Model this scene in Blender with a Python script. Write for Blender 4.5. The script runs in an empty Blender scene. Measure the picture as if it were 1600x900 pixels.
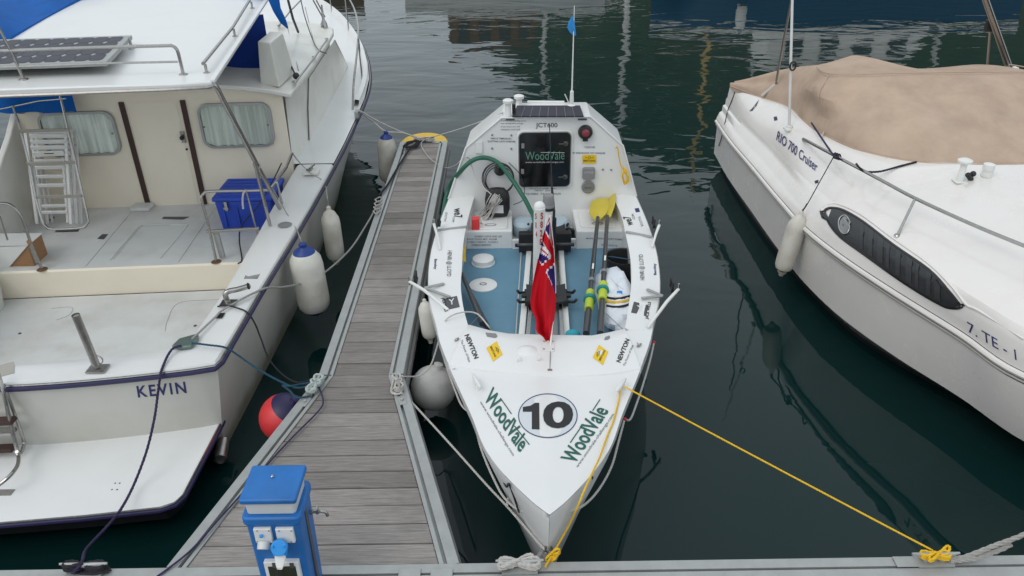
import bpy, math, random
import numpy as np
from mathutils import Vector, Matrix
from mathutils.bvhtree import BVHTree

# ------------------------------------------------------------------ camera, sky, sun, exposure
FOC, HCAM = 1230.0, 4.0                       # focal length in photo pixels (1600 wide), eye height above the water
def _n(a):
    a = np.array(a, float); return a / np.linalg.norm(a)
_Y = _n((788 - 800, 242 + 450, -FOC))         # the finger pontoon runs along +Y
_Z = _n(np.cross((1, 0.013, 0), _Y)); _X = np.cross(_Y, _Z)
CM = np.array([_X, _Y, _Z])
scene = bpy.context.scene
col = scene.collection
cd = bpy.data.cameras.new('camera'); cam = bpy.data.objects.new('camera', cd); col.objects.link(cam)
cd.sensor_width = 36; cd.lens = 36 * FOC / 1600; cd.clip_start = 0.05; cd.clip_end = 2000
cam.matrix_world = Matrix.Translation((0, 0, HCAM)) @ Matrix([list(r) for r in CM]).to_4x4()
scene.camera = cam
SUN_EL, SUN_AZ = 52, 225                      # sun azimuth measured from +Y clockwise
world = bpy.data.worlds.new('World'); scene.world = world; world.use_nodes = True
wn = world.node_tree.nodes; wl = world.node_tree.links
sky = wn.new('ShaderNodeTexSky'); sky.sky_type = 'NISHITA'; sky.sun_disc = False
sky.sun_elevation = math.radians(SUN_EL); sky.sun_rotation = math.radians(SUN_AZ)
sky.air_density = 1.0; sky.dust_density = 4.0; sky.ozone_density = 1.0
hsv = wn.new('ShaderNodeHueSaturation'); hsv.inputs['Saturation'].default_value = 0.5
wl.new(sky.outputs[0], hsv.inputs['Color'])
# thin even cloud cover over the clear sky
cc = wn.new('ShaderNodeTexCoord'); cnz = wn.new('ShaderNodeTexNoise'); cnz.inputs['Scale'].default_value = 2.2; cnz.inputs['Detail'].default_value = 5; wl.new(cc.outputs['Generated'], cnz.inputs['Vector'])
crm = wn.new('ShaderNodeMapRange'); crm.inputs[1].default_value = 0.3; crm.inputs[2].default_value = 0.7; crm.inputs[3].default_value = 0.65; crm.inputs[4].default_value = 0.95; wl.new(cnz.outputs['Fac'], crm.inputs[0])
cmx = wn.new('ShaderNodeMix'); cmx.data_type = 'RGBA'; cmx.inputs[7].default_value = (5.5, 6.05, 6.4, 1); wl.new(crm.outputs[0], cmx.inputs[0]); wl.new(hsv.outputs[0], cmx.inputs[6]); wl.new(cmx.outputs[2], wn['Background'].inputs[0])
wn['Background'].inputs[1].default_value = 0.15
sd = bpy.data.lights.new('sun', 'SUN'); sd.energy = 0.6; sd.angle = math.radians(35); sd.color = (1, 0.97, 0.93)
sun = bpy.data.objects.new('sun', sd); col.objects.link(sun)
_a, _e = math.radians(SUN_AZ), math.radians(SUN_EL)
sun.rotation_euler = Vector((-math.sin(_a) * math.cos(_e), -math.cos(_a) * math.cos(_e), -math.sin(_e))).to_track_quat('-Z', 'Y').to_euler()
vs = scene.view_settings; vs.view_transform = 'Standard'; vs.look = 'None'; vs.exposure = 0.06; vs.gamma = 1
scene.cycles.use_denoising = True
scene.cycles.max_bounces = 8; scene.cycles.transparent_max_bounces = 12

# ------------------------------------------------------------------ helpers
random.seed(7); RNG = np.random.default_rng(7)
def V(*a): return np.array(a if len(a) > 1 else a[0], float)
def ray(x, y): return CM @ np.array([x - 800, 450 - y, -FOC])
EYE = V(0, 0, HCAM)
def P(x, y, z): d = ray(x, y); return EYE + d * ((z - HCAM) / d[2])       # photo pixel on the level z
def PY(x, y, Y): d = ray(x, y); return EYE + d * (Y / d[1])                # photo pixel on the upright plane Y
def PX(x, y, X): d = ray(x, y); return EYE + d * (X / d[0])
def lerp(a, b, t): return a + (b - a) * t
def tab(xs, ys):
    xs = np.array(xs, float); ys = np.array(ys, float)
    # monotone-ish smooth interpolation (Catmull-Rom on the table)
    m = np.gradient(ys, xs)
    def fn(x):
        x = min(max(x, xs[0]), xs[-1]); i = min(max(np.searchsorted(xs, x) - 1, 0), len(xs) - 2)
        h = xs[i + 1] - xs[i]; t = (x - xs[i]) / h
        return ((2*t**3 - 3*t**2 + 1) * ys[i] + (t**3 - 2*t**2 + t) * h * m[i] + (-2*t**3 + 3*t**2) * ys[i+1] + (t**3 - t**2) * h * m[i+1])
    return fn
def smooth(pts, n=8):
    pts = [V(p) for p in pts]
    if len(pts) < 3: return [lerp(pts[0], pts[-1], k / n) for k in range(n + 1)]
    e = [2 * pts[0] - pts[1]] + pts + [2 * pts[-1] - pts[-2]]
    out = []
    for i in range(1, len(e) - 2):
        a, b, c, d = e[i - 1:i + 3]
        for k in range(n):
            t = k / n
            out.append(0.5 * (2*b + (c - a)*t + (2*a - 5*b + 4*c - d)*t*t + (3*b - a - 3*c + d)*t**3))
    return out + [pts[-1]]
def resample(pts, step):
    pts = np.array(pts); d = np.r_[0, np.cumsum(np.linalg.norm(np.diff(pts, axis=0), axis=1))]
    n = max(2, int(d[-1] / step) + 1); s = np.linspace(0, d[-1], n)
    return np.stack([np.interp(s, d, pts[:, k]) for k in range(3)], 1)
def frames(pts):
    pts = np.array(pts); T = np.gradient(pts, axis=0); T /= np.linalg.norm(T, axis=1)[:, None] + 1e-12
    u = np.cross(T[0], (0, 0, 1.0)); u = u if np.linalg.norm(u) > 1e-3 else np.cross(T[0], (1.0, 0, 0)); u /= np.linalg.norm(u)
    U = []
    for t in T:
        u = u - t * np.dot(u, t); u /= np.linalg.norm(u) + 1e-12; U.append(u)
    U = np.array(U); return T, U, np.cross(T, U)

WLOC = {}          # world location of every object built
GEO = {}           # world-space geometry for casting decals on
class MB:
    def __init__(s): s.v = []; s.f = []; s.mi = []
    def add(s, v, f, mi=0):
        o = len(s.v); s.v += [tuple(float(c) for c in p) for p in v]; s.f += [tuple(o + i for i in q) for q in f]; s.mi += [mi] * len(f); return s
    def box(s, c, size, R=None, mi=0):
        c = V(c); hx, hy, hz = [k / 2 for k in size]
        q = [V(x, y, z) for x in (-hx, hx) for y in (-hy, hy) for z in (-hz, hz)]
        if R is not None: q = [R @ p for p in q]
        return s.add([c + p for p in q], [(0,1,3,2),(4,6,7,5),(0,4,5,1),(2,3,7,6),(0,2,6,4),(1,5,7,3)], mi)
    def mm(s, lo, hi, mi=0): lo, hi = V(lo), V(hi); return s.box((lo + hi) / 2, hi - lo, mi=mi)
    def beam(s, a, b, w, h, up=(0, 0, 1), mi=0):
        a, b = V(a), V(b); t = _n(b - a); x = np.cross(t, V(up)); x = _n(x) if np.linalg.norm(x) > 1e-6 else V(1, 0, 0); z = np.cross(x, t)
        R = np.stack([t, x, z], 1); return s.box((a + b) / 2, (np.linalg.norm(b - a), w, h), R, mi)
    def tube(s, pts, r, n=8, closed=False, cap=True, mi=0):
        pts = np.array(pts, float); m = len(pts); T, U, W = frames(pts)
        r = np.full(m, r) if np.isscalar(r) else np.array(r)
        a = np.arange(n) * 2 * math.pi / n
        v = (pts[:, None] + r[:, None, None] * (np.cos(a)[None, :, None] * U[:, None] + np.sin(a)[None, :, None] * W[:, None])).reshape(-1, 3)
        f = []
        for i in range(m if closed else m - 1):
            j = (i + 1) % m
            for k in range(n):
                l = (k + 1) % n; f.append((i*n + k, i*n + l, j*n + l, j*n + k))
        if cap and not closed: f.append(tuple(range(n - 1, -1, -1))); f.append(tuple((m - 1) * n + k for k in range(n)))
        return s.add(v, f, mi)
    def lathe(s, prof, base, axis=(0, 0, 1), n=20, mi=0):
        axis = _n(axis); u = np.cross(axis, (0, 1.0, 0)); u = u if np.linalg.norm(u) > 1e-3 else np.cross(axis, (1.0, 0, 0)); u = _n(u); w = np.cross(axis, u); base = V(base)
        v = []; f = []
        for r, h in prof:
            for k in range(n):
                a = 2 * math.pi * k / n; v.append(base + axis * h + r * (math.cos(a) * u + math.sin(a) * w))
        for i in range(len(prof) - 1):
            for k in range(n):
                l = (k + 1) % n; f.append((i*n + k, i*n + l, (i+1)*n + l, (i+1)*n + k))
        f.append(tuple(range(n - 1, -1, -1))); f.append(tuple((len(prof) - 1) * n + k for k in range(n)))
        return s.add(v, f, mi)
    def grid(s, rows, mi=0, wrap=False):
        m = len(rows[0]); v = [p for r in rows for p in r]; f = []
        for i in range(len(rows) - 1):
            for k in range(m if wrap else m - 1):
                l = (k + 1) % m; f.append((i*m + k, i*m + l, (i+1)*m + l, (i+1)*m + k))
        return s.add(v, f, mi)
    def poly(s, pts, ext=None, mi=0):
        n = len(pts); pts = [V(p) for p in pts]
        if ext is None: return s.add(pts, [tuple(range(n))], mi)
        e = V(ext); return s.add(pts + [p + e for p in pts], [tuple(range(n - 1, -1, -1)), tuple(range(n, 2*n))] + [(i, (i+1) % n, n + (i+1) % n, n + i) for i in range(n)], mi)
    def ball(s, c, r, n=20, m=12, sq=(1, 1, 1), mi=0):
        c = V(c); prof = []; rows = []
        for i in range(m + 1):
            t = math.pi * i / m; rows.append([c + V(sq) * r * V(math.sin(t) * math.cos(2*math.pi*k/n), math.sin(t) * math.sin(2*math.pi*k/n), -math.cos(t)) for k in range(n)])
        return s.grid(rows, mi, wrap=True)
    def sheet(s, rows, th, mi=0):
        # a grid with thickness: closed slab, th is a vector
        m = len(rows[0]); n = len(rows); t = V(th)
        a = [[V(p) for p in r] for r in rows]; s.grid(a, mi); s.grid([[p + t for p in r][::-1] for r in a], mi)
        edge = a[0] + [r[-1] for r in a[1:]] + a[-1][::-1][1:] + [r[0] for r in a[::-1]][1:]
        return s.grid([edge, [p + t for p in edge]], mi)
    def tri(s):
        f, mi = [], []
        for q, k in zip(s.f, s.mi):
            for j in range(1, len(q) - 1): f.append((q[0], q[j], q[j + 1])); mi.append(k)
        s.f, s.mi = f, mi; return s
    def build(s, name, m, parent=None, smooth=True, bevel=0, ang=35, keep=False):
        v = np.array(s.v); c = (v.min(0) + v.max(0)) / 2
        me = bpy.data.meshes.new(name); me.from_pydata([tuple(p) for p in (v - c)], [], s.f)
        for k in (m if isinstance(m, (list, tuple)) else [m]): me.materials.append(k)
        me.polygons.foreach_set('material_index', s.mi); 
        me.polygons.foreach_set('use_smooth', [bool(smooth)] * len(me.polygons)); me.update()
        bmf = __import__('bmesh').new(); bmf.from_mesh(me)
        __import__('bmesh').ops.remove_doubles(bmf, verts=bmf.verts, dist=1e-5)
        __import__('bmesh').ops.recalc_face_normals(bmf, faces=bmf.faces); bmf.to_mesh(me); bmf.free()
        if smooth: me.set_sharp_from_angle(angle=math.radians(ang))
        o = bpy.data.objects.new(name, me); col.objects.link(o)
        WLOC[o.name] = c; GEO[o.name] = (s.v, s.f)
        if parent is not None: o.parent = parent; o.location = c - WLOC[parent.name]
        else: o.location = c
        if bevel:
            b = o.modifiers.new('bevel', 'BEVEL'); b.width = bevel; b.segments = 2; b.limit_method = 'ANGLE'; b.angle_limit = math.radians(40)
        return o
def tag(o, label=None, cat=None, group=None, kind=None):
    if label: o['label'] = label
    if cat: o['category'] = cat
    if group: o['group'] = group
    if kind: o['kind'] = kind
    return o
def thing(name, label, cat, loc, group=None):
    o = bpy.data.objects.new(name, None); col.objects.link(o); o.location = V(loc); o.empty_display_size = 0.1; WLOC[o.name] = V(loc)
    return tag(o, label, cat, group)
def caster(*objs):
    vs_, fs_ = [], []
    for o in objs:
        v, f = GEO[o.name]; k = len(vs_); vs_ += list(v); fs_ += [tuple(i + k for i in q) for q in f]
    return BVHTree.FromPolygons([Vector(p) for p in vs_], fs_)
def cast(bv, x, y, off):
    d = Vector(ray(x, y)).normalized(); h = bv.ray_cast(Vector(EYE), d)
    if h[0] is None: return None
    n = h[1] if h[1].dot(d) < 0 else -h[1]
    return V(h[0] + n * off)
def glyphs(txt, bold=0.0, shear=0.0, space=1.0):
    cu = bpy.data.curves.new('t', 'FONT'); cu.body = txt; cu.offset = bold; cu.shear = shear; cu.space_character = space; cu.resolution_u = 4
    o = bpy.data.objects.new('t', cu); col.objects.link(o)
    me = bpy.data.meshes.new_from_object(o.evaluated_get(bpy.context.evaluated_depsgraph_get()))
    bm = __import__('bmesh').new(); bm.from_mesh(me); bops = __import__('bmesh').ops
    bops.triangulate(bm, faces=bm.faces)
    for _ in range(3):
        e = [q for q in bm.edges if q.calc_length() > 0.22]
        if not e: break
        bops.subdivide_edges(bm, edges=e, cuts=1); bops.triangulate(bm, faces=bm.faces)
    bm.to_mesh(me); bm.free()
    v = np.array([tuple(p.co) for p in me.vertices]); f = [tuple(p.vertices) for p in me.polygons]
    bpy.data.objects.remove(o); bpy.data.curves.remove(cu); bpy.data.meshes.remove(me)
    return v, f
def lettering(txt, bl, br, tl, bv, m, parent, name='lettering', off=0.003, bold=0.0, shear=0.0, space=1.0, label=None):
    """words laid on a surface: bl/br baseline ends, tl top of the first letter (photo pixels met with the surface)"""
    v, f = glyphs(txt, bold, shear, space); lo, hi = v.min(0), v.max(0)
    bl, br, tl = V(bl), V(br), V(tl); pts = []
    for p in v:
        a = (p[0] - lo[0]) / (hi[0] - lo[0]); b = (p[1] - lo[1]) / (hi[1] - lo[1] + 1e-9)
        q = bl + a * (br - bl) + b * (tl - bl); h = cast(bv, q[0], q[1], off); pts.append(h)
    good = [q for q in pts if q is not None]
    if len(good) < len(pts):
        if not good: return None
        pts = [good[0] if q is None else q for q in pts]; 
    o = MB().add(pts, f).build(name, m, parent, smooth=False)
    if label: o['label'] = label
    return o
def patch(px, bv, m, parent, name, off=0.002, label=None):
    pts = [cast(bv, x, y, off) for x, y in px]; pts = [p for p in pts if p is not None]
    o = MB().poly(pts).build(name, m, parent, smooth=False)
    if label: o['label'] = label
    return o
def ring2(cx, cy, rx, ry, n=40, rot=0.0):
    return [(cx + rx * math.cos(a) * math.cos(rot) - ry * math.sin(a) * math.sin(rot), cy + rx * math.cos(a) * math.sin(rot) + ry * math.sin(a) * math.cos(rot)) for a in [2*math.pi*k/n for k in range(n)]]
def ringpatch(px_out, px_in, bv, m, parent, name, off=0.003):
    a = [cast(bv, x, y, off) for x, y in px_out]; b = [cast(bv, x, y, off) for x, y in px_in]
    return MB().grid([a, b], wrap=True).build(name, m, parent, smooth=False)
def rrect(w, h, r, n=5):
    out = []
    for cx, cy, a0 in ((w/2 - r, h/2 - r, 0), (-w/2 + r, h/2 - r, 90), (-w/2 + r, -h/2 + r, 180), (w/2 - r, -h/2 + r, 270)):
        for k in range(n + 1):
            a = math.radians(a0 + 90 * k / n); out.append((cx + r * math.cos(a), cy + r * math.sin(a)))
    return out
def strands(mb, pts, r, n=3, sides=5, pitch=9.0, mi=0):
    step = max(r * 1.6, 0.006); pts = resample(pts, step)
    if len(pts) < 3: return mb
    T, U, W = frames(pts); L = np.r_[0, np.cumsum(np.linalg.norm(np.diff(pts, axis=0), axis=1))]
    for k in range(n):
        a = 2 * math.pi * (k / n + L / (pitch * r))
        mb.tube(pts + 0.52 * r * (np.cos(a)[:, None] * U + np.sin(a)[:, None] * W), r * 0.56, sides, mi=mi)
    return mb
def rope(name, label, pts, r, m, cat='rope', twist=True, n=10, group=None, extra=()):
    mb = MB()
    for q in [pts] + list(extra):
        s = smooth(q, n)
        if twist: strands(mb, s, r)
        else: mb.tube(s, r, 6)
    return tag(mb.build(name, m), label, cat, group)
def sag(a, b, d, n=7):
    a, b = V(a), V(b); return [lerp(a, b, k / n) - V(0, 0, d * 4 * (k / n) * (1 - k / n)) for k in range(n + 1)]
def eight(c, u, w, up, n=3, r=0.006):
    """figure-of-eight turns round a cleat"""
    c, u, w, up = V(c), V(u), V(w), V(up); out = []
    for k in range(n * 16 + 1):
        a = 2 * math.pi * k / 16; out.append(c + u * math.sin(a / 1.0) + w * math.sin(2 * a) * 0.6 + up * (0.4 * r * math.cos(a) + r * 1.2 * k / 16))
    return out

# ------------------------------------------------------------------ materials
def mat(name, c, rough=0.5, metal=0.0, var=0.08, scale=6.0, bump=0.0, bscale=60.0, coat=0.0, dirt=0.0, dirtc=(0.25, 0.2, 0.14), stretch=(1, 1, 1), rnd=0.0, scum=0.0, spec=0.5):
    m = bpy.data.materials.new(name); m.use_nodes = True; nt = m.node_tree; N = nt.nodes; L = nt.links; b = N['Principled BSDF']
    b.inputs['Roughness'].default_value = rough; b.inputs['Metallic'].default_value = metal; b.inputs['Coat Weight'].default_value = coat
    b.inputs['Specular IOR Level'].default_value = spec; b.inputs['Coat Roughness'].default_value = 0.12
    g = N.new('ShaderNodeNewGeometry'); mp = N.new('ShaderNodeMapping'); mp.inputs['Scale'].default_value = stretch; L.new(g.outputs['Position'], mp.inputs['Vector'])
    nz = N.new('ShaderNodeTexNoise'); nz.inputs['Scale'].default_value = scale; nz.inputs['Detail'].default_value = 6; nz.inputs['Roughness'].default_value = 0.65; L.new(mp.outputs[0], nz.inputs['Vector'])
    hs = N.new('ShaderNodeHueSaturation'); hs.inputs['Color'].default_value = (*c, 1)
    mr = N.new('ShaderNodeMapRange'); mr.inputs[1].default_value = 0.25; mr.inputs[2].default_value = 0.75; mr.inputs[3].default_value = 1 - var; mr.inputs[4].default_value = 1 + var; L.new(nz.outputs['Fac'], mr.inputs[0])
    val = mr.outputs[0]
    if rnd:
        oi = N.new('ShaderNodeObjectInfo'); m2 = N.new('ShaderNodeMapRange'); m2.inputs[3].default_value = 1 - rnd; m2.inputs[4].default_value = 1 + rnd; L.new(oi.outputs['Random'], m2.inputs[0])
        mu = N.new('ShaderNodeMath'); mu.operation = 'MULTIPLY'; L.new(val, mu.inputs[0]); L.new(m2.outputs[0], mu.inputs[1]); val = mu.outputs[0]
    L.new(val, hs.inputs['Value']); out = hs.outputs[0]
    if dirt:
        n2 = N.new('ShaderNodeTexNoise'); n2.inputs['Scale'].default_value = 2.3; n2.inputs['Detail'].default_value = 6; n2.inputs['Roughness'].default_value = 0.6; L.new(g.outputs['Position'], n2.inputs['Vector'])
        r2 = N.new('ShaderNodeMapRange'); r2.inputs[1].default_value = 0.42; r2.inputs[2].default_value = 0.82; r2.inputs[3].default_value = 0; r2.inputs[4].default_value = dirt; r2.interpolation_type = 'SMOOTHSTEP'; L.new(n2.outputs['Fac'], r2.inputs[0])
        mx = N.new('ShaderNodeMix'); mx.data_type = 'RGBA'; mx.inputs[7].default_value = (*dirtc, 1); L.new(r2.outputs[0], mx.inputs[0]); L.new(out, mx.inputs[6]); out = mx.outputs[2]
    if scum:   # brownish tide stain a hand's breadth above the water
        sp_ = N.new('ShaderNodeSeparateXYZ'); L.new(g.outputs['Position'], sp_.inputs[0]); n4 = N.new('ShaderNodeTexNoise'); n4.inputs['Scale'].default_value = 5; n4.inputs['Detail'].default_value = 6; L.new(g.outputs['Position'], n4.inputs['Vector'])
        ad = N.new('ShaderNodeMath'); ad.operation = 'MULTIPLY_ADD'; ad.inputs[1].default_value = -0.22; L.new(n4.outputs['Fac'], ad.inputs[0]); L.new(sp_.outputs['Z'], ad.inputs[2])
        r5 = N.new('ShaderNodeMapRange'); r5.interpolation_type = 'SMOOTHSTEP'; r5.inputs[1].default_value = 0.10; r5.inputs[2].default_value = -0.08; r5.inputs[3].default_value = 0; r5.inputs[4].default_value = scum; L.new(ad.outputs[0], r5.inputs[0])
        m5 = N.new('ShaderNodeMix'); m5.data_type = 'RGBA'; m5.inputs[7].default_value = (0.20, 0.17, 0.09, 1); L.new(r5.outputs[0], m5.inputs[0]); L.new(out, m5.inputs[6]); out = m5.outputs[2]
    L.new(out, b.inputs['Base Color'])
    rr = N.new('ShaderNodeMapRange'); rr.inputs[3].default_value = max(0, rough - 0.08); rr.inputs[4].default_value = min(1, rough + 0.1); L.new(nz.outputs['Fac'], rr.inputs[0]); L.new(rr.outputs[0], b.inputs['Roughness'])
    if bump:
        n3 = N.new('ShaderNodeTexNoise'); n3.inputs['Scale'].default_value = bscale; n3.inputs['Detail'].default_value = 4; L.new(mp.outputs[0], n3.inputs['Vector'])
        bp = N.new('ShaderNodeBump'); bp.inputs['Strength'].default_value = bump; bp.inputs['Distance'].default_value = 0.01; L.new(n3.outputs['Fac'], bp.inputs['Height']); L.new(bp.outputs[0], b.inputs['Normal'])
    return m
M = {}
def wrinkle(m, scale, stretch, strength):
    N = m.node_tree.nodes; L = m.node_tree.links; b = N['Principled BSDF']; g = N.new('ShaderNodeNewGeometry'); mp = N.new('ShaderNodeMapping'); mp.inputs['Scale'].default_value = stretch; mp.inputs['Rotation'].default_value = (0.3, 0.2, 0.5)
    L.new(g.outputs['Position'], mp.inputs[0]); n = N.new('ShaderNodeTexNoise'); n.noise_type = 'RIDGED_MULTIFRACTAL'; n.inputs['Scale'].default_value = scale; n.inputs['Detail'].default_value = 3; n.inputs['Distortion'].default_value = 0.5; L.new(mp.outputs[0], n.inputs['Vector'])
    bp = N.new('ShaderNodeBump'); bp.inputs['Strength'].default_value = strength; bp.inputs['Distance'].default_value = 0.012; L.new(n.outputs['Fac'], bp.inputs['Height'])
    if b.inputs['Normal'].is_linked: L.new(b.inputs['Normal'].links[0].from_socket, bp.inputs['Normal'])
    L.new(bp.outputs[0], b.inputs['Normal']); return m
M['gel'] = mat('white_gelcoat', (0.745, 0.745, 0.735), 0.32, var=0.025, scale=2, coat=0.25, dirt=0.12, dirtc=(0.5, 0.47, 0.4))
M['gel2'] = mat('old_gelcoat', (0.72, 0.71, 0.66), 0.38, var=0.05, scale=2.5, coat=0.15, dirt=0.42, dirtc=(0.42, 0.37, 0.28))
M['deck'] = mat('non_slip_deck', (0.70, 0.71, 0.70), 0.6, var=0.06, scale=3, bump=0.25, bscale=260, dirt=0.45, dirtc=(0.44, 0.41, 0.36))
M['cream'] = mat('cream_gelcoat', (0.87, 0.79, 0.65), 0.4, var=0.04, scale=2, coat=0.1, dirt=0.12, dirtc=(0.5, 0.42, 0.3))
M['hullk'] = mat('hull_gelcoat', (0.56, 0.55, 0.50), 0.3, var=0.05, scale=1.6, coat=0.3, dirt=0.35, dirtc=(0.4, 0.36, 0.28), scum=0.75)
M['rio'] = mat('cruiser_gelcoat', (0.76, 0.72, 0.685), 0.25, var=0.03, scale=1.6, coat=0.7, dirt=0.2, dirtc=(0.52, 0.47, 0.4), scum=0.6)
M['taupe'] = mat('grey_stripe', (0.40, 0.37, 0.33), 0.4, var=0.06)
M['navy'] = mat('navy_rubber', (0.02, 0.015, 0.07), 0.45, var=0.1)
M['anti'] = mat('black_antifouling', (0.012, 0.013, 0.016), 0.6, var=0.3)
M['alu'] = mat('aluminium', (0.40, 0.41, 0.40), 0.5, 0.45, var=0.12, scale=9, dirt=0.35, dirtc=(0.28, 0.27, 0.25), bump=0.08, bscale=120)
M['steel'] = mat('stainless_steel', (0.40, 0.39, 0.375), 0.24, 1.0, var=0.12, scale=30)
M['steeld'] = mat('weathered_steel', (0.40, 0.38, 0.36), 0.35, 0.9, var=0.2, scale=40)
M['rust'] = mat('rusty_fitting', (0.16, 0.08, 0.04), 0.8, var=0.3, scale=60)
M['wood'] = mat('weathered_planks', (0.27, 0.245, 0.228), 0.8, var=0.48, scale=5, stretch=(1.2, 30, 30), bump=0.55, bscale=14, rnd=0.24, dirt=0.4, dirtc=(0.10, 0.095, 0.09))
M['black'] = mat('black_plastic', (0.015, 0.015, 0.016), 0.45, var=0.2)
M['dgrey'] = mat('dark_grey_plastic', (0.07, 0.07, 0.075), 0.5, var=0.15)
M['grey'] = mat('grey_plastic', (0.22, 0.22, 0.22), 0.5, var=0.1)
M['rubber'] = mat('black_rubber_float', (0.02, 0.022, 0.022), 0.8, var=0.3)
M['brown'] = mat('brown_teak', (0.045, 0.018, 0.014), 0.5, var=0.25, scale=10, stretch=(20, 20, 2))
M['blue'] = mat('pedestal_blue', (0.005, 0.13, 0.42), 0.42, var=0.2, scale=5, dirt=0.4, dirtc=(0.08, 0.22, 0.45))
M['sockblue'] = mat('socket_blue', (0.03, 0.30, 0.75), 0.4, var=0.05)
M['cool'] = mat('cool_box_blue', (0.013, 0.055, 0.42), 0.5, var=0.12, scale=8, bump=0.1, bscale=150)
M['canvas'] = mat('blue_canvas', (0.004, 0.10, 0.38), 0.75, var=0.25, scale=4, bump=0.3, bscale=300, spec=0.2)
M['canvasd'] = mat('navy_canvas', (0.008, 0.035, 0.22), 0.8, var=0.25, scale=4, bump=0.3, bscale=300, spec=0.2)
M['tan'] = mat('tan_canvas', (0.45, 0.335, 0.255), 0.85, var=0.16, scale=3.5, bump=0.9, bscale=5, dirt=0.45, dirtc=(0.54, 0.42, 0.33), spec=0.2)
wrinkle(M['tan'], 2.6, (1.0, 1.6, 0.6), 0.95)
M['ball'] = mat('scuffed_grey_buoy', (0.50, 0.49, 0.47), 0.5, var=0.1, scale=6, dirt=0.85, dirtc=(0.13, 0.14, 0.16))
M['blade'] = mat('pale_yellow_blade', (0.60, 0.48, 0.05), 0.5, var=0.1, dirt=0.2, dirtc=(0.4, 0.34, 0.12))
M['seam'] = mat('faint_seam', (0.42, 0.42, 0.41), 0.7, var=0.1)
M['fend'] = mat('fender_white', (0.66, 0.64, 0.58), 0.45, var=0.07, scale=7, dirt=0.75, dirtc=(0.30, 0.25, 0.18))
M['fendb'] = mat('fender_blue_cap', (0.01, 0.04, 0.22), 0.45, var=0.12)
M['red'] = mat('red_buoy', (0.72, 0.045, 0.05), 0.45, var=0.08, dirt=0.2, dirtc=(0.5, 0.15, 0.12))
M['flagred'] = mat('flag_red', (0.52, 0.006, 0.016), 0.75, var=0.08, spec=0.2)
M['flagblue'] = mat('flag_blue', (0.03, 0.014, 0.14), 0.75, var=0.05, spec=0.2)
M['flagwhite'] = mat('flag_white', (0.75, 0.74, 0.74), 0.75, var=0.03, spec=0.2)
M['pennant'] = mat('pennant_blue', (0.03, 0.27, 0.66), 0.7, var=0.05)
M['ropew'] = mat('white_rope', (0.50, 0.48, 0.45), 0.85, var=0.2, scale=60)
M['ropeg'] = mat('grey_rope', (0.33, 0.32, 0.30), 0.85, var=0.2, scale=60)
M['ropek'] = mat('black_rope', (0.016, 0.014, 0.02), 0.8, var=0.3, scale=60)
M['ropep'] = mat('purple_black_rope', (0.03, 0.02, 0.07), 0.8, var=0.3, scale=60)
M['ropet'] = mat('teal_rope', (0.012, 0.06, 0.10), 0.8, var=0.6, scale=90)
M['ropegr'] = mat('pale_green_rope', (0.42, 0.48, 0.45), 0.85, var=0.2, scale=60)
M['ropey'] = mat('yellow_rope', (0.75, 0.46, 0.012), 0.7, var=0.2, scale=60)
M['yellow'] = mat('yellow_plastic', (0.72, 0.45, 0.02), 0.5, var=0.1, dirt=0.2, dirtc=(0.4, 0.3, 0.1))
M['lime'] = mat('lime_grip', (0.45, 0.55, 0.04), 0.6, var=0.1)
M['teal'] = mat('teal_collar', (0.01, 0.22, 0.22), 0.45, var=0.1)
M['carbon'] = mat('carbon_shaft', (0.035, 0.035, 0.037), 0.3, var=0.2, coat=0.3)
M['floor'] = mat('pale_blue_deck_paint', (0.115, 0.245, 0.34), 0.65, var=0.10, scale=4, bump=0.2, bscale=250, dirt=0.18, dirtc=(0.2, 0.3, 0.36))
M['ink'] = mat('black_lettering', (0.015, 0.015, 0.018), 0.5, var=0.1)
M['inkg'] = mat('grey_lettering', (0.16, 0.16, 0.17), 0.5, var=0.1)
M['inkb'] = mat('navy_lettering', (0.02, 0.02, 0.12), 0.5, var=0.1)
M['inkgr'] = mat('green_lettering', (0.01, 0.10, 0.075), 0.5, var=0.1)
M['inkr'] = mat('red_lettering', (0.55, 0.015, 0.03), 0.5, var=0.1)
M['oval'] = mat('pale_oval_print', (0.60, 0.63, 0.66), 0.4, var=0.02)
M['gold'] = mat('yellow_print', (0.80, 0.52, 0.01), 0.45, var=0.04)
M['pane'] = mat('dark_tinted_pane', (0.006, 0.006, 0.007), 0.08, var=0.1, coat=0.6)
M['hose'] = mat('green_hose', (0.02, 0.12, 0.075), 0.5, var=0.12)
M['curtain'] = mat('pale_curtain', (0.84, 0.88, 0.83), 0.85, var=0.35, scale=1.0, stretch=(22, 22, 0.8))  # upright streaks in the colour stand in for shade between the folds
M['cell'] = mat('solar_cell', (0.035, 0.033, 0.05), 0.4, var=0.2, scale=3, spec=0.15)
M['bag'] = mat('white_bag', (0.72, 0.75, 0.80), 0.7, var=0.06, bump=0.4, bscale=22)
M['crate'] = mat('plywood', (0.32, 0.17, 0.08), 0.7, var=0.2, scale=12, stretch=(1, 8, 8))
M['plastic'] = mat('white_plastic', (0.74, 0.74, 0.72), 0.42, var=0.05, dirt=0.18, dirtc=(0.45, 0.42, 0.36))
M['lamp'] = mat('frosted_lamp_housing', (0.62, 0.63, 0.62), 0.35, var=0.04, dirt=0.1)
M['farw'] = mat('far_white_paint', (0.70, 0.69, 0.66), 0.5, var=0.05)
M['farblue'] = mat('far_blue_paint', (0.014, 0.065, 0.16), 0.4, var=0.1)
M['farbr'] = mat('far_brown_paint', (0.16, 0.085, 0.045), 0.6, var=0.2)
M['fary'] = mat('varnished_spar', (0.62, 0.42, 0.13), 0.4, var=0.1)
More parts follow.
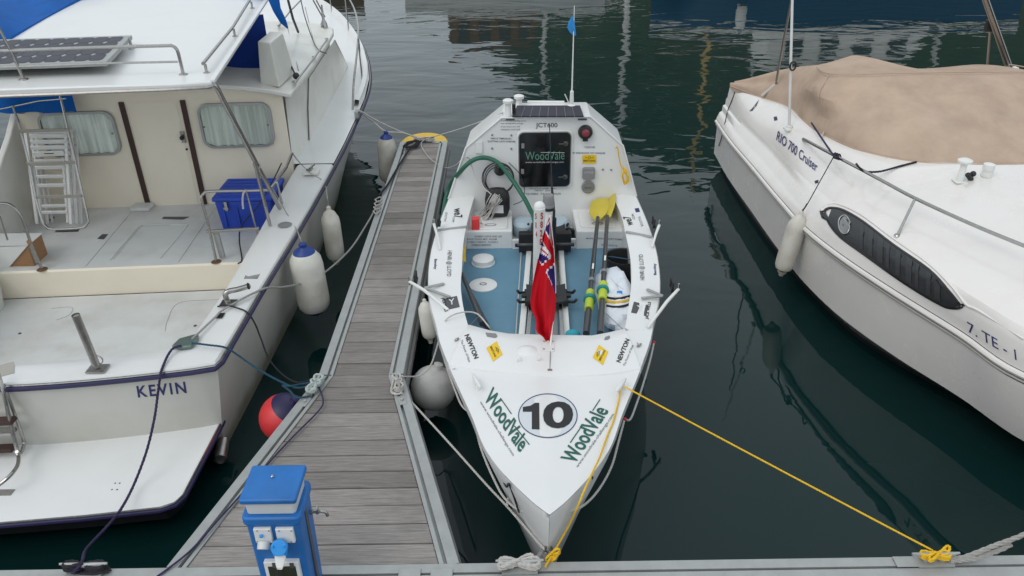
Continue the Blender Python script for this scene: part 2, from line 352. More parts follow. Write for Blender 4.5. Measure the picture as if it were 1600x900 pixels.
M['far_wall'] = mat('pale_render', (0.52, 0.49, 0.44), 0.8, var=0.08)
M['leaf'] = mat('hill_scrub', (0.030, 0.045, 0.022), 0.9, var=0.6, scale=0.35)
M['rock'] = mat('hill_rock', (0.10, 0.085, 0.06), 0.9, var=0.5, scale=0.2)
def glassmat():
    m = bpy.data.materials.new('window_glass'); m.use_nodes = True; N = m.node_tree.nodes; L = m.node_tree.links
    N.remove(N['Principled BSDF']); t = N.new('ShaderNodeBsdfTransparent'); t.inputs[0].default_value = (0.95, 0.97, 0.96, 1); g = N.new('ShaderNodeBsdfGlossy'); g.inputs['Roughness'].default_value = 0.05
    fr = N.new('ShaderNodeFresnel'); fr.inputs[0].default_value = 1.5; mx = N.new('ShaderNodeMixShader'); L.new(fr.outputs[0], mx.inputs[0]); L.new(t.outputs[0], mx.inputs[1]); L.new(g.outputs[0], mx.inputs[2]); L.new(mx.outputs[0], N['Material Output'].inputs[0]); return m
M['glass'] = glassmat()
def watermat():
    m = bpy.data.materials.new('harbour_water'); m.use_nodes = True; N = m.node_tree.nodes; L = m.node_tree.links; b = N['Principled BSDF']
    b.inputs['Base Color'].default_value = (0.003, 0.018, 0.018, 1); b.inputs['Roughness'].default_value = 0.02; b.inputs['IOR'].default_value = 1.333
    g = N.new('ShaderNodeNewGeometry'); sep = N.new('ShaderNodeSeparateXYZ'); L.new(g.outputs['Position'], sep.inputs[0])
    # the berths between the pontoons are sheltered, the open basin beyond is rippled
    mr = N.new('ShaderNodeMapRange'); mr.inputs[1].default_value = 4.0; mr.inputs[2].default_value = 11.0; mr.inputs[3].default_value = 0.13; mr.inputs[4].default_value = 1.0; L.new(sep.outputs['Y'], mr.inputs[0])
    def layer(sc, stretch, dist):
        mp = N.new('ShaderNodeMapping'); mp.inputs['Scale'].default_value = stretch; L.new(g.outputs['Position'], mp.inputs[0])
        n = N.new('ShaderNodeTexNoise'); n.inputs['Scale'].default_value = sc; n.inputs['Detail'].default_value = 2; n.inputs['Roughness'].default_value = 0.45; n.inputs['Distortion'].default_value = 0.8; L.new(mp.outputs[0], n.inputs['Vector'])
        k = N.new('ShaderNodeMath'); k.operation = 'MULTIPLY'; k.inputs[1].default_value = dist; L.new(n.outputs['Fac'], k.inputs[0]); return k.outputs[0]
    a = layer(0.85, (0.62, 1.15, 1), 1.25); c = layer(2.4, (0.62, 1.2, 1), 0.28); d = layer(0.25, (1, 1, 1), 1.2)
    s1 = N.new('ShaderNodeMath'); L.new(a, s1.inputs[0]); L.new(c, s1.inputs[1]); s2 = N.new('ShaderNodeMath'); L.new(s1.outputs[0], s2.inputs[0]); L.new(d, s2.inputs[1])
    h = N.new('ShaderNodeMath'); h.operation = 'MULTIPLY'; L.new(s2.outputs[0], h.inputs[0]); L.new(mr.outputs[0], h.inputs[1])
    bp = N.new('ShaderNodeBump'); bp.inputs['Strength'].default_value = 1.0; bp.inputs['Distance'].default_value = 0.021; L.new(h.outputs[0], bp.inputs['Height']); L.new(bp.outputs[0], b.inputs['Normal'])
    return m
M['water'] = watermat()

# ------------------------------------------------------------------ water, hillside and the far side of the basin
tag(MB().add([(-300, -60, 0), (300, -60, 0), (300, 400, 0), (-300, 400, 0)], [(0, 1, 2, 3)]).build('water', M['water'], smooth=False), 'dark green harbour water with small ripples', 'water', kind='structure')
hh = tab([-220, -120, -60, -25, -8, 8, 30, 90, 220], [15, 14, 13, 10, 13, 36, 44, 46, 40])
rows = []
for j in range(26):
    t = j / 25; rows.append([V(x, 78 + 60 * t + 4 * math.sin(x * 0.07), 1.6 + (hh(x) - 1.6) * min(1, t * 1.5) ** 0.7 + (RNG.normal() * 0.9 if 0 < j else 0)) for x in np.linspace(-220, 220, 120)])
tag(MB().grid(rows).build('hillside', M['leaf']), 'dark scrub hillside behind the harbour', 'hillside', kind='structure')
mb = MB().mm((-220, 70, -2), (220, 79, 1.7)); tag(mb.build('harbour_wall', M['rock'], smooth=False), 'stone quay along the far side of the basin', 'quay', kind='structure')

def far_boat(x0, x1, Y, hullm, topm, fb, cab, label, mast=None, mastm=None, bow=1):
    L = x1 - x0; B = L * 0.15; c = (x0 + x1) / 2
    t = thing('moored_boat', label, 'boat', (c, Y + B, 0), 'boats moored across the basin')
    rows = []
    for k in range(15):
        s = k / 14; u = s if bow > 0 else 1 - s; w = B * (1 - max(0, (u - 0.45) / 0.55) ** 2.2) * (0.9 + 0.1 * min(1, u * 3)); z = fb * (1 + 0.25 * u * u)
        x = x0 + L * s; rows.append([V(x, Y + B - w, z), V(x, Y + B - w * 0.92, 0.05), V(x, Y + B, -0.35), V(x, Y + B + w * 0.92, 0.05), V(x, Y + B + w, z)])
    m = MB().grid(rows); m.poly([rows[0][i] for i in range(5)]); m.poly([rows[-1][i] for i in range(5)]); m.build('hull', hullm, t)
    MB().grid([[r[0] + V(0, 0.02, -0.04), r[4] + V(0, -0.02, -0.04)] for r in rows]).build('deck', M['farw'], t)
    MB().grid([[r[0] + V(0, -0.03, -0.10), r[0] + V(0, -0.03, 0.06)] for r in rows]).build('rubbing_strake', M['farw'], t)
    a, b = (0.2, 0.68) if bow > 0 else (0.32, 0.8)
    MB().poly([(x0 + L * a, Y + B * 0.45, fb), (x0 + L * b, Y + B * 0.45, fb), (x0 + L * (b - 0.07), Y + B * 0.5, fb + cab), (x0 + L * (a + 0.02), Y + B * 0.5, fb + cab)], (0, B * 1.05, 0)).build('cabin', topm, t)
    for k in range(4):
        xx = x0 + L * (a + 0.06 + (b - a - 0.18) * k / 3); MB().mm((xx, Y + B * 0.44, fb + cab * 0.35), (xx + L * 0.05, Y + B * 0.46, fb + cab * 0.75)).build('window', M['pane'], t, smooth=False)
    if mast:
        mx = x0 + L * 0.52
        ms = MB().tube([(mx, Y + B, fb), (mx, Y + B, mast)], [0.14, 0.10], 8).build('mast', mastm, t)
        MB().tube([(mx, Y + B, fb + 1.3), (mx - bow * L * 0.38, Y + B, fb + 1.2)], 0.07, 8).build('boom', mastm, ms)
        MB().tube([(mx - 0.9, Y + B, mast * 0.6), (mx + 0.9, Y + B, mast * 0.6)], 0.025, 6).build('spreader', mastm, ms)
        for e in (x0 + 0.1, x1 - 0.1): MB().tube([(mx, Y + B, mast - 0.1), (e, Y + B, fb * 1.1)], 0.012, 5).build('stay', M['steel'], ms)
    return t
far_boat(4.6, 15.6, 24.6, M['farblue'], M['farw'], 1.0, 1.35, 'long dark blue hulled boat with white cabin mirrored in the water beyond the cruiser', bow=-1)
far_boat(-3.4, 3.4, 27.5, M['farw'], M['farbr'], 0.9, 1.2, 'white hulled motor boat with brown cabin moored beyond the small blue pennant', bow=1)
far_boat(-13.5, -5.2, 29, M['farbr'], M['farw'], 1.1, 1.3, 'brown hulled wooden boat with white cabin moored beyond the old motor boat bow', bow=1)
t = thing('fender', 'white fender on the side of the far dark blue boat', 'fender', (7.0, 24.45, 0.15)); MB().lathe([(0.02, 0), (0.14, 0.06), (0.16, 0.15), (0.16, 0.65), (0.10, 0.78)], (7.0, 24.45, 0.15), n=16).build('fender_body', M['farw'], t); MB().lathe([(0.09, 0.78), (0.05, 0.86), (0.02, 0.92)], (7.0, 24.45, 0.15), n=12).build('fender_cap', M['fendb'], t)
for x0, x1, Y, h, mm_, lb in ((1.2, 9.4, 36, 11.5, M['farw'], 'white sailing yacht with white mast behind the blue hulled boat'), (5.2, 15.6, 41, 14.0, M['fary'], 'white sailing yacht with varnished wooden mast'),
        (-2.6, 6.6, 46, 12.5, M['farw'], 'white sailing yacht moored behind the brown cabin boat'), (9.5, 20.0, 47, 13.0, M['steel'], 'white sailing yacht with grey metal mast'), (16.0, 26.0, 38, 12.5, M['steel'], 'white sailing yacht moored past the end of the blue hulled boat')):
    far_boat(x0, x1, Y, M['farw'], M['farw'], 1.1, 0.6, lb, mast=h, mastm=mm_)
for x0, x1, h, lb in ((-36, -17, 9.5, 'pale rendered harbour building on the far quay, the widest one'), (14, 24, 10.5, 'pale rendered harbour building on the far quay, tall and narrow')):
    t = thing('harbour_building', lb, 'building', ((x0 + x1) / 2, 76, 1.7), 'buildings on the far quay')
    MB().mm((x0, 72.5, 1.7), (x1, 78, h)).build('wall', M['far_wall'], t, smooth=False)
    MB().mm((x0 - 0.3, 72.2, h), (x1 + 0.3, 78.3, h + 0.4)).build('roof', M['farbr'], t, smooth=False)
    for r in range(3):
        for k in range(int((x1 - x0) / 2.6)):
            xx = x0 + 1 + 2.6 * k; zz = 2.6 + 2.7 * r
            if zz + 1.4 < h: MB().mm((xx, 72.42, zz), (xx + 1.1, 72.52, zz + 1.4)).build('window', M['pane'], t, smooth=False)

# ------------------------------------------------------------------ pontoons
DZ = 0.55
def sweep(path, prof):
    """extrude a closed profile of (inward offset, z) along a plan path with mitred corners; inward = left of travel"""
    path = [V(*p) for p in path]; rings = []
    for i, p in enumerate(path):
        d0 = _n(path[i] - path[i - 1]) if i > 0 else None; d1 = _n(path[i + 1] - path[i]) if i < len(path) - 1 else None
        n0 = V(-d0[1], d0[0]) if d0 is not None else None; n1 = V(-d1[1], d1[0]) if d1 is not None else None
        if n0 is None: n = n1
        elif n1 is None: n = n0
        else: n = (n0 + n1) / (1 + np.dot(n0, n1))
        rings.append([V(p[0] + n[0] * d, p[1] + n[1] * d, z) for d, z in prof])
    mb = MB().grid(rings, wrap=True); mb.poly(rings[0]); mb.poly(rings[-1]); return mb
RAIL = [(0, 0.30), (0, DZ - 0.012), (0.006, DZ + 0.004), (0.068, DZ + 0.004), (0.068, DZ - 0.03), (0.088, DZ - 0.03), (0.088, DZ + 0.002), (0.112, DZ + 0.002), (0.112, 0.40), (0.02, 0.30)]
XL, XR, YE, YK, YB = -1.4525, -0.8085, 10.15, 4.83, 3.045
fp = thing('finger_pontoon', 'narrow finger pontoon of grey weathered planks between aluminium edges', 'pontoon', ((XL + XR) / 2, 6.6, 0))
lpath = [(XL, YE), (XL, YK), (-1.924, YB)]; rpath = [(-0.30, YB), (XR, YK), (XR, YE)]
sweep(lpath, RAIL).build('edge_rail', M['alu'], fp, smooth=False)
sweep(rpath, RAIL).build('edge_rail', M['alu'], fp, smooth=False)
for pth in (lpath, rpath): sweep(pth, [(-0.022, 0.40), (-0.022, 0.46), (-0.004, 0.48), (-0.004, 0.38)]).build('rubbing_strip', M['grey'], fp, smooth=False)
for pth in (lpath, rpath):
    for i in range(1): 
        k = pth[1]; MB().mm((k[0] - 0.05 + (0.05 if k[0] < -1 else -0.05), k[1] - 0.006, DZ + 0.0045), (k[0] + 0.05 + (0.05 if k[0] < -1 else -0.05), k[1] + 0.006, DZ + 0.006)).build('joint', M['dgrey'], fp, smooth=False)
def edge_x(y, left):
    if left: e = XL if y >= YK else lerp(-1.924, XL, (y - YB) / (YK - YB)); return e + 0.114 * (1 if y >= YK else 1.035)
    e = XR if y >= YK else lerp(-0.30, XR, (y - YB) / (YK - YB)); return e - 0.114 * (1 if y >= YK else 1.04)
y = YB + 0.004; k = 0
while y < YE - 0.07:
    w = 0.1425; y1 = min(y + w, YE - 0.055); zt = DZ - 0.006 + RNG.normal() * 0.0016; tl = RNG.normal() * 0.0014
    a, b = [(edge_x(q, True), edge_x(q, False)) for q in (y, y1)]
    mb = MB().add([(a[0], y, zt + tl), (a[1], y, zt - tl), (b[1], y1, zt - tl), (b[0], y1, zt + tl), (a[0], y, zt - 0.03), (a[1], y, zt - 0.03), (b[1], y1, zt - 0.03), (b[0], y1, zt - 0.03)],
        [(0, 1, 2, 3), (7, 6, 5, 4), (0, 4, 5, 1), (1, 5, 6, 2), (2, 6, 7, 3), (3, 7, 4, 0)])
    pl = mb.build('plank', M['wood'], fp, smooth=False, bevel=0.004)
    for xx in (a[0] + 0.03, a[1] - 0.03):
        if y < 6.5: MB().lathe([(0.004, 0), (0.004, 0.0012)], (xx, (y + y1) / 2 + 0.035, zt - 0.0006 + 0.001), n=8).build('screw', M['steeld'], pl)
    y += 0.150; k += 1
MB().mm((XL + 0.01, YE - 0.05, 0.35), (XR - 0.01, YE + 0.02, DZ + 0.002)).build('end_beam', M['alu'], fp, smooth=False)
for yy in (3.6, 5.6, 7.6, 9.4): MB().mm((XL + 0.06 - (0.1 if yy < 4 else 0), yy - 0.55, -0.25), (XR - 0.06 + (0.1 if yy < 4 else 0), yy + 0.45, 0.36)).build('float', M['rubber'], fp, smooth=False, bevel=0.03)
cx = (XL + XR) / 2
mb = MB().poly([(cx + 0.315 * math.cos(a), YE + 0.025 + 0.40 * math.sin(a), 0.42) for a in np.linspace(0, math.pi, 17)], (0, 0, 0.125)); mb.build('end_bumper', M['yellow'], fp, bevel=0.02)
def cleat(parent, c, u, L=0.2, m=None):
    """two-horned cleat on a base plate; u = direction of the horns"""
    c = V(c); u = _n(V(*u, 0)); w = V(-u[1], u[0], 0); m = m or M['alu']
    R = np.stack([u, w, V(0, 0, 1)], 1)
    mb = MB().box(c + V(0, 0, 0.006), (L * 0.75, L * 0.33, 0.012), R)
    for s in (-1, 1): mb.lathe([(0.016, 0), (0.012, 0.03), (0.012, 0.045)], c + u * s * L * 0.17 + V(0, 0, 0.01), n=10)
    mb.tube([c + u * s * L / 2 + V(0, 0, 0.05 + 0.012 * abs(s) ** 2) for s in np.linspace(-1, 1, 9)], [0.006, 0.010, 0.013, 0.014, 0.014, 0.014, 0.013, 0.010, 0.006], 8)
    return mb.build('cleat', m, parent)
DL = _n(V(-1.924 + 1.4525, YB - YK, 0)); DR = _n(V(-0.30 - XR, YB - YK, 0))
cL = V(XL + 0.045, YK - 0.06, DZ + 0.004) + DL * 0.10; cR = V(XR - 0.05, YK - 0.06, DZ + 0.004) + DR * 0.10
cleat(fp, cL, DL[:2]); cleat(fp, cR, DR[:2])
for c, d in ((cL, DL), (cR, DR)):
    q = c + d * 0.17; mb = MB().beam(q - d * 0.05, q + d * 0.05, 0.055, 0.012); mb.lathe([(0.013, 0), (0.013, 0.012), (0.008, 0.014)], q + V(0, 0, 0.006), n=8); mb.build('bolted_plate', M['alu'], fp, smooth=False, bevel=0.004)
cE = V(cx + 0.02, YE - 0.01, DZ + 0.004); cleat(fp, cE, (1, 0), 0.24, M['dgrey'])

mp_ = thing('main_pontoon', 'long main pontoon walkway with aluminium edge where the power pedestal stands', 'pontoon', (0, 2.2, 0))
def slab(xa, xb, ya, yb, za, zb): return MB().mm((xa, ya, za), (xb, yb, zb))
qpath = [(9, YB - 0.004), (-9, YB - 0.004)]
sweep(qpath, [(0, 0.30), (0, DZ - 0.01), (0.006, DZ + 0.007), (0.066, DZ + 0.007), (0.066, DZ - 0.03), (0.082, DZ - 0.03), (0.082, DZ + 0.006), (0.150, DZ + 0.006), (0.150, 0.40), (0.02, 0.30)]).build('edge_rail', M['alu'], mp_, smooth=False)
MB().mm((-9, 2.985, DZ - 0.028), (9, 2.97, DZ - 0.026)).build('groove_insert', M['navy'], mp_, smooth=False)
for i in range(-30, 31):
    x = i * 0.15; slab(x, x + 0.1425, 1.35, YB - 0.158, DZ - 0.034, DZ - 0.004 + RNG.normal() * 0.0012).build('plank', M['wood'], mp_, smooth=False, bevel=0.004)
for i in range(-2, 3): slab(i * 2.4 - 0.9, i * 2.4 + 0.9, 1.4, 2.9, -0.25, 0.36).build('float', M['rubber'], mp_, smooth=False, bevel=0.03)
sweep([(-9, 1.23), (9, 1.23)], [(0, 0.30), (0, DZ + 0.005), (0.115, DZ + 0.005), (0.115, 0.30)]).build('edge_rail', M['alu'], mp_, smooth=False)
cQ1 = P(812, 888, DZ + 0.01); cQ2 = P(1458, 877, DZ + 0.01); cQ3 = P(135, 893, DZ + 0.01)
for c in (cQ1, cQ2, cQ3): cleat(mp_, c, (1, 0), 0.26)
for c in (P(1415, 878, DZ + 0.012), P(690, 897, DZ + 0.01), P(640, 897, DZ + 0.01)): MB().box(c + V(0, 0, 0.002), (0.12, 0.07, 0.008)).build('bolted_plate', M['alu'], mp_, smooth=False, bevel=0.003)

# ------------------------------------------------------------------ power and water pedestal
pc = V(-1.163, 2.872, 0)
pd = thing('power_pedestal', 'blue plastic power and water pedestal with white lamp band on the walkway', 'pedestal', (pc[0], pc[1], DZ))
def rbox(w, d, z0, z1, r, tw=None, td=None, c=pc):
    tw = tw or w; td = td or d
    a = rrect(w, d, r); b = rrect(tw, td, r)
    mb = MB().grid([[V(c[0] + x, c[1] + y, z0) for x, y in a], [V(c[0] + x, c[1] + y, z1) for x, y in b]], wrap=True)
    mb.poly([V(c[0] + x, c[1] + y, z0) for x, y in a]); mb.poly([V(c[0] + x, c[1] + y, z1) for x, y in b]); return mb
rbox(0.245, 0.225, DZ - 0.002, 1.165, 0.025, 0.262, 0.24).build('body', M['blue'], pd, bevel=0.006)
rbox(0.285, 0.262, 1.165, 1.215, 0.03).build('collar', M['blue'], pd, bevel=0.010)
rbox(0.235, 0.205, 1.215, 1.295, 0.018, 0.242, 0.212).build('lamp_band', M['lamp'], pd, bevel=0.004)
lid = rbox(0.272, 0.245, 1.295, 1.325, 0.014).build('lid', M['blue'], pd, bevel=0.008)
MB().lathe([(0.009, 0), (0.009, 0.006), (0.005, 0.010)], (pc[0] - 0.012, pc[1] + 0.035, 1.325), n=8).build('bolt', M['steel'], lid)
yf = pc[1] - 0.125
def front(x, y): return PY(x, y, yf)
def fbox(x0, x1, y0, y1, d, yo=0.0): 
    a, b = front(x0, y1), front(x1, y0); return MB().mm((a[0], yf - d + yo, a[2]), (b[0], yf + 0.012 + yo, b[2]))
s1 = fbox(401, 423, 824, 846, 0.012).build('socket', M['plastic'], pd, smooth=False, bevel=0.004)
c = front(413, 845); MB().lathe([(0.030, 0), (0.030, 0.035), (0.024, 0.037), (0.024, 0.026)], c + V(0, -0.005, 0), (0, -0.75, -0.66), 20).build('socket_cover', M['lamp'], s1)
MB().box(front(410, 833) + V(0, -0.02, 0), (0.016, 0.014, 0.014)).build('latch', M['sockblue'], s1, smooth=False, bevel=0.003)
s2 = fbox(435, 458, 824, 846, 0.012).build('socket', M['plastic'], pd, smooth=False, bevel=0.004)
c = front(441, 845); ax = _n(V(0, -0.9, 0.42)); MB().lathe([(0.034, 0), (0.040, 0.012), (0.040, 0.032), (0.036, 0.036)], c + V(0, -0.03, 0), ax, 22).build('plug_ring', M['sockblue'], s2)
for k in range(4):
    a = math.pi / 4 + k * math.pi / 2; MB().box(c + V(0, -0.045, 0) + V(0.038 * math.cos(a), -0.008, 0.038 * math.sin(a)), (0.010, 0.03, 0.010)).build('lug', M['sockblue'], s2, smooth=False, bevel=0.002)
plug = MB().grid([[front(441, 850) + V(x * w, -0.045 - 0.012 * j, -0.015 - 0.013 * j + y * 0.4 * w) for x, y in rrect(2, 2, 0.7)] for j, w in enumerate((0.028, 0.027, 0.024, 0.020, 0.013))], wrap=True)
plug.build('plug', M['plastic'], s2)
pw = [front(441, 864) + V(0, -0.085, -0.02)] + [front(440, 876) + V(0, -0.095, -0.03), front(439, 893) + V(0, -0.07, -0.05), V(pc[0] + 0.02, yf - 0.06, 0.75), V(pc[0] + 0.03, yf - 0.08, DZ + 0.02), V(pc[0] + 0.2, yf - 0.2, DZ + 0.012)]
tag(MB().tube(smooth(pw, 8), 0.006, 8).build('power_cable', M['black']), 'black power cable plugged into the blue pedestal', 'cable')
for sc_, xs2 in ((s1, (403, 421)), (s2, (437, 456))):
    for xx in xs2:
        for yy in (826.5, 843.5): MB().lathe([(0.004, 0), (0.004, 0.003)], front(xx, yy) + V(0, -0.011, 0), (0, -1, 0), 8).build('screw', M['steeld'], sc_)
w1 = fbox(422, 467, 874, 915, 0.018).build('breaker_box', M['plastic'], pd, smooth=False, bevel=0.005)
fbox(427, 463, 880, 912, 0.021).build('breaker_window', mat('olive_window', (0.02, 0.025, 0.012), 0.3), w1, smooth=False, bevel=0.003)
for xx in (428, 455): fbox(xx, xx + 5, 875, 882, 0.022).build('hinge', M['dgrey'], w1, smooth=False)
xs = pc[0] + 0.131
MB().mm((xs - 0.01, pc[1] - 0.02, DZ + 0.1), (xs + 0.003, pc[1] + 0.012, 1.155)).build('side_strip', M['dgrey'], pd, smooth=False)
tp = V(xs + 0.005, pc[1] + 0.055, 1.07)
tb = MB().tube(smooth([tp, tp + V(0.03, 0, 0), tp + V(0.055, 0, 0.002), tp + V(0.075, 0, -0.006), tp + V(0.082, 0, -0.03)], 5), 0.0085, 10)
tb.lathe([(0.015, 0), (0.015, 0.01)], tp, (1, 0, 0), 12); tb.mm(tp + V(0.026, -0.008, -0.012), tp + V(0.04, 0.008, 0.022)); tb.mm(tp + V(0.03, -0.022, 0.022), tp + V(0.036, 0.022, 0.027)); tb.build('tap', M['steel'], pd)
t2 = V(pc[0] - 0.131, pc[1] + 0.0, 1.13); MB().lathe([(0.012, 0), (0.012, 0.02), (0.007, 0.03)], t2, (-1, 0, 0), 10).build('tap', M['steeld'], pd)

# ------------------------------------------------------------------ white ocean rowing boat
AX = lambda Y: 0.188 + (Y - 3.017) * 0.034
_sy = [3.017, 3.1, 3.2, 3.55, 3.97, 4.5, 4.9, 5.1, 5.5, 5.95, 6.4, 6.8, 7.3, 7.6, 8.2, 9.0, 9.6, 10.0]
_sw = [0.0, 0.072, 0.142, 0.345, 0.485, 0.665, 0.79, 0.835, 0.935, 0.995, 1.02, 1.015, 0.985, 0.96, 0.89, 0.70, 0.42, 0.06]
RW = tab(_sy, _sw); RZ = tab([3.0, 3.5, 4.0, 4.5, 5.0, 6.0, 7.0, 7.6, 9.0, 10.0], [0.93, 0.875, 0.845, 0.82, 0.80, 0.805, 0.82, 0.84, 0.9, 0.95])
rb = thing('rowing_boat', 'white ocean rowing boat with number 10 on its pointed deck, beside the finger pontoon', 'boat', (AX(6.5), 6.5, 0))
ST = [3.017, 3.06, 3.1, 3.15, 3.2, 3.35, 3.55, 3.75, 3.97, 4.2, 4.5, 4.7, 4.9, 5.1, 5.3, 5.5, 5.75, 5.95, 6.2, 6.4, 6.8, 7.05, 7.3, 7.5, 7.8, 8.2, 8.6, 9.0, 9.3, 9.6, 9.8, 10.0]
def rp(Y, w, z): return V(AX(Y) + w, Y, z)
rows = []
for Y in ST:
    w, z = RW(Y), RZ(Y); t = min(1, max(0, (Y - 3.0) / 2.6)); yr = 0.36 * (1 - t) ** 2      # the stem rakes back towards the water
    wl_ = w * (0.35 + 0.43 * t); wc = w * (0.62 + 0.28 * t)
    rows.append([rp(Y, -w, z), rp(Y, -w - 0.001, z - 0.05), rp(Y + yr * 0.45, -wc, 0.40), rp(Y + yr, -wl_, 0.0), rp(Y + yr * 1.1, 0, -0.28), rp(Y + yr, wl_, 0.0), rp(Y + yr * 0.45, wc, 0.40), rp(Y, w + 0.001, z - 0.05), rp(Y, w, z)])
hull = MB().grid(rows); hull.poly(rows[-1]); hull = hull.build('hull', M['gel'], rb, ang=28)
# inner edge of the side decks (from the photo, on the deck level)
il = [P(x, y, z) for x, y, z in ((744, 300, .84), (729.5, 350, .825), (723.5, 385, .82), (721.7, 418, .815), (720, 447, .81), (724, 480, .81), (732, 506, .845))]
ir = [P(x, y, z) for x, y, z in ((952, 300, .84), (968, 331, .825), (977.5, 366, .82), (985.5, 410, .815), (986, 447, .81), (982, 480, .81), (976, 512.5, .845))]
fl = tab([p[1] for p in il[::-1]], [p[0] for p in il[::-1]]); fr_ = tab([p[1] for p in ir[::-1]], [p[0] for p in ir[::-1]])
Y0c = 5.03
def inX(Y, s): return fl(Y) if s < 0 else fr_(Y)
sdk = []
for s in (-1, 1):
    rr = []
    for Y in [4.50, 4.62, 4.75, 4.9] + list(np.linspace(Y0c, 7.52, 44)):
        o = rp(Y, s * RW(Y), RZ(Y)); ii = V(inX(Y, s), Y, RZ(Y) + 0.012)
        if Y < Y0c: ii = V(lerp(o[0], inX(Y0c, s), 0.5), Y, RZ(Y) + 0.006)
        rr.append([o - V(0, 0, .012), o + V(-s * 0.008, 0, 0.004), lerp(o, ii, 0.5) + V(0, 0, 0.010), ii, ii - V(0, 0, 0.02)])
    sdk.append(MB().grid(rr).tri().build('side_deck', M['gel'], rb, ang=50))
    wall = []
    for Y in [4.92, 5.1, 5.3, 5.5, 5.75, 5.95, 6.2, 6.4, 6.8, 7.05, 7.3, 7.52]:
        x = inX(max(Y, 5.0), s); wall.append([V(x, Y, RZ(Y) - 0.005), V(x + s * 0.03, Y, 0.48)])
    MB().grid(wall).build('cockpit_side', M['gel'], rb)
# raised deck between the cockpit and the foredeck
cb = [P(x, y, .85) for x, y in ((732, 506), (765, 515), (794, 520), (850, 522), (925, 523), (950, 518.5), (976, 512.5))]
sf = [rp(4.545, -RW(4.545), RZ(4.545) + 0.012), P(757, 577.5, .85), P(812, 583, .865), P(859, 586, .875), P(912, 586, .865), P(960, 582.5, .85), rp(4.47, RW(4.47), RZ(4.47) + 0.012)]
lo = [rp(5.03, -RW(5.03) * .99, RZ(5.03) + .006)] + cb[1:-1] + [rp(4.93, RW(4.93) * .99, RZ(4.93) + .006)]
rows = [[a - V(0, 0, 0.35) for a in cb], [a + V(0, 0, -0.006) for a in cb], [a + V(0, -0.02, 0.004) for a in cb]]
rows += [[lerp(a, b, t) + V(0, 0, 0.012 * math.sin(math.pi * t)) for a, b in zip(cb, sf)] for t in (0.25, 0.5, 0.75, 0.93)] + [[p + V(0, 0, -0.003) for p in sf], [p + V(0, -0.012, -0.03) for p in sf]]
rdk = MB().grid(rows); 
for s, e in ((-1, 0), (1, -1)):   # corners out to the gunwale
    ys = [4.53 if s < 0 else 4.46, 4.7, 4.85, 5.0]; rdk.grid([[rp(Y, s * RW(Y) * 0.995, RZ(Y) + 0.008), lerp(sf[e], cb[e], (Y - ys[0]) / (5.04 - ys[0]))] for Y in ys])
rdk = rdk.tri().build('raised_deck', M['gel'], rb, ang=30)
rows = []
for t in np.linspace(0, 1, 40):
    Y = lerp(4.56, 3.02, t); w = RW(Y); z = RZ(Y)
    rows.append([rp(Y, w * u, z + 0.004 + 0.035 * (1 - abs(u)) * min(1, w / 0.4) - (0 if abs(u) < 1 else 0.0)) for u in (-1, -0.985, -0.5, -0.12, 0, 0.12, 0.5, 0.985, 1)])
fdk = MB().grid(rows).tri().build('foredeck', M['gel'], rb, ang=20)
# cockpit floor, footwell, lockers
FZ = 0.50
rows = [[V(inX(max(Y, 5.0), -1) - 0.05, Y, FZ), V(inX(max(Y, 5.0), 1) + 0.05, Y, FZ)] for Y in np.linspace(4.90, 7.03, 12)]
floor = MB().grid(rows).build('cockpit_floor', M['floor'], rb)
MB().add([(-0.5, 7.0, FZ - 0.002), (1.3, 7.0, FZ - 0.002), (1.3, 7.55, FZ - 0.002), (-0.5, 7.55, FZ - 0.002)], [(0, 1, 2, 3)]).build('footwell_floor', M['deck'], rb, smooth=False)
XA, XB = 0.025, 0.655
lkl = MB().mm((inX(7.1, -1) - 0.03, 7.03, FZ - 0.02), (XA, 7.54, 0.69)).build('locker', M['gel'], rb, smooth=False, bevel=0.012)
lkr = MB().mm((XB, 7.0, FZ - 0.02), (inX(7.1, 1) + 0.03, 7.54, 0.69)).build('locker', M['gel'], rb, smooth=False, bevel=0.012)
MB().mm((XA, 7.01, FZ - 0.02), (XB, 7.04, 0.60)).build('footwell_sill', M['gel'], rb, smooth=False, bevel=0.008)
for lk, x0, x1 in ((lkl, -0.36, -0.02), (lkr, 0.70, 1.05)):
    c = V((x0 + x1) / 2, 7.27, 0.69); hp = MB().poly([c + V(x, y, 0.0) for x, y in rrect(x1 - x0, 0.40, 0.05)], (0, 0, 0.012)).build('hatch_cover', M['gel'], lk, bevel=0.005)
    for dy in (-0.12, 0.12):
        q = c + V(0, dy, 0.013); MB().tube([q + V(0.055 * math.cos(a), 0.024 * math.sin(a), 0) for a in np.linspace(0, 2 * math.pi, 17)[:-1]], 0.004, 6, closed=True).build('handle', M['grey'], lk)
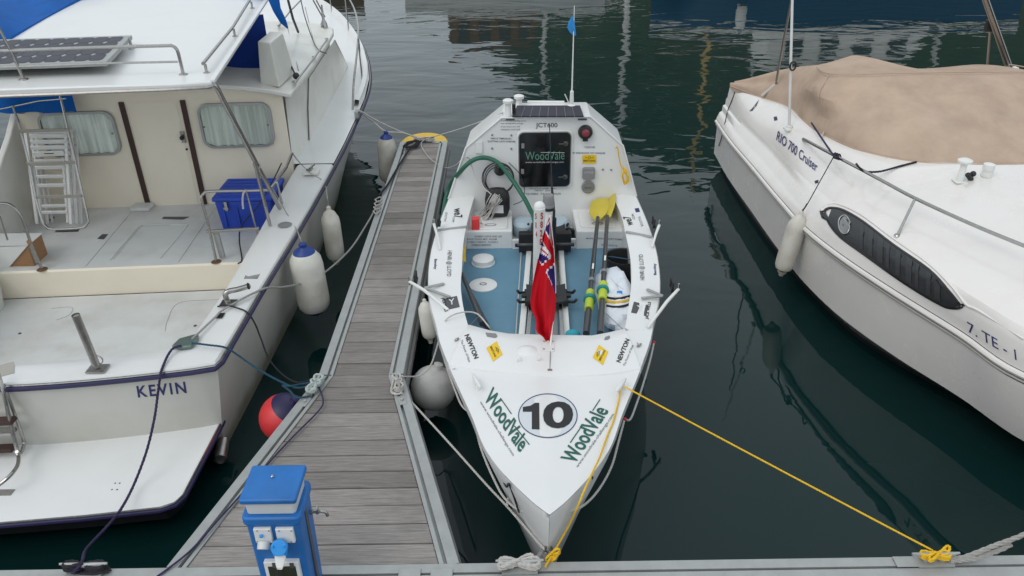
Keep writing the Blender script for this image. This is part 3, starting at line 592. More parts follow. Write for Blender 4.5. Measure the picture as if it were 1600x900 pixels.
# cabin
CB = [PY(x, y, 7.52) for x, y in ((703, 300), (731, 229), (783, 184), (922.5, 184), (970, 229), (1000, 300))]
cz = [0.80] + [0] * 4 + [0.80]; xl0, xr0 = rp(7.52, -RW(7.52), 0)[0], rp(7.52, RW(7.52), 0)[0]
R0 = [V(xl0, 7.52, RZ(7.5)), V(CB[1][0] - 0.02, 7.52, 1.38), V(CB[2][0], 7.52, CB[2][2]), V(CB[3][0], 7.52, CB[2][2]), V(CB[4][0] + 0.02, 7.52, 1.38), V(xr0, 7.52, RZ(7.5))]
def cring(Y, sx, top):
    c = AX(Y); w = RW(Y); zs = RZ(Y); a = AX(7.52)
    return [V(c - w * 0.99, Y, zs), V(c + (R0[1][0] - a) * sx, Y, lerp(zs, top, 0.66)), V(c + (R0[2][0] - a) * sx, Y, top), V(c + (R0[3][0] - a) * sx, Y, top), V(c + (R0[4][0] - a) * sx, Y, lerp(zs, top, 0.66)), V(c + w * 0.99, Y, zs)]
rings = [R0, cring(7.95, 0.98, R0[2][2] + 0.01), cring(8.05, 0.97, R0[2][2] - 0.01), cring(8.7, 0.82, 1.42), cring(9.4, 0.5, 1.2), cring(9.95, 0.1, 1.0)]
cab = MB().grid(rings).build('cabin', M['gel'], rb, ang=20)
blk = [V(xl0 + 0.012, 7.52, 0.5)] + [p + V(0, 0, 0) for p in R0] + [V(xr0 - 0.012, 7.52, 0.5)]
bulk = MB().poly(blk, (0, 0.03, 0)).build('bulkhead', M['gel'], rb, smooth=False)
# raised coaming lip round the bulkhead
MB().tube(smooth([R0[0]], 2) if 0 else [R0[0] + V(0, -.004, 0), R0[1] + V(0, -.004, 0), R0[2] + V(0, -.004, 0), R0[3] + V(0, -.004, 0), R0[4] + V(0, -.004, 0), R0[5] + V(0, -.004, 0)], 0.011, 6).build('bulkhead_edge', M['gel'], rb)
bvb = caster(bulk); YF = 7.515
# cabin hatch
hc = [PY(x, y, 7.5) for x, y in ((811.5, 208), (891.5, 208), (891.5, 290), (811.5, 290))]
hcx, hcz = (hc[0][0] + hc[1][0]) / 2, (hc[0][2] + hc[2][2]) / 2; hw, hh_ = hc[1][0] - hc[0][0], hc[0][2] - hc[2][2]
hat = MB().poly([V(hcx + x, 7.519, hcz + z) for x, z in rrect(hw + 0.05, hh_ + 0.05, 0.06)], (0, -0.022, 0)).build('hatch_frame', M['gel'], rb, bevel=0.006)
MB().tube([V(hcx + x, 7.495, hcz + z) for x, z in rrect(hw + 0.012, hh_ + 0.012, 0.05)], 0.006, 6, closed=True).build('hatch_gasket', M['grey'], hat)
hp = MB().poly([V(hcx + x, 7.497, hcz + z) for x, z in rrect(hw, hh_, 0.045)], (0, -0.010, 0)).build('hatch_pane', M['pane'], hat)
bvh_ = caster(hp)
for x, y in ((816, 228), (815.5, 268)): MB().box(PY(x + 1, y, 7.482), (0.03, 0.012, 0.05)).build('hinge', M['grey'], hat, smooth=False, bevel=0.003)
for x, y in ((884, 224), (883, 276)):
    q = PY(x, y, 7.486); MB().lathe([(0.024, 0), (0.024, 0.014), (0.018, 0.018)], q, (0, -1, 0), 14).beam(q + V(0, -0.012, 0), q + V(-0.07, -0.012, 0), 0.012, 0.012).build('latch', M['dgrey'], hat)
inkgl = mat('outline_green_lettering', (0.10, 0.26, 0.18), 0.5, var=0.05); M['inkw'] = mat('white_lettering', (0.5, 0.5, 0.5), 0.5, var=0.05)
lettering('WoodVale', (821, 250), (882, 249), (821, 237), bvh_, inkgl, hat, bold=-0.004)
MB().beam(cast(bvh_, 845, 238, .003), cast(bvh_, 882, 238.5, .003), 0.004, 0.004).build('print_line', M['inkw'], hat, smooth=False)
lettering('www.woodvale-challenge.com', (821, 255.5), (881, 255), (821, 252), bvh_, M['inkw'], hat)
# print on the bulkhead
for tx, a, b, h, mm_ in (("If you're not bleeding you're", (783, 190), (822, 190.5), 3, 'inkg'), ('not rowing hard enough.', (783, 194.5), (818, 194.5), 3, 'inkg'), ('If you know you will', (783, 199.5), (812, 199.5), 3, 'inkg'), ('succeed it isn\'t bold.', (783, 203.5), (813, 203.5), 3, 'inkg'),
        ('PAIN IS TEMPORARY,', (767, 218), (800, 218.5), 3.2, 'ink'), ('QUITTING LASTS FOREVER.', (762, 222.5), (806, 223), 3.2, 'ink'), ('JCT600', (837, 201), (871, 201), 9, 'ink'),
        ('TOGETHER', (913, 231.5), (930, 231.5), 3, 'inkg'), ('BY ENDURANCE WE CONQUER', (895, 240.5), (946, 241), 3, 'inkb'), ('MOSS DAD GABBY EMILY', (828, 295.5), (870, 295.5), 3, 'inkg'), ('HENRY   JENNY', (836, 299.5), (864, 299.5), 3, 'inkg'), ('THE GREENS   THE MACDONALDS', (821, 304.5), (876, 304), 3, 'inkg')):
    lettering(tx, a, b, (a[0], a[1] - h), bvb, M[mm_], bulk, bold=0.006)
st = MB().poly([PY(x, y, 7.517) for x, y in ((910, 242), (931.5, 242), (931.5, 255.5), (910, 255.5))], (0, -0.004, 0)).build('yellow_sticker', M['gold'], bulk, smooth=False)
lettering('BREITLING', (911.5, 252.5), (930, 252.5), (911.5, 249.5), caster(st), M['ink'], bulk, bold=0.012); lettering('>-O-<', (914, 248), (928, 248), (914, 244), caster(st), M['ink'], bulk)
q = PY(914.5, 206, 7.51); cp = MB().lathe([(0.072, 0), (0.072, 0.02), (0.062, 0.045), (0.045, 0.05)], q, (0, -1, 0), 26).build('compass', M['black'], rb)
MB().lathe([(0.04, 0), (0.034, 0.012), (0.015, 0.018)], q + V(0, -0.05, 0.002), (0, -1, 0), 20).build('compass_dial', mat('compass_red', (0.22, 0.04, 0.05), 0.25), cp)
MB().box(q + V(0, -0.03, -0.075), (0.05, 0.03, 0.02)).build('compass_lamp', M['black'], cp, smooth=False, bevel=0.004)
q = PY(919.5, 270, 7.51); iv = MB().poly([q + V(x, 0, z) for x, z in rrect(0.125, 0.125, 0.02)], (0, -0.035, 0)).build('instrument', M['grey'], rb, bevel=0.006)
lettering('LEWMAR', (913, 271), (927, 271), (913, 267.5), caster(iv), M['inkw'], iv)
q = PY(919, 292, 7.51); vt = MB().lathe([(0.068, 0), (0.068, 0.012), (0.055, 0.018), (0.05, 0.010)], q, (0, -1, 0), 24).build('deck_plate', M['grey'], rb)
MB().box(q + V(0, -0.02, 0), (0.07, 0.008, 0.012)).build('grip', M['steel'], vt, smooth=False)
for x, y in ((942, 265), (955, 265.5), (769, 211), (799, 211.5), (769, 232), (799, 232.5)): MB().lathe([(0.011, 0), (0.009, 0.006)], PY(x, y, 7.517), (0, -1, 0), 10).build('bolt', M['grey'], bulk)
MB().poly([PY(x, y, 7.517) for x, y in ((743, 221), (754, 220.5), (754, 239), (743, 239.5))], (0, -0.012, 0)).build('socket_plate', M['plastic'], bulk, smooth=False, bevel=0.003)
for x in (797, 910): MB().box(PY(x, 186.5, 7.512), (0.085, 0.02, 0.012)).build('hinge', M['dgrey'], bulk, smooth=False)
# cable gland with the coil, black bag, lamp mast and the grey vent
q = PY(781, 265, 7.515); gl = MB().lathe([(0.062, 0), (0.062, 0.015), (0.05, 0.02)], q, (0, -1, 0), 22).build('gland_ring', M['grey'], rb)
MB().lathe([(0.048, 0.0), (0.052, 0.03), (0.045, 0.055), (0.02, 0.065)], q + V(0, -0.012, 0), (0, -1, 0.1), 20).build('plug', M['black'], gl)
MB().tube([q + V(0, -0.07, 0.01), q + V(-0.01, -0.085, 0.05), q + V(-0.012, -0.05, 0.10)], 0.016, 8).build('plug_tail', M['black'], gl)
mb = MB()
for k, (r, dx, dz) in enumerate(((0.155, 0, 0), (0.148, 0.008, -0.006), (0.16, -0.006, 0.004), (0.14, 0.012, -0.012))):
    c0 = PY(779, 278, 7.49); mb.tube([c0 + V(dx + r * math.cos(a), -0.012 * k, dz + 1.05 * r * math.sin(a)) for a in np.linspace(0, 2 * math.pi, 41)[:-1]], 0.005, 6, closed=True)
mb.tube(smooth([PY(795, 254, 7.48), PY(812, 272, 7.46), PY(819, 292, 7.44), PY(817, 312, 7.4), PY(802, 320, 7.35)], 6), 0.004, 6)
tag(mb.build('cable_coil', M['black']), 'coil of thin black cable hanging round a plug on the rowing boat bulkhead', 'cable')
q = PY(777, 303, 7.36); rows = []
for j, (w, h) in enumerate(((0.0, 0), (0.10, .02), (0.125, .1), (0.125, .2), (0.115, .26), (0.07, .31), (0.0, .325))): rows.append([V(q[0] + x * w, q[1] + y * 0.055 * (w / 0.125), 0.695 + h) for x, y in rrect(2, 2, 0.6)])
bg = thing('black_bag', 'small black bag with grey label on the rowing boat locker', 'bag', (q[0], q[1], 0.69)); MB().grid(rows, wrap=True).build('bag_body', M['black'], bg)
MB().poly([V(q[0] + x, q[1] - 0.0565, 0.80 + z) for x, z in ((-0.06, -0.035), (0.06, -0.04), (0.058, 0.045), (-0.062, 0.045))], (0, -0.004, 0)).build('bag_label', M['lamp'], bg, smooth=False)
hs_ = smooth([V(*rp(7.05, -RW(7.05) - 0.02, 0.60)), P(699, 300, .85), PY(722, 265, 7.42), PY(742, 249, 7.44), PY(762, 247, 7.46), PY(780, 256, 7.43), PY(798, 278, 7.36), PY(815, 303, 7.25), PY(827, 325, 7.05), PY(836, 350, 6.75), V(0.235, 6.6, FZ + .03)], 8)
tag(MB().tube(hs_, 0.0225, 12).build('hose', M['hose']), 'thick green hose looping over the rowing boat side and bulkhead', 'hose')
# bundle of thin cord hung on the locker
mb = MB(); c0 = P(770, 318, 0.72)
for k in range(16):
    a = RNG.uniform(-1, 1, 6); p0 = PY(775 + 8 * a[0], 304 + 3 * a[1], 7.28)
    mb.tube(smooth([p0, p0 + V(-0.03 + 0.03 * a[2], -0.05, -0.06), P(756 + 7 * a[3], 333 + 4 * a[4], 0.715), P(749 + 7 * a[5], 346 + 4 * a[2], 0.706), P(756 + 7 * a[3] + 6, 340 + 4 * a[4], 0.712), p0 + V(0.02, -0.03, -0.03)], 6), 0.0042, 5)
tag(mb.build('cord_bundle', M['ropew']), 'bundle of thin pale cord hanging over the white locker', 'rope')
tag(MB().grid([[V(x, y, z) for x, y in ((P(737, 355, .72)[0], P(737, 355, .72)[1]), (P(749, 355, .72)[0], P(749, 355, .72)[1]), (P(749, 355, .72)[0], P(749, 355, .72)[1] + .08), (P(737, 355, .72)[0], P(737, 355, .72)[1] + .08))] for z in (0.69, 0.80)], wrap=True).poly([V(P(737, 355, .72)[0] + x, P(737, 355, .72)[1] + y, 0.80) for x, y in ((0, 0), (0.075, 0), (0.075, .08), (0, .08))]).build('red_box', M['red'], smooth=False, bevel=0.008), 'small red box at the end of the white locker', 'box')
# roof fittings
zt = R0[2][2] + 0.012
sp = MB().poly([P(x, y, zt + 0.006) for x, y in ((800, 183.0), (912, 183.0), (906, 166.5), (808, 166.5))], (0, 0, 0.012)).build('solar_panel', M['cell'], rb, smooth=False)
for k in range(1, 8):
    a, b = P(lerp(800, 912, k / 8), 182.6, zt + 0.019), P(lerp(808, 906, k / 8), 166.8, zt + 0.019); MB().beam(a, b, 0.003, 0.001).build('cell_line', M['grey'], sp, smooth=False)
for x, y, h in ((794, 181, 0.155), (811, 165, 0.10)):
    q = P(x, y, zt); MB().lathe([(0.034, 0), (0.03, 0.01), (0.028, h - 0.03), (0.05, h - 0.025), (0.052, h), (0.03, h + 0.012)], q, n=18).build('mushroom_vent', M['plastic'], rb)
MB().box(P(803, 178, zt) + V(0, 0, 0.05), (0.035, 0.05, 0.1)).build('bracket', M['black'], rb, smooth=False, bevel=0.005)
MB().beam(P(824, 160, zt), P(882, 160.5, zt), 0.03, 0.035).build('roof_handle', M['plastic'], rb, smooth=False, bevel=0.006)
q = P(893, 167, zt); an = MB().lathe([(0.06, 0), (0.05, 0.012), (0.022, 0.03), (0.018, 0.16), (0.012, 0.165)], q, n=14).build('antenna_base', M['plastic'], rb)
q2 = q + V(0, 0, 0.15); top = PY(897.5, 9, q[1]); MB().tube([q2, lerp(q2, top, .5), top], [0.008, 0.006, 0.004], 8).build('antenna', M['plastic'], rb)
MB().tube([q + V(-0.02, 0, 0.02), q + V(-0.07, 0, 0.13)], 0.006, 6).build('antenna_lever', M['plastic'], an)
# small blue pennant on the antenna
rows = []
ed = [((896.8, 24), (894.5, 24)), ((897.6, 33), (888.5, 34)), ((898.5, 42), (886.2, 43)), ((899.5, 49), (890, 50)), ((900.5, 55.5), (896.5, 56))]
for (a, b) in ed: rows.append([PY(lerp(a[0], b[0], t), lerp(a[1], b[1], t), q[1] + 0.012 * math.sin(3.2 * t + a[1] * 0.1)) for t in np.linspace(0, 1, 7)])
tag(MB().sheet(rows, (0, 0.0015, 0)).build('pennant', M['pennant']), 'small bright blue pennant flying from the white antenna', 'flag')

# print and fittings on the decks
bvf = caster(fdk); bvr = caster(rdk, fdk); bvs = caster(*sdk, rdk)
c = (856, 650)
patch(ring2(*c, 45.6, 34, 48), bvf, M['oval'], fdk, 'number_disc', 0.0022)
ringpatch(ring2(*c, 46.4, 34.8, 48), ring2(*c, 45.0, 33.5, 48), bvf, M['inkb'], fdk, 'number_ring', 0.0032)
patch([(817, 636.5), (829, 634.5), (836, 630), (842.5, 630), (843, 671.5), (831, 671.5), (831, 644), (817, 644)], bvf, M['ink'], fdk, 'number', 0.0036)
lettering('0', (848.5, 670.5), (895.5, 669), (848.5, 628.5), bvf, M['ink'], fdk, 'number', 0.0036, bold=0.03)
for tx, a, b, u, mm_, bo in (('WoodVale', (755, 624), (812, 708.5), (15.5, -20), 'inkgr', 0.022), ('www.woodvale-challenge.com', (748.5, 630), (800, 714), (4.2, -3.6), 'inkg', 0.004),
        ('WoodVale', (899, 726), (952, 642.5), (-24, -10), 'inkgr', 0.022), ('www.woodvale-challenge.com', (904, 732), (961, 649), (-5, -3), 'inkg', 0.004)):
    lettering(tx, a, b, (a[0] + u[0], a[1] + u[1]), bvf, M[mm_], fdk, bold=bo)
for a, b in (((782, 622.5), (799, 647)), ((804, 666), (827, 695)), ((891, 692), (911, 663)), ((926, 642), (937.5, 624.5))):
    p0, p1 = cast(bvf, *a, .003), cast(bvf, *b, .003)
    MB().beam(p0, p1, 0.006, 0.002).build('print_line', M['inkgr'], fdk, smooth=False)
for tx, a, b, u, mm_, bo in (('NEWTON', (725.5, 524.5), (741, 561.5), (7.5, -2.5), 'ink', 0.03), ('The Power of Ideas', (719, 532), (732.5, 566.5), (3.6, -1.2), 'inkg', 0.004),
        ('NEWTON', (969.5, 567.5), (984.5, 531.5), (-7, -2.8), 'ink', 0.03), ('The Power of Ideas', (976.5, 572.5), (990, 540), (-3.4, -1.2), 'inkg', 0.004)):
    lettering(tx, a, b, (a[0] + u[0], a[1] + u[1]), bvr, M[mm_], rdk, bold=bo)
for px in (((760, 544), (776, 533.5), (785.5, 554), (770.5, 565.5)), ((936, 539), (950.5, 550), (942, 571), (926, 559))):
    pt = patch(px, bvr, M['gold'], rdk, 'yellow_print', 0.003); cc = V(px[0]) * .25 + V(px[1]) * .25 + V(px[2]) * .25 + V(px[3]) * .25
    e = (V(px[2]) - V(px[1])) if cc[0] < 850 else (V(px[0]) - V(px[3])); n_ = V(-e[1], e[0]) / np.linalg.norm(e) * -1
    n_ = n_ if n_[0] * (1 if cc[0] < 850 else -1) > 0 else -n_
    for k, (tx, s) in enumerate((('BREITLING', -0.25), ('-<O>-', 0.12))):
        b0 = cc - e * (0.4 if k == 0 else 0.25) + n_ * 16 * s; b1 = cc + e * (0.4 if k == 0 else 0.25) + n_ * 16 * s; lettering(tx, b0, b1, b0 + n_ * (3.2 if k == 0 else 5), bvr, M['ink'], rdk, off=0.0045, bold=0.01)
def cw(tx, x, y0, y1, h, mm_, bo=0.0):   # reads down the left side deck / up the right one
    if x < 850: lettering(tx, (x, y0), (x + (y1 - y0) * -0.03, y1), (x + h, y0), bvs, M[mm_], sdk[0], bold=bo)
    else: lettering(tx, (x, y1), (x + (y0 - y1) * 0.06, y0), (x - h, y1), bvs, M[mm_], sdk[1], bold=bo)
lettering('we7', (709, 326), (709.5, 341), (722, 325), bvs, M['ink'], sdk[0], bold=0.02); lettering('.COM', (708, 338), (706.5, 347), (711, 338.5), bvs, M['ink'], sdk[0]); lettering('BOOTHS', (696, 332), (693.5, 346), (699.5, 332.5), bvs, M['inkg'], sdk[0])
lettering('we7', (990, 352), (985, 338), (978, 353), bvs, M['ink'], sdk[1], bold=0.02); lettering('.COM', (992.5, 343), (990, 334), (989, 344), bvs, M['ink'], sdk[1]); lettering('BOOTHS', (1005.5, 353), (1000.5, 338), (1001.5, 354), bvs, M['inkg'], sdk[1])
cw('HENRI @ LLOYD', 697.5, 392, 432, 9, 'ink'); cw('HENRI @ LLOYD', 1009, 398, 438, 9, 'ink')
cw('Bentley', 677.5, 405, 421, 5.5, 'inkb', 0.02); cw('Bentley', 1027, 412, 430, 5.5, 'inkb', 0.02)
for px in (((691, 319), (699, 320), (697, 326), (689, 325)), ((991.5, 326), (998, 325), (1000, 331), (993.5, 332))): patch(px, bvs, M['inkb'], sdk[0 if px[0][0] < 850 else 1], 'blue_print')
for px, tx, a, b, u in ((((693, 467), (714, 462.5), (718.5, 480), (697, 485)), 'JACK WILLS', (688.5, 466), (693.5, 488), (6.5, -1.5)), (((990.5, 471.5), (1013, 477), (1009.5, 494.5), (986, 488.5)), 'JACK WILLS', (1014, 499.5), (1018.5, 473), (-6, -1.2))):
    sx = 0 if px[0][0] < 850 else 1
    patch(px, bvs, M['dgrey'], sdk[sx], 'dark_print', 0.002); lettering(tx, a, b, V(a) + V(u), bvs, M['ink'], sdk[sx], bold=0.03, off=0.003)
    cc = (V(px[0]) + V(px[2])) / 2; lettering('Y', cc + V(-4, 4), cc + V(5, 2), cc + V(-5, -5), bvs, M['plastic'], sdk[sx], off=0.0045, bold=0.01)
# deck fittings: flush vents, dome, flag base plate, eyes, cleats, chocks
for px in (((758.5, 520), (775, 521.5), (777.5, 526), (774, 528.5), (761, 526)), ((945.5, 527), (952, 524.5), (953.5, 528), (950, 531), (944, 531.5))): patch(px, bvr, M['grey'], rdk, 'flush_vent', 0.003)
q = cast(bvr, 824, 548, 0); MB().ball(q - V(0, 0, 0.085), 0.125, sq=(1, 1, 0.85)).build('deck_dome', M['gel'], rdk)
for s in (-0.07, 0.07): MB().tube(smooth([q + V(s, -0.13, -0.02), q + V(s, -0.135, 0.02), q + V(s + 0.02, -0.13, 0.03), q + V(s + 0.03, -0.125, -0.02)], 4), 0.005, 6).build('deck_eye', M['plastic'], rdk)
bpx = [(848.5, 533), (866, 533), (866, 550), (848.5, 550)]
bp0 = [cast(bvr, x, y, 0.001) for x, y in bpx]; MB().poly(bp0, (0, 0, 0.006)).build('flag_base', M['plastic'], rdk, smooth=False, bevel=0.002)
for x, y in ((850, 547), (864, 547), (850, 535), (864, 535)): MB().lathe([(0.006, 0), (0.006, 0.004)], cast(bvr, x, y, 0.007), n=8).build('screw', M['steeld'], rdk)
a, b = cast(bvr, 860, 551, .01), cast(bvf, 859, 581, .012) if cast(bvf, 859, 581, .012) is not None else cast(bvr, 859, 581, .012)
MB().tube([a, b], 0.003, 6).build('flag_line', M['grey'], rdk); MB().beam(b + V(-0.015, 0, 0), b + V(0.015, 0, 0), 0.02, 0.012).build('deck_eye', M['steeld'], rdk, smooth=False)
for x, y, dx, dy in ((744.5, 604, 6, 11), (969.5, 611.5, 7, -10)):
    q = cast(bvf, x, y, 0.0); a = cast(bvf, x + dx, y + dy, 0.0); u = _n(a - q); mb = MB()
    mb.tube([q + u * s + V(0, 0, 0.05) for s in np.linspace(-0.09, 0.09, 7)], [0.008, 0.013, 0.016, 0.016, 0.016, 0.013, 0.008], 8)
    for s in (-0.035, 0.035): mb.lathe([(0.02, 0), (0.014, 0.02), (0.013, 0.05)], q + u * s, n=10)
    mb.build('cleat', M['plastic'], fdk)
for x, y in ((714, 532), (998, 541)): MB().ball(cast(bvr, x, y, 0.008), 0.013, 8, 6).tube([cast(bvr, x - 3, y + 2, .01), cast(bvr, x + 3, y - 2, .01)], 0.007, 6).build('deck_eye', M['steeld'], rdk)
# stay wires from the deck eyes into the cockpit
for a, b in (((714.5, 531.5), (752, 490)), ((998, 541), (937, 480))): MB().tube([cast(bvr, *a, 0.012), P(b[0], b[1], 0.66)], 0.0025, 5).build('stay_wire', M['steeld'], rb)
# stem and name stripe on the bow sides
for s, px in ((-1, [(770, 712), (790, 757), (797, 757), (812, 800)]), (1, [(915, 775), (925, 745)])):
    pts = [cast(caster(hull), x, y, 0.004) for x, y in px]; pts = [p for p in pts if p is not None]
    if len(pts) > 1: MB().tube(smooth(pts, 6), 0.006, 6).build('side_lettering', M['ink'], hull)
bw = rp(3.16, 0, 0.55) + V(0, 0.02, 0); MB().tube([bw + V(0.02 * math.cos(a), -0.045, 0.025 * math.sin(a)) for a in np.linspace(0, 2 * math.pi, 13)[:-1]], 0.006, 6, closed=True).build('bow_ring', M['steeld'], hull)
# round plates in the floor
for x, y, rx, h, mm_ in ((755, 407, 0.105, 0.05, 'gel'), (755, 445, 0.118, 0.012, 'plastic')):
    q = P(x, y, FZ + h * 0.5); q[2] = FZ; pl = MB().lathe([(rx * 1.08, 0), (rx * 1.08, 0.008), (rx, 0.010), (rx * 0.97, h), (rx * 0.6, h * 1.25), (0.01, h * 1.3)], q, n=26).build('floor_hatch', M[mm_], floor)
    if h < 0.02: MB().tube([q + V(0.03 * math.cos(a), 0.02 * math.sin(a), h * 1.3) for a in np.linspace(0, 2 * math.pi, 13)[:-1]], 0.004, 6, closed=True).build('grip', M['dgrey'], pl)
# sliding seat rails and hardware
def fz(x, y, z=FZ): return P(x, y, z)
for xa, xb in ((822, 836), (887, 871)):
    for (x0, y0), (x1, y1), w, h, mm_, nm in (((lerp(820, xa - 4, 0) if xa < 850 else 886, 529), (xa + (6 if xa < 850 else -5), 370), 0.055, 0.05, 'alu', 'rail_bed'),):
        pass
for x0, x1, nm, w, zz, mm_ in ((815, 829, 'rail_bed', 0.05, FZ + 0.035, 'plastic'), (825, 838, 'slide_rail', 0.032, FZ + 0.075, 'steel'), (886, 875, 'rail_bed', 0.05, FZ + 0.035, 'plastic'), (878.5, 868, 'slide_rail', 0.032, FZ + 0.075, 'steel')):
    MB().beam(P(x0, 526, zz), P(x1, 368, zz), w, 0.03 if 'bed' in nm else 0.026).build(nm, M[mm_], rb, smooth=False, bevel=0.004)
for x0, x1 in ((806, 815),): MB().tube([P(x0, 522, FZ + .03), P(x1, 385, FZ + .03)], 0.005, 6).build('foot_line', M['ropew'], rb)
MB().grid([[P(836, 525, FZ + .012), P(872, 525, FZ + .012)], [P(845, 372, FZ + .012), P(868, 372, FZ + .012)]]).build('keel_panel', M['grey'], rb)
for yc, sc, zc in ((468, 1.0, FZ + 0.10), (362, 0.9, FZ + 0.10)):
    x0, x1 = (812, 893) if yc > 400 else (826, 885); m = thing('sliding_bench', 'black sliding rowing seat ' + ('half hidden behind the red flag' if yc > 400 else 'next to the footwell, at the cabin end of the rails'), 'seat', P((x0 + x1) / 2, yc, FZ + 0.09), 'sliding seats')
    a, b = P(x0 + 12, yc - 3, zc), P(x1 - 10, yc - 3, zc); c0 = (a + b) / 2
    MB().grid([[c0 + V(x * 0.17, y * 0.13, 0.02 + 0.025 * (x * x) + 0.02 * max(0, y) ** 2) for x in np.linspace(-1, 1, 9)] for y in np.linspace(-1, 1, 7)]).sheet([[c0 + V(x * 0.17, y * 0.13, 0.02 + 0.025 * (x * x) + 0.02 * max(0, y) ** 2) for x in np.linspace(-1, 1, 9)] for y in np.linspace(-1, 1, 7)], (0, 0, -0.02)).build('seat_pad', M['black'], m)
    for s, e in ((-1, a), (1, b)):
        for dy in (-0.07, 0.09):
            MB().box(e + V(0, dy, -0.005), (0.045, 0.06, 0.05)).tube([e + V(-s * 0.0, dy, 0.0), e + V(s * 0.07, dy - 0.04, 0.02), e + V(s * 0.085, dy - 0.06, 0.055)], 0.014, 8).build('wheel_carriage', M['black'], m, bevel=0.005)
    if yc > 400: MB().beam(a + V(-0.05, 0, 0.02), b + V(0.05, 0, 0.02), 0.05, 0.03).build('cross_bar', M['black'], m, smooth=False, bevel=0.008)
fs = thing('foot_stretcher', 'black foot stretcher with straps at the footwell sill', 'foot rest', (0.34, 6.98, 0.6))
for xx in (0.16, 0.52):
    MB().mm((xx - 0.075, 6.86, 0.53), (xx + 0.075, 6.93, 0.74)).build('foot_plate', M['black'], fs, smooth=False, bevel=0.012)
    MB().tube(smooth([V(xx - 0.08, 6.86, 0.62), V(xx - 0.05, 6.80, 0.65), V(xx + 0.05, 6.80, 0.65), V(xx + 0.08, 6.86, 0.62)], 5), 0.014, 8).build('strap', M['dgrey'], fs)
MB().beam(V(0.05, 6.95, 0.57), V(0.63, 6.95, 0.57), 0.03, 0.03).build('cross_bar', M['black'], fs, smooth=False, bevel=0.004)
# lettered white tube, lamp post and their mount
q = PY(846, 420, 5.75); b0 = V(0.235, 5.95, FZ); tpt = PY(843, 326, 5.7)
wt = thing('lettered_tube', 'upright white tube with red letters behind the red flag', 'tube', b0); b1 = lerp(b0, tpt, 0.0)
MB().tube(smooth([b0, lerp(b0, tpt, .5), tpt - V(0, 0, 0.02), tpt, tpt + V(0, 0, 0.02)], 4), [0.045] * 14 + [0.035, 0.018, 0.005] if False else 0.045, 16).build('tube_body', M['plastic'], wt)
MB().ball(tpt + V(0, 0, 0.015), 0.046).build('tube_cap', M['plastic'], wt)
wtb = caster(bpy.data.objects[[o.name for o in wt.children][0]])
for k, ch in enumerate('SSR828'):
    if k % 2 == 0: pass
for k, ch in enumerate('S828'): lettering(ch, (844.6 - k * 0.5, 342.5 + 13.5 * k), (848.6 - k * 0.5, 342.5 + 13.5 * k), (844.6 - k * 0.5, 332 + 13.5 * k), wtb, M['inkr'], wt, bold=0.03, off=0.002)
for k, ch in enumerate('SR4'): lettering(ch, (836.3 + k * 0.4, 342.5 + 14 * k), (838.6 + k * 0.4, 342.5 + 14 * k), (836.3 + k * 0.4, 333 + 14 * k), wtb, M['inkr'], wt, bold=0.03, off=0.002)
q = V(0.335, 6.62, FZ); lp = thing('lamp_post', 'short white post with grey cylinder lamp next to the lettered tube', 'lamp', q); h1 = PY(855.5, 325, 6.62)[2]
MB().tube([q, V(q[0] + 0.02, q[1], h1)], 0.042, 14).build('post', M['plastic'], lp); MB().lathe([(0.055, 0), (0.055, 0.03), (0.05, 0.035), (0.05, 0.12), (0.045, 0.13)], (q[0] + 0.02, q[1], h1), n=18).build('lamp_glass', M['grey'], lp)
MB().lathe([(0.06, -0.012), (0.06, 0.012)], (q[0] + 0.02, q[1], h1), n=18).build('lamp_collar', M['black'], lp)
a = PY(859, 200, 7.3); an2 = MB().tube([V(0.40, 6.75, FZ), V(0.41, 6.8, 1.0), PY(862, 282, 6.9), PY(858.5, 193, 7.0)], [0.025, 0.022, 0.006, 0.004], 8); tag(an2.build('whip_antenna', M['black']), 'thin black whip antenna standing in front of the hatch', 'antenna')
MB().tube([V(0.40, 6.72, 0.55), V(0.40, 6.74, 0.95)], 0.04, 10).build('antenna_mount', M['black'], rb)
# ensign
hoist = [(859, 340), (862, 365), (865, 387), (868.5, 440), (868.3, 475), (865.6, 500), (864, 516), (862.5, 528), (861, 541)]
fly = [(857.5, 341), (848, 369), (842, 397), (833, 440), (829, 476), (837, 500), (838.8, 518), (849, 527), (858.5, 543)]
FR, FC = 90, 36; hz = smooth([V(x, y, 0) for x, y in hoist], 15); NR = len(hz); fz_ = smooth([V(x, y, 0) for x, y in fly], 15)
def sY(y): return 4.78 + 0.10 * (545 - y) / 205
rows = []; px = []
for i in range(NR):
    r = []; rp_ = []
    for j in range(FC + 1):
        t = j / FC; x, y = lerp(hz[i][0], fz_[i][0], t), lerp(hz[i][1], fz_[i][1], t)
        w = min(1, abs(hz[i][0] - fz_[i][0]) / 20)
        r.append(PY(x, y, sY(y) + 0.030 * w * math.sin(t * 8.5 + i * 0.028) + 0.012 * w * math.sin(t * 17 - i * 0.05))); rp_.append((x, y))
    rows.append(r); px.append(rp_)
def inp(pt, poly):
    x, y = pt; c = False; n = len(poly)
    for i in range(n):
        (x1, y1), (x2, y2) = poly[i], poly[i - 1]
        if (y1 > y) != (y2 > y) and x < (x2 - x1) * (y - y1) / (y2 - y1) + x1: c = not c
    return c
Z3 = lambda l: [(780 + a / 6.43, 300 + b / 6.43) for a, b in l]
whites = [Z3([(455, 380), (515, 262), (560, 600), (535, 590), (470, 440)]), Z3([(400, 480), (425, 470), (530, 660), (430, 745), (380, 640), (400, 590)]), Z3([(465, 795), (565, 708), (592, 1100), (560, 1000)])]
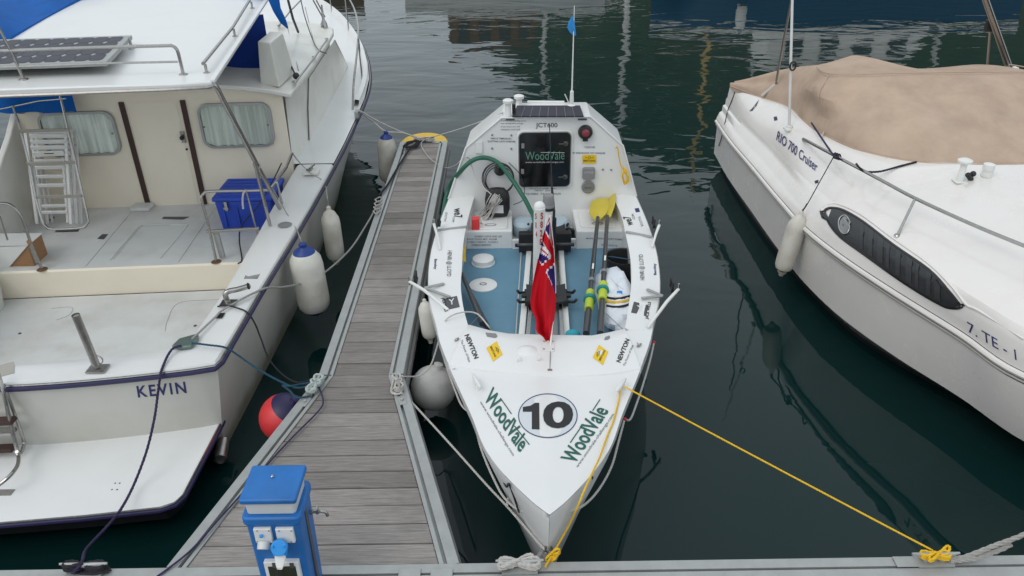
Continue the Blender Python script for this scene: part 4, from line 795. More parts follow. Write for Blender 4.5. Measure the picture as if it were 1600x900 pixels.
blues = [Z3([(465, 375), (506, 296), (500, 450)]), Z3([(420, 488), (462, 550), (415, 535)]), Z3([(405, 612), (503, 660), (432, 722), (392, 665)]), Z3([(478, 798), (552, 738), (570, 1060), (545, 960)])]
reds = [Z3([(512, 285), (522, 280), (545, 545), (530, 530)]), Z3([(405, 565), (420, 560), (508, 640), (490, 642)]), Z3([(440, 385), (465, 400), (548, 570), (560, 700), (440, 745), (450, 720), (528, 650), (500, 560)])]
fm = MB(); W_ = FC + 1; fm.v = [tuple(p) for r in rows for p in r]
for i in range(NR - 1):
    for j in range(FC):
        p = ((px[i][j][0] + px[i + 1][j + 1][0]) / 2, (px[i][j][1] + px[i + 1][j + 1][1]) / 2); k = 0
        if any(inp(p, q) for q in whites): k = 2
        if any(inp(p, q) for q in blues): k = 1
        if any(inp(p, q) for q in reds): k = 0
        fm.f.append((i*W_ + j, i*W_ + j + 1, (i+1)*W_ + j + 1, (i+1)*W_ + j)); fm.mi.append(k)
fg = thing('ensign_flag', 'red ensign hanging limp from a short staff on the rowing boat deck', 'flag', P(858, 543, .86))
cl = fm.build('flag_cloth', [M['flagred'], M['flagblue'], M['flagwhite']], fg); sm = cl.modifiers.new('thick', 'SOLIDIFY'); sm.thickness = 0.0015
b0 = P(859.5, 543, .862); MB().tube([b0 + V(0, 0.0, -0.005), PY(864, 500, 4.83), PY(867.5, 440, 4.88), PY(865, 390, 4.905), PY(859.5, 337, 4.93)], 0.006, 8).build('staff', M['plastic'], fg)

# oars and kit in the cockpit
def oar(label, a, b, blade_at, collar):
    a, b = V(a), V(b); d = _n(b - a); t = thing('oar', label, 'oar', a, 'oars lying in the cockpit'); L = np.linalg.norm(b - a)
    MB().tube([lerp(a, b, s) for s in (0, .14, .16, .5, 1)], [0.027, 0.029, 0.024, 0.022, 0.019], 14).build('shaft', M['carbon'], t)
    if collar:
        c1 = lerp(a, b, collar); MB().tube([c1 - d * 0.13, c1 + d * 0.13], 0.036, 16).build('sleeve', M['lime'], t); MB().tube([c1 - d * 0.0, c1 + d * 0.035], 0.052, 18).build('button', M['teal'], t)
        c2 = lerp(a, b, collar + 0.16); MB().tube([c2 - d * 0.02, c2 + d * 0.02], 0.028, 14).build('band', M['grey'], t)
        c3 = lerp(a, b, collar + 0.24); MB().poly([c3 + V(-0.006, 0, 0.025), c3 + V(0.010, 0, 0.025), c3 + d * 0.09 + V(0.010, 0, 0.025), c3 + d * 0.09 + V(-0.006, 0, 0.025)], (0, 0, 0.001)).build('sticker', M['plastic'], t, smooth=False)
    if blade_at:
        u = V(*blade_at); rows = []
        for s, w in ((-0.02, 0.018), (0.04, 0.05), (0.12, 0.085), (0.24, 0.10), (0.36, 0.095), (0.42, 0.085)): rows.append([b + d * s + u * w * x + np.cross(d, u) * 0.02 * (x * x) for x in np.linspace(-1, 1, 7)])
        MB().sheet(rows, np.cross(d, u) * 0.008).build('blade', M['blade'], t)
    return t
oar('carbon oar with yellow blade and lime sleeve lying by the white bag', P(938, 521, .74), P(949, 338, .80), (0.55, 0.1, 0.8), 0.30)
oar('carbon oar with yellow blade and lime sleeve lying on the blue floor side', P(916, 521, .66), P(934, 340, .80), (0.98, 0.0, 0.15), 0.24)
oar('bare carbon oar lying against the cockpit side by the round floor hatches', P(754, 506, .62), P(722, 428, .70), None, None)
oar('bare carbon oar lying against the cockpit side, lower of the two', P(762, 514, .57), P(727, 440, .60), None, None)
tag(MB().sheet([[P(x, y, z) for x, y, z in ((722, 380, .75), (727, 384, .72))], [P(x, y, z) for x, y, z in ((722, 408, .72), (728, 410, .68))]], (0, 0, .012)).build('yellow_blade_tip', M['yellow'], smooth=False), 'yellow oar blade edge showing under the side deck', 'oar blade')
q = P(964, 440, .50); bkx = V(1.02, 6.35, FZ)
bk = thing('black_bucket', 'black bucket standing in the cockpit behind the white bag', 'bucket', bkx)
MB().lathe([(0.13, 0), (0.145, 0.12), (0.155, 0.24), (0.165, 0.245), (0.15, 0.24), (0.135, 0.1), (0.12, 0.02)], bkx, n=28).build('bucket_body', M['black'], bk)
MB().tube(smooth([bkx + V(-0.155, 0, 0.23), bkx + V(-0.12, -0.12, 0.30), bkx + V(0.05, -0.18, 0.30), bkx + V(0.155, -0.02, 0.23)], 6), 0.005, 6).build('handle', M['ropet'], bk)
bk2 = V(0.56, 7.16, FZ); tag(MB().lathe([(0.10, 0), (0.115, 0.10), (0.12, 0.105), (0.10, 0.095), (0.09, 0.02)], bk2, n=22).build('black_bowl', M['black']), 'low black bowl in the footwell between the lockers', 'bowl')
for xx in (0.15, 0.50): tag(MB().lathe([(0.10, 0), (0.12, 0.03), (0.12, 0.12), (0.09, 0.16), (0.02, 0.17)], (xx, 7.36, FZ), n=22).build('pale_canister', mat('pale_blue_plastic', (0.42, 0.52, 0.58), 0.5, var=0.05)), 'squat pale blue canister in the footwell ' + ('under the hose' if xx < .3 else 'beside the locker with the yellow blades'), 'canister')
# white bag: squashed sack with straps
bc = P(962, 480, .56); wb = thing('white_bag', 'stuffed white bag with dark straps wedged beside the oars', 'bag', (bc[0], bc[1], FZ)); rows = []
for i in range(15):
    t = math.pi * i / 14; rr_ = []
    for k in range(24):
        a = 2 * math.pi * k / 24; bump = 1 + 0.06 * math.sin(3 * a + i) + 0.04 * math.sin(7 * a - 2 * i)
        st_ = math.sin(t) ** 0.6; ct = -math.cos(t); rr_.append(V(bc[0] + 0.155 * bump * st_ * np.sign(math.cos(a)) * abs(math.cos(a)) ** 0.7, bc[1] + 0.02 + 0.46 * bump * st_ * np.sign(math.sin(a)) * abs(math.sin(a)) ** 0.7, FZ + 0.13 + 0.13 * bump * ct))
    rows.append(rr_)
MB().grid(rows, wrap=True).build('bag_body', M['bag'], wb); bvw = caster(wb.children[0])
for y0, mm_, r in ((467, 'ropek', 0.010), (473, 'yellow', 0.012), (480, 'ropek', 0.010)):
    pts = [cast(bvw, x, y0 - 4 + 4 * math.cos((x - 962) / 14), 0.004) for x in np.linspace(948, 985, 9)]; pts = [p for p in pts if p is not None]
    if len(pts) > 3: MB().tube(smooth(pts, 4), r, 6).build('strap', M[mm_], wb)
h = cast(bvw, 966, 465, 0.006)
if h is not None: MB().box(h, (0.06, 0.03, 0.03)).build('buckle', M['plastic'], wb, smooth=False, bevel=0.006)
h = cast(bvw, 968, 458, 0.006)
if h is not None: MB().box(h, (0.045, 0.004, 0.03)).build('blue_tag', M['sockblue'], wb, smooth=False)
tag(MB().ball(P(895, 522, .60), 0.06, sq=(1, .8, .6)).build('turquoise_sponge', mat('turquoise_sponge', (0.03, 0.33, 0.42), 0.8)), 'small turquoise sponge by the cockpit edge', 'sponge')
# outriggers with gates
for nm, foot, gate, arm in (('r1', (1011, 468), (1060, 452), True), ('r2', (1012, 386), (1030, 352), True), ('l1', (700, 468), (640, 440), True), ('l2', (690, 372), (678, 350), True)):
    s = 1 if gate[0] > 850 else -1; g = P(gate[0], gate[1], 0.90); og = thing('outrigger', 'white outrigger with black rowing gate on the ' + ('gunwale beside the white bag' if nm == 'r1' else 'gunwale close to the yellow oar blades' if nm == 'r2' else 'gunwale over the small hanging fender' if nm == 'l1' else 'gunwale close to the green hose'), 'outrigger', g - V(s * 0.1, 0, 0.08), 'outriggers')
    base = P(foot[0], foot[1], 0.825)
    if nm in ('r1', 'l1'):
        far = P(1005, 505, .825) if s > 0 else P(722, 478, .825)
        MB().tube([P(1012, 512, .82) if s > 0 else P(700, 484, .82), lerp(P(1012, 512, .82) if s > 0 else P(700, 484, .82), g, .6) + V(0, 0, .02), g], [0.012, 0.014, 0.013], 10).build('arm', M['plastic'], og)
        for e in ((1011, 452), (1002, 466)) if s > 0 else ((694, 443), (703, 464)): MB().beam(P(e[0], e[1], 0.828), g + V(-s * 0.12, 0.0, -0.06), 0.025, 0.014).build('brace', M['alu'], og, smooth=False, bevel=0.003)
    else:
        e = P(1019, 386, .83) if s > 0 else P(688, 390, .83); MB().tube([e, lerp(e, g, .5) + V(0, 0, 0.02), g], [0.010, 0.012, 0.014], 10).build('arm', M['plastic'], og)
        MB().beam(P(978, 362, .838) if s > 0 else P(729, 354, .838), P(1018, 370, .83) if s > 0 else P(682, 360, .83), 0.025, 0.016).build('brace', M['alu'], og, smooth=False, bevel=0.003)
    gp = g + V(-s * 0.045, 0.05, 0.0)
    MB().tube([gp + V(0, -0.04, -0.02), gp + V(0, -0.045, 0.05)], 0.010, 8).tube([gp + V(0, 0.04, -0.02), gp + V(0, 0.045, 0.05)], 0.010, 8).beam(gp + V(0, -0.05, -0.02), gp + V(0, 0.05, -0.02), 0.03, 0.02).tube([gp + V(0, -0.05, 0.05), gp + V(0, 0.05, 0.05)], 0.006, 6).build('gate', M['black'], og)
    MB().tube([g - V(0, 0, 0.03), g + V(0, 0, 0.05)], 0.009, 8).build('pin', M['steel'], og)
# names on the sill face
bvl = caster(lkl, lkr)
for tx, a, b in (('RUPERT STEVE AND LEE', (742, 370.5), (784, 370.5)), ('PAUL FOGG MIT, ADAM', (730, 375), (776, 375)), ('SCHMO CREDIT, FOSSILS', (727, 379.5), (778, 379.5)), ('FREMAN MARTHY', (737, 384), (768, 384)), ('MARK ...  CHRIS', (916, 373.5), (945, 374)), ('PORT FAMILY', (948, 374.5), (976, 375.5)), ('PETE AND R.', (940, 384), (965, 385))):
    lettering(tx, a, b, (a[0], a[1] - 2.6), bvl, M['inkg'], lkl if a[0] < 850 else lkr, bold=0.006)

# ------------------------------------------------------------------ old white motor boat with hardtop
def PP(x, y, p0, n):
    d = ray(x, y); return EYE + d * (np.dot(V(p0) - EYE, V(n)) / np.dot(d, V(n)))
KC = lambda Y: -3.55 - 0.05 * (Y - 4.4)
KX = tab([4.63, 5.7, 6.77, 8.0, 9.5, 11.46, 12.8, 13.9, 15.0, 15.92, 16.4], [-2.09, -2.066, -2.0, -1.955, -1.935, -2.0, -2.27, -2.64, -3.12, -3.70, -4.15])
KZ = tab([4.4, 5.7, 6.77, 9.5, 11.46, 13.9, 15.9, 16.5], [0.80, 0.805, 0.85, 0.95, 1.05, 1.28, 1.45, 1.5])
KW = tab([4.63, 5.3, 5.9, 6.9, 8.3, 10.4, 12.5, 14.5, 15.8, 16.4], [-2.20, -2.175, -2.155, -2.13, -2.17, -2.34, -2.85, -3.5, -4.0, -4.15])
mbk = thing('motor_boat', 'old cream and white motor boat with hardtop and KEVIN on its transom', 'boat', (-3.9, 9, 0))
def TY(x, d=0.0): return 4.40 + d + 0.23 * min(1.3, abs(x - KC(4.4)) / 1.57) ** 1.6       # bowed transom
KS = [4.63, 4.9, 5.3, 5.7, 6.2, 6.77, 7.4, 8.0, 8.7, 9.5, 10.4, 11.0, 11.46, 12.2, 12.8, 13.4, 13.9, 14.5, 15.0, 15.5, 15.92, 16.2, 16.4]
rows = []
for Y in KS:
    c = KC(Y); xs, xw, z = KX(Y), KW(Y), KZ(Y); t = max(0, (Y - 10) / 6.4); st = []
    for k, (u, zz) in enumerate(((0, z), (0.03, z - 0.04), (0.30, z * 0.70), (0.65, z * 0.35), (1.0, 0.0))): st.append(V(lerp(xs, xw, u ** (1 - 0.35 * t)), Y, zz))
    kk = V(c, Y, -0.4); rows.append(st + [kk] + [V(2 * c - p[0], p[1], p[2]) for p in st[::-1]])
r0 = [[V(p[0], TY(p[0]) + 0.03 * (0.8 - max(p[2], 0)), p[2]) for p in rows[0]]]
khull = MB().grid(rows).build('hull', M['hullk'], mbk, ang=40)
tr = []
for k in range(21):
    x = lerp(-2.09, 2 * KC(4.6) + 2.09, k / 20); xb = lerp(-2.20, 2 * KC(4.6) + 2.20, k / 20); e = (1 if k in (0, 20) else 0)
    tr.append([V(x, 4.63 if e else TY(x), 0.80), V(lerp(x, xb, .5), 4.63 if e else TY(x, 0.015), 0.4), V(xb, 4.63 if e else TY(x, 0.03), 0.0), V(xb, 4.63 if e else TY(x, 0.05), -0.3)])
ktr = MB().grid(tr).build('transom', M['hullk'], mbk, ang=60)
# top of the quarter, side deck and transom deck
inn = [(-2.357, 8.33), (-2.357, 7.4), (-2.357, 6.99), (-2.357, 6.0), (-2.37, 5.5), (-2.39, 5.02), (-2.49, 4.86), (-2.60, 4.79), (-3.15, 4.70), (-3.64, 4.645), (-4.2, 4.68)]
out = [(KX(8.33), 8.33), (KX(7.4), 7.4), (KX(6.99), 6.99), (KX(6.0), 6.0), (KX(5.5), 5.5), (KX(4.95), 4.95), (-2.09, 4.63), (-2.40, TY(-2.40)), (-3.10, TY(-3.10)), (-3.60, TY(-3.60)), (-4.2, TY(-4.2))]
rows = [[V(o[0], o[1], KZ(o[1]) - 0.01), V(lerp(o[0], i[0], .06), lerp(o[1], i[1], .06), KZ(o[1]) + 0.022), V(lerp(o[0], i[0], .55), lerp(o[1], i[1], .55), KZ(o[1]) + 0.024), V(lerp(o[0], i[0], .93), lerp(o[1], i[1], .93), KZ(o[1]) + 0.022), V(*i, KZ(o[1]) + 0.008), V(*i, KZ(o[1]) - 0.06)] for o, i in zip(out, inn)]
kside = MB().grid(rows).build('quarter_deck', M['gel'], mbk, ang=45)
AF, RDZ = 0.20, 0.50
stepY = lambda x: 6.80 + 0.06 * (x + 2.72); bulY = lambda x: 8.19 + 0.06 * (x + 4.64)
XP = -5.17      # port inner face of the cockpit
MB().grid([[V(x, TY(x, 0.2), AF), V(x, stepY(x), AF)] for x in np.linspace(-2.36, XP, 12)]).build('cockpit_floor', M['deck'], mbk)
MB().grid([[V(i[0] - 0.004, i[1] + (0.004 if i[1] < 5 else 0), KZ(i[1]) - 0.03), V(i[0] - 0.01, i[1] + (0.004 if i[1] < 5 else 0), AF)] for i in inn]).build('cockpit_lining', M['gel2'], mbk, smooth=False)
kstep = MB().grid([[V(x, stepY(x) + 0.012, AF), V(x, stepY(x) - 0.004, RDZ - 0.02), V(x, stepY(x) + 0.01, RDZ)] for x in np.linspace(-2.36, XP, 12)]).build('deck_step', M['cream'], mbk)
krd = MB().grid([[V(x, stepY(x) + 0.008, RDZ), V(x, bulY(x) + 0.02, RDZ)] for x in np.linspace(-2.36, XP, 12)]).build('raised_deck', M['deck'], mbk)
# port bulwark seen from inside
rows = []
for Y in np.linspace(4.6, 9.4, 9):
    xo = 2 * KC(Y) - KX(max(Y, 4.63)); rows.append([V(xo, Y, KZ(Y)), V(xo + 0.02, Y, KZ(Y) + 0.024), V(xo + 0.24, Y, KZ(Y) + 0.024), V(xo + 0.27, Y, KZ(Y)), V(xo + 0.33, Y, 0.15)])
MB().grid(rows).build('bulwark', M['gel2'], mbk, ang=40)
wing = [(8.22, 1.74), (8.17, 1.60), (7.95, 1.42), (7.72, 1.27), (7.45, 1.08), (7.0, 0.90), (6.5, 0.86), (4.75, 0.81), (4.75, 0.12), (8.22, 0.12)]
MB().poly([V(XP, y, z) for y, z in wing], (-0.07, 0, 0)).build('wing_wall', M['gel2'], mbk, smooth=False, bevel=0.015)
# navy rubbing band with white capping
edge = [V(2 * KC(5.2) - KX(5.2), 5.2, 0.785), V(2 * KC(4.63) + 2.09, 4.62, 0.785)] + [V(x, TY(x) - 0.012, 0.785) for x in np.linspace(-5.1, -2.25, 14)] + [V(-2.105, 4.60, .785), V(-2.075, 4.68, .785)] + [V(KX(Y) + 0.012, Y, KZ(Y) - 0.015) for Y in np.linspace(4.85, 16.38, 44)]
MB().tube(edge, 0.017, 8).build('rubbing_band', M['navy'], mbk)
MB().tube([p + V(-0.008 if k > 16 else 0, 0.010 if k <= 16 else 0, 0.022) for k, p in enumerate(edge)], 0.008, 6).build('capping', M['steel'], mbk)
# swim platform
pf = [P(x, y, .27) for x, y in ((-260, 838), (0, 817), (130, 806), (250, 793), (272, 786), (285, 774), (347, 655))] 
pb = [V(-2.19, 4.70, .27), V(-2.7, 4.58, .27), V(-3.7, 4.47, .27), V(-5.0, 4.6, .27)]
plat = MB().poly(pf + pb, (0, 0, -0.05)).build('swim_platform', M['gel'], mbk, smooth=False, bevel=0.01)
pe = pf + [V(-2.19, 4.66, .27)]
MB().tube([p + V(0, -0.008, -0.022) if i < 4 else p + V(0.008, 0, -0.022) for i, p in enumerate(pe)], 0.017, 8).build('platform_edge', M['navy'], mbk); MB().tube([p + V(0, -0.004, 0.002) if i < 4 else p + V(0.004, 0, 0.002) for i, p in enumerate(pe)], 0.007, 6).build('platform_capping', M['steel'], mbk)
MB().poly([p + V(-0.05 if i > 3 else 0, 0.06, -0.10) for i, p in enumerate(pf)] + [p - V(0, 0, .1) for p in pb], (0, 0, -0.06)).build('platform_underside', M['anti'], mbk, smooth=False)
for x, y in ((180, 755), (187, 755), (175, 765), (183, 765)): MB().lathe([(0.006, 0), (0.006, 0.001)], P(x, y, .2705), n=8).build('bolt_hole', M['black'], plat)
MB().tube([V(-2.17, 4.60, 0.13), V(-2.14, 4.42, 0.11)], 0.045, 14, cap=False).tube([V(-2.17, 4.60, 0.13), V(-2.14, 4.43, 0.11)], 0.038, 14).build('exhaust_pipe', M['steeld'], mbk)
MB().mm(P(-20, 775, .2702) + V(0, 0, 0), P(24, 765, .2702) + V(0, 0, 0.004)).build('platform_plate', M['steeld'], plat, smooth=False)
lettering('KEVIN', (216, 621), (292, 614), (213, 603), caster(ktr), M['inkb'], ktr, bold=0.02, space=1.25)
# boarding ladder folded against the transom
ld = thing('boarding_ladder', 'stainless boarding ladder with dark treads hung on the motor boat transom', 'ladder', P(0, 700, .27))
lx = lambda x, y, Y: PY(x, y, Y)
MB().tube(smooth([lx(-6, 575, 4.44), lx(2, 600, 4.36), lx(14, 650, 4.30), lx(27, 705, 4.22), lx(29, 718, 4.15), lx(26, 730, 4.05), lx(14, 745, 3.95), lx(-5, 760, 3.9)], 6), 0.013, 8).build('rail', M['steel'], ld)
MB().tube(smooth([lx(5, 600, 4.40), lx(20, 640, 4.36), lx(36, 685, 4.33), lx(37, 697, 4.30), lx(32, 708, 4.24), lx(26, 706, 4.2)], 6), 0.012, 8).build('rail', M['steel'], ld)
for y0, mm_ in ((657, 'brown'), (674, 'steel'), (700, 'brown')): MB().beam(lx(-60, y0 + 4, 4.32), lx(22, y0, 4.30), 0.07, 0.03).build('tread', M[mm_], ld, smooth=False, bevel=0.004)
MB().beam(P(-40, 590, .826), P(22, 574, .826), 0.16, 0.006).build('pad', M['taupe'], ld, smooth=False)
# rod holder on the transom, deck grille, rod holder and fairlead on the quarter
q = P(153, 577, .83); mb = MB().box(q + V(0, 0, 0.005), (0.13, 0.10, 0.01)); tpp = PY(118, 492, q[1] - 0.03)
mb.tube([q + V(0, 0, 0.02), lerp(q, tpp, .12)], 0.018, 10); mb.build('rod_holder_base', M['steeld'], mbk); MB().tube([lerp(q, tpp, .10), tpp], 0.027, 14, cap=False).tube([lerp(q, tpp, .10), lerp(q, tpp, .98)], 0.022, 14).build('rod_holder', M['steeld'], mbk)
MB().tube([q + V(0.02 + 0.035 * math.cos(a), 0, 0.08 + 0.035 * math.sin(a)) for a in np.linspace(0, 2 * math.pi, 15)[:-1]], 0.004, 6, closed=True).build('lock_ring', M['steeld'], mbk)
q = P(357, 474, .83); MB().tube(smooth([q, q + V(-0.01, 0, 0.08), q + V(0.02, 0.01, 0.105), PY(372, 452, q[1]), PY(389, 447, q[1] - 0.02)], 5), 0.022, 12).build('rod_holder', M['steel'], mbk); MB().lathe([(0.028, 0), (0.024, 0.006), (0.005, 0.006)], PY(388, 447, q[1] - 0.02), (0.9, 0, 0.25), 14).build('end_cap', M['black'], mbk)
MB().box(q + V(0, 0, 0.004), (0.12, 0.10, 0.008)).build('holder_plate', M['steel'], mbk, smooth=False)
g0 = P(400, 419, .832)
for k in range(9):
    a = P(382 + 2.7 * k - 0.3 * k, 436, .833); b = P(398 + 2.8 * k, 404, .833); MB().beam(lerp(a, b, 0) , b, 0.011, 0.006).build('grille_slat', M['grey'], kside, smooth=False)
MB().poly([P(x, y, .8295) for x, y in ((377, 436), (400, 436), (424, 402), (396, 402))], (0, 0, 0.002)).build('grille_plate', M['dgrey'], kside, smooth=False)
for x, y, mm_, rx in ((445, 351, 'grey', 0.06), (463, 312, 'brown', 0.07)):
    q = P(x, y, KZ(6.9) + 0.026); MB().lathe([(rx * 1.1, 0), (rx, 0.004), (0.01, 0.004)], q, n=22).build('deck_filler', M[mm_], kside)
fl_ = MB().poly([P(x, y, .832) for x, y in ((269, 545), (281, 533), (311, 525), (311, 532), (300, 545), (283, 547))], (0, 0, 0.028)).build('fairlead', mat('worn_bronze', (0.16, 0.22, 0.20), 0.4, 0.6), mbk, bevel=0.008)
mb = MB()
for a, b in (((343, 493), (352, 486)),): mb.poly([P(x, y, .831) for x, y in ((336, 497), (341, 490), (352, 489), (347, 497))], (0, 0, .003))
mb.build('deck_opening', M['black'], mbk, smooth=False)
q = P(487, 271, .93); cl_ = MB().box(q + V(0, 0, 0.02), (0.16, 0.13, 0.04)).build('cleat_pad', M['gel2'], mbk, smooth=False, bevel=0.012); MB().tube([q + V(-0.02, -0.09, 0.075), q + V(0.0, 0, 0.07), q + V(0.02, 0.09, 0.075)], 0.014, 8).lathe([(0.016, 0), (0.014, 0.035)], q + V(0, -0.03, .038), n=8).lathe([(0.016, 0), (0.014, 0.035)], q + V(0, .03, .038), n=8).build('cleat', M['steel'], cl_)
# cabin
BN = _n(V(-0.06, 1, 0)); BP0 = V(-4.64, 8.19, 0)
def PB(x, y, o=0.0): return PP(x, y, BP0 - BN * o, BN)
CT = 1.74
arch = lambda x: CT + 0.14 * (1 - min(1, abs((x + 3.74) / 1.46)) ** 3)
xs_ = np.linspace(-2.40, -5.17, 14)
kb = MB().grid([[V(x, bulY(x), RDZ - 0.01), V(x, bulY(x), arch(x) - 0.03)] for x in xs_]).build('cabin_bulkhead', M['cream'], mbk, smooth=False)
fx = tab([8.3, 9.5, 10.5, 11.4, 12.4], [-2.40, -2.39, -2.42, -2.50, -2.62]); tx_ = tab([8.3, 9.5, 10.5, 11.4], [-2.37, -2.37, -2.41, -2.50])
rows = [[V(fx(Y), Y, KZ(Y) - 0.05), V(lerp(fx(Y), tx_(Y), .5) + 0.0, Y, 1.35), V(tx_(Y), Y, CT - 0.03)] for Y in (8.32, 8.8, 9.5, 10.0, 10.5, 11.0, 11.4)]
kcs = MB().grid(rows).build('cabin_side', M['gel2'], mbk)
rows = [[V(2 * KC(Y) - p[0], Y, p[2]) for p in r] for Y, r in zip((8.2, 8.8, 9.5, 10.0, 10.5, 11.0, 11.4), rows)]; MB().grid(rows).build('cabin_side', M['gel2'], mbk)
MB().grid([[V(lerp(-2.50, 2 * KC(11.4) + 2.50, k / 10), 11.40 + 0.25 * math.sin(math.pi * k / 10), CT - 0.02) for k in range(11)], [V(lerp(-2.75, 2 * KC(12.4) + 2.75, k / 10), 12.4 + 0.35 * math.sin(math.pi * k / 10), 1.12) for k in range(11)]]).build('cabin_front', M['gel2'], mbk)
rt = [(-2.285, 8.24), (-2.285, 8.8), (-2.30, 9.5), (-2.34, 10.4), (-2.39, 11.2), (-2.44, 11.45), (-2.6, 11.56)]
lt = [(2 * KC(8.2) - x, y - 0.12) for x, y in rt][::-1]
rows = []
for (xr_, yr_), (xl_, yl_) in zip(rt, lt[::-1]):
    rows.append([V(lerp(xr_, xl_, u), lerp(yr_, yl_, u) - (0.06 * math.sin(math.pi * u) if yr_ < 8.5 else 0), arch(lerp(xr_, xl_, u)) + 0.004) for u in np.linspace(0, 1, 15)])
MB().sheet(rows, (0, 0, -0.05)).build('cabin_top', M['gel2'], mbk, ang=40, bevel=0.012)
bvc = caster(kcs)
# covered side window with a rope-hemmed tarpaulin and stains
tp_ = [(481, 122), (522, 63), (543, 103), (524, 150), (482, 222), (480, 170)]
pts = [cast(bvc, x, y, 0.012) for x, y in tp_]; pts = [p if p is not None else PX(x, y, -2.40) for p, (x, y) in zip(pts, tp_)]
MB().poly(pts, (0.006, 0, 0)).build('window_cover', M['gel2'], kcs, smooth=False); MB().tube(pts[:1] + pts[4:][::-1], 0.006, 6).build('cover_hem', M['grey'], kcs)
MB().tube([PX(523, 64, -2.44), PX(533, 84, -2.47), PX(542, 103, -2.5)], 0.016, 8).build('front_pillar', mat('stained_pillar', (0.42, 0.37, 0.27), 0.6, var=0.2), mbk)
# foredeck
rows = []
for Y in (8.36, 9.0, 9.8, 10.6, 11.46, 12.2, 12.8, 13.4, 13.9, 14.5, 15.0, 15.5, 15.92, 16.3): rows.append([V(lerp(KX(Y) - 0.01, 2 * KC(Y) - KX(Y) + 0.01, u), Y, KZ(Y) + 0.02 + 0.08 * math.sin(math.pi * u) * (1 if Y > 11.6 else 0)) for u in (0, 0.02, 0.12, 0.3, 0.5, 0.7, 0.88, 1)])
MB().grid(rows).build('foredeck', M['gel'], mbk, ang=40)
rows = [[V(KX(Y) - 0.05, Y, KZ(Y) + 0.02), V(KX(Y) - 0.03, Y, KZ(Y) + 0.10), V(KX(Y) - 0.09, Y, KZ(Y) + 0.11), V(KX(Y) - 0.11, Y, KZ(Y) + 0.02)] for Y in np.linspace(10.3, 16.2, 20)]
MB().grid(rows).build('toe_rail', M['gel'], mbk)
# pulpit rail
def kr(Y, h, o=-0.10): return V(KX(Y) + o, Y, KZ(Y) + 0.03 + h)
MB().tube(smooth([kr(10.15, 0.0), kr(10.4, 0.25), kr(11.0, 0.52), kr(12.0, 0.60), kr(13.0, 0.62), kr(14.0, 0.62), kr(15.0, 0.62), kr(15.9, 0.62), V(-4.12, 16.5, 2.12)], 6), 0.014, 8).build('pulpit_rail', M['steel'], mbk)
for Y in (11.3, 12.5, 13.7, 14.9): MB().tube([kr(Y, 0), kr(Y, 0.6)], 0.011, 8).build('stanchion', M['steel'], mbk)
# door: brown posts, recess, handle; bulkhead windows with curtains
for x0, y0, x1, y1 in ((180.5, 136, 236, 323), (280.5, 133, 318, 318)):
    a, b = PB(x0, y0, 0.012), PB(x1, y1, 0.012); b[0] += (a[0] - b[0]) * 0.55; a[0] = b[0] + (a[0] - b[0]) * 0.35; a[2] = CT - 0.05; b[2] = RDZ + 0.0
    MB().beam(b, a, 0.055, 0.022, up=BN).build('door_post', M['brown'], mbk, smooth=False, bevel=0.004)
d0, d1 = PB(238, 322, 0)[0] + 0.05, PB(316, 318, 0)[0] - 0.04
MB().grid([[V(x, bulY(x) - 0.004, RDZ - 0.12), V(x, bulY(x) - 0.004, CT - 0.06)] for x in (d0, d1)]).build('door', M['cream'], mbk, smooth=False)
q = PB(286, 214, 0.012); dh = MB().box(q, (0.045, 0.02, 0.13)).build('lock_plate', M['steel'], mbk, smooth=False, bevel=0.003); MB().lathe([(0.02, 0), (0.024, 0.03), (0.018, 0.045)], q + V(0, -0.01, 0), (0, -1, 0), 14).build('knob', M['black'], dh)
MB().lathe([(0.012, 0), (0.012, 0.012)], PB(292, 233, 0.004), (0, -1, 0), 10).build('keyhole', M['black'], mbk)
def kwindow(px, r):
    c = [PB(x, y, 0.006) for x, y in px]; cx, cz_ = (c[0][0] + c[1][0] + c[2][0] + c[3][0]) / 4, (c[0][2] + c[2][2]) / 2; w = (c[1][0] - c[0][0] + c[2][0] - c[3][0]) / 2; h = (c[0][2] + c[1][2] - c[2][2] - c[3][2]) / 2
    def at(x, z, o): return V(cx + x, bulY(cx + x) - o, cz_ + z)
    op = rrect(w, h, r, 6); i = rrect(w - 0.05, h - 0.05, r - 0.015, 6)
    fr = MB().grid([[at(x, z, 0.0) for x, z in op], [at(x, z, 0.046) for x, z in op], [at(x, z, 0.05) for x, z in i], [at(x, z, 0.003) for x, z in i]], wrap=True).build('window_frame', M['alu'], mbk, ang=30)
    MB().poly([at(x, z, 0.044) for x, z in i]).build('pane', M['glass'], fr, smooth=False)
    n = 60; rw = [[at(lerp(-w / 2 + .02, w / 2 - .02, k / n), s * (h / 2 - 0.02), 0.020 + 0.015 * math.sin(k * 0.75 + 0.8 * math.sin(k * 0.31)) ) for k in range(n + 1)] for s in np.linspace(-1, 1, 5)]
    # keep the curtain inside the rounded opening
    keep = []
    for r_ in rw: keep.append(r_)
    MB().grid(keep).build('curtain', M['curtain'], fr)
    for sx in (-0.44, 0.44): MB().lathe([(0.011, 0), (0.011, 0.006)], at(sx * w, 0.0, 0.045), (0, -1, 0), 10).build('latch', M['grey'], fr)
    return fr
kwindow(((307, 161), (423, 159), (431, 228), (321, 230)), 0.11); kwindow(((60, 176), (181, 172), (189, 240), (76, 245)), 0.11)
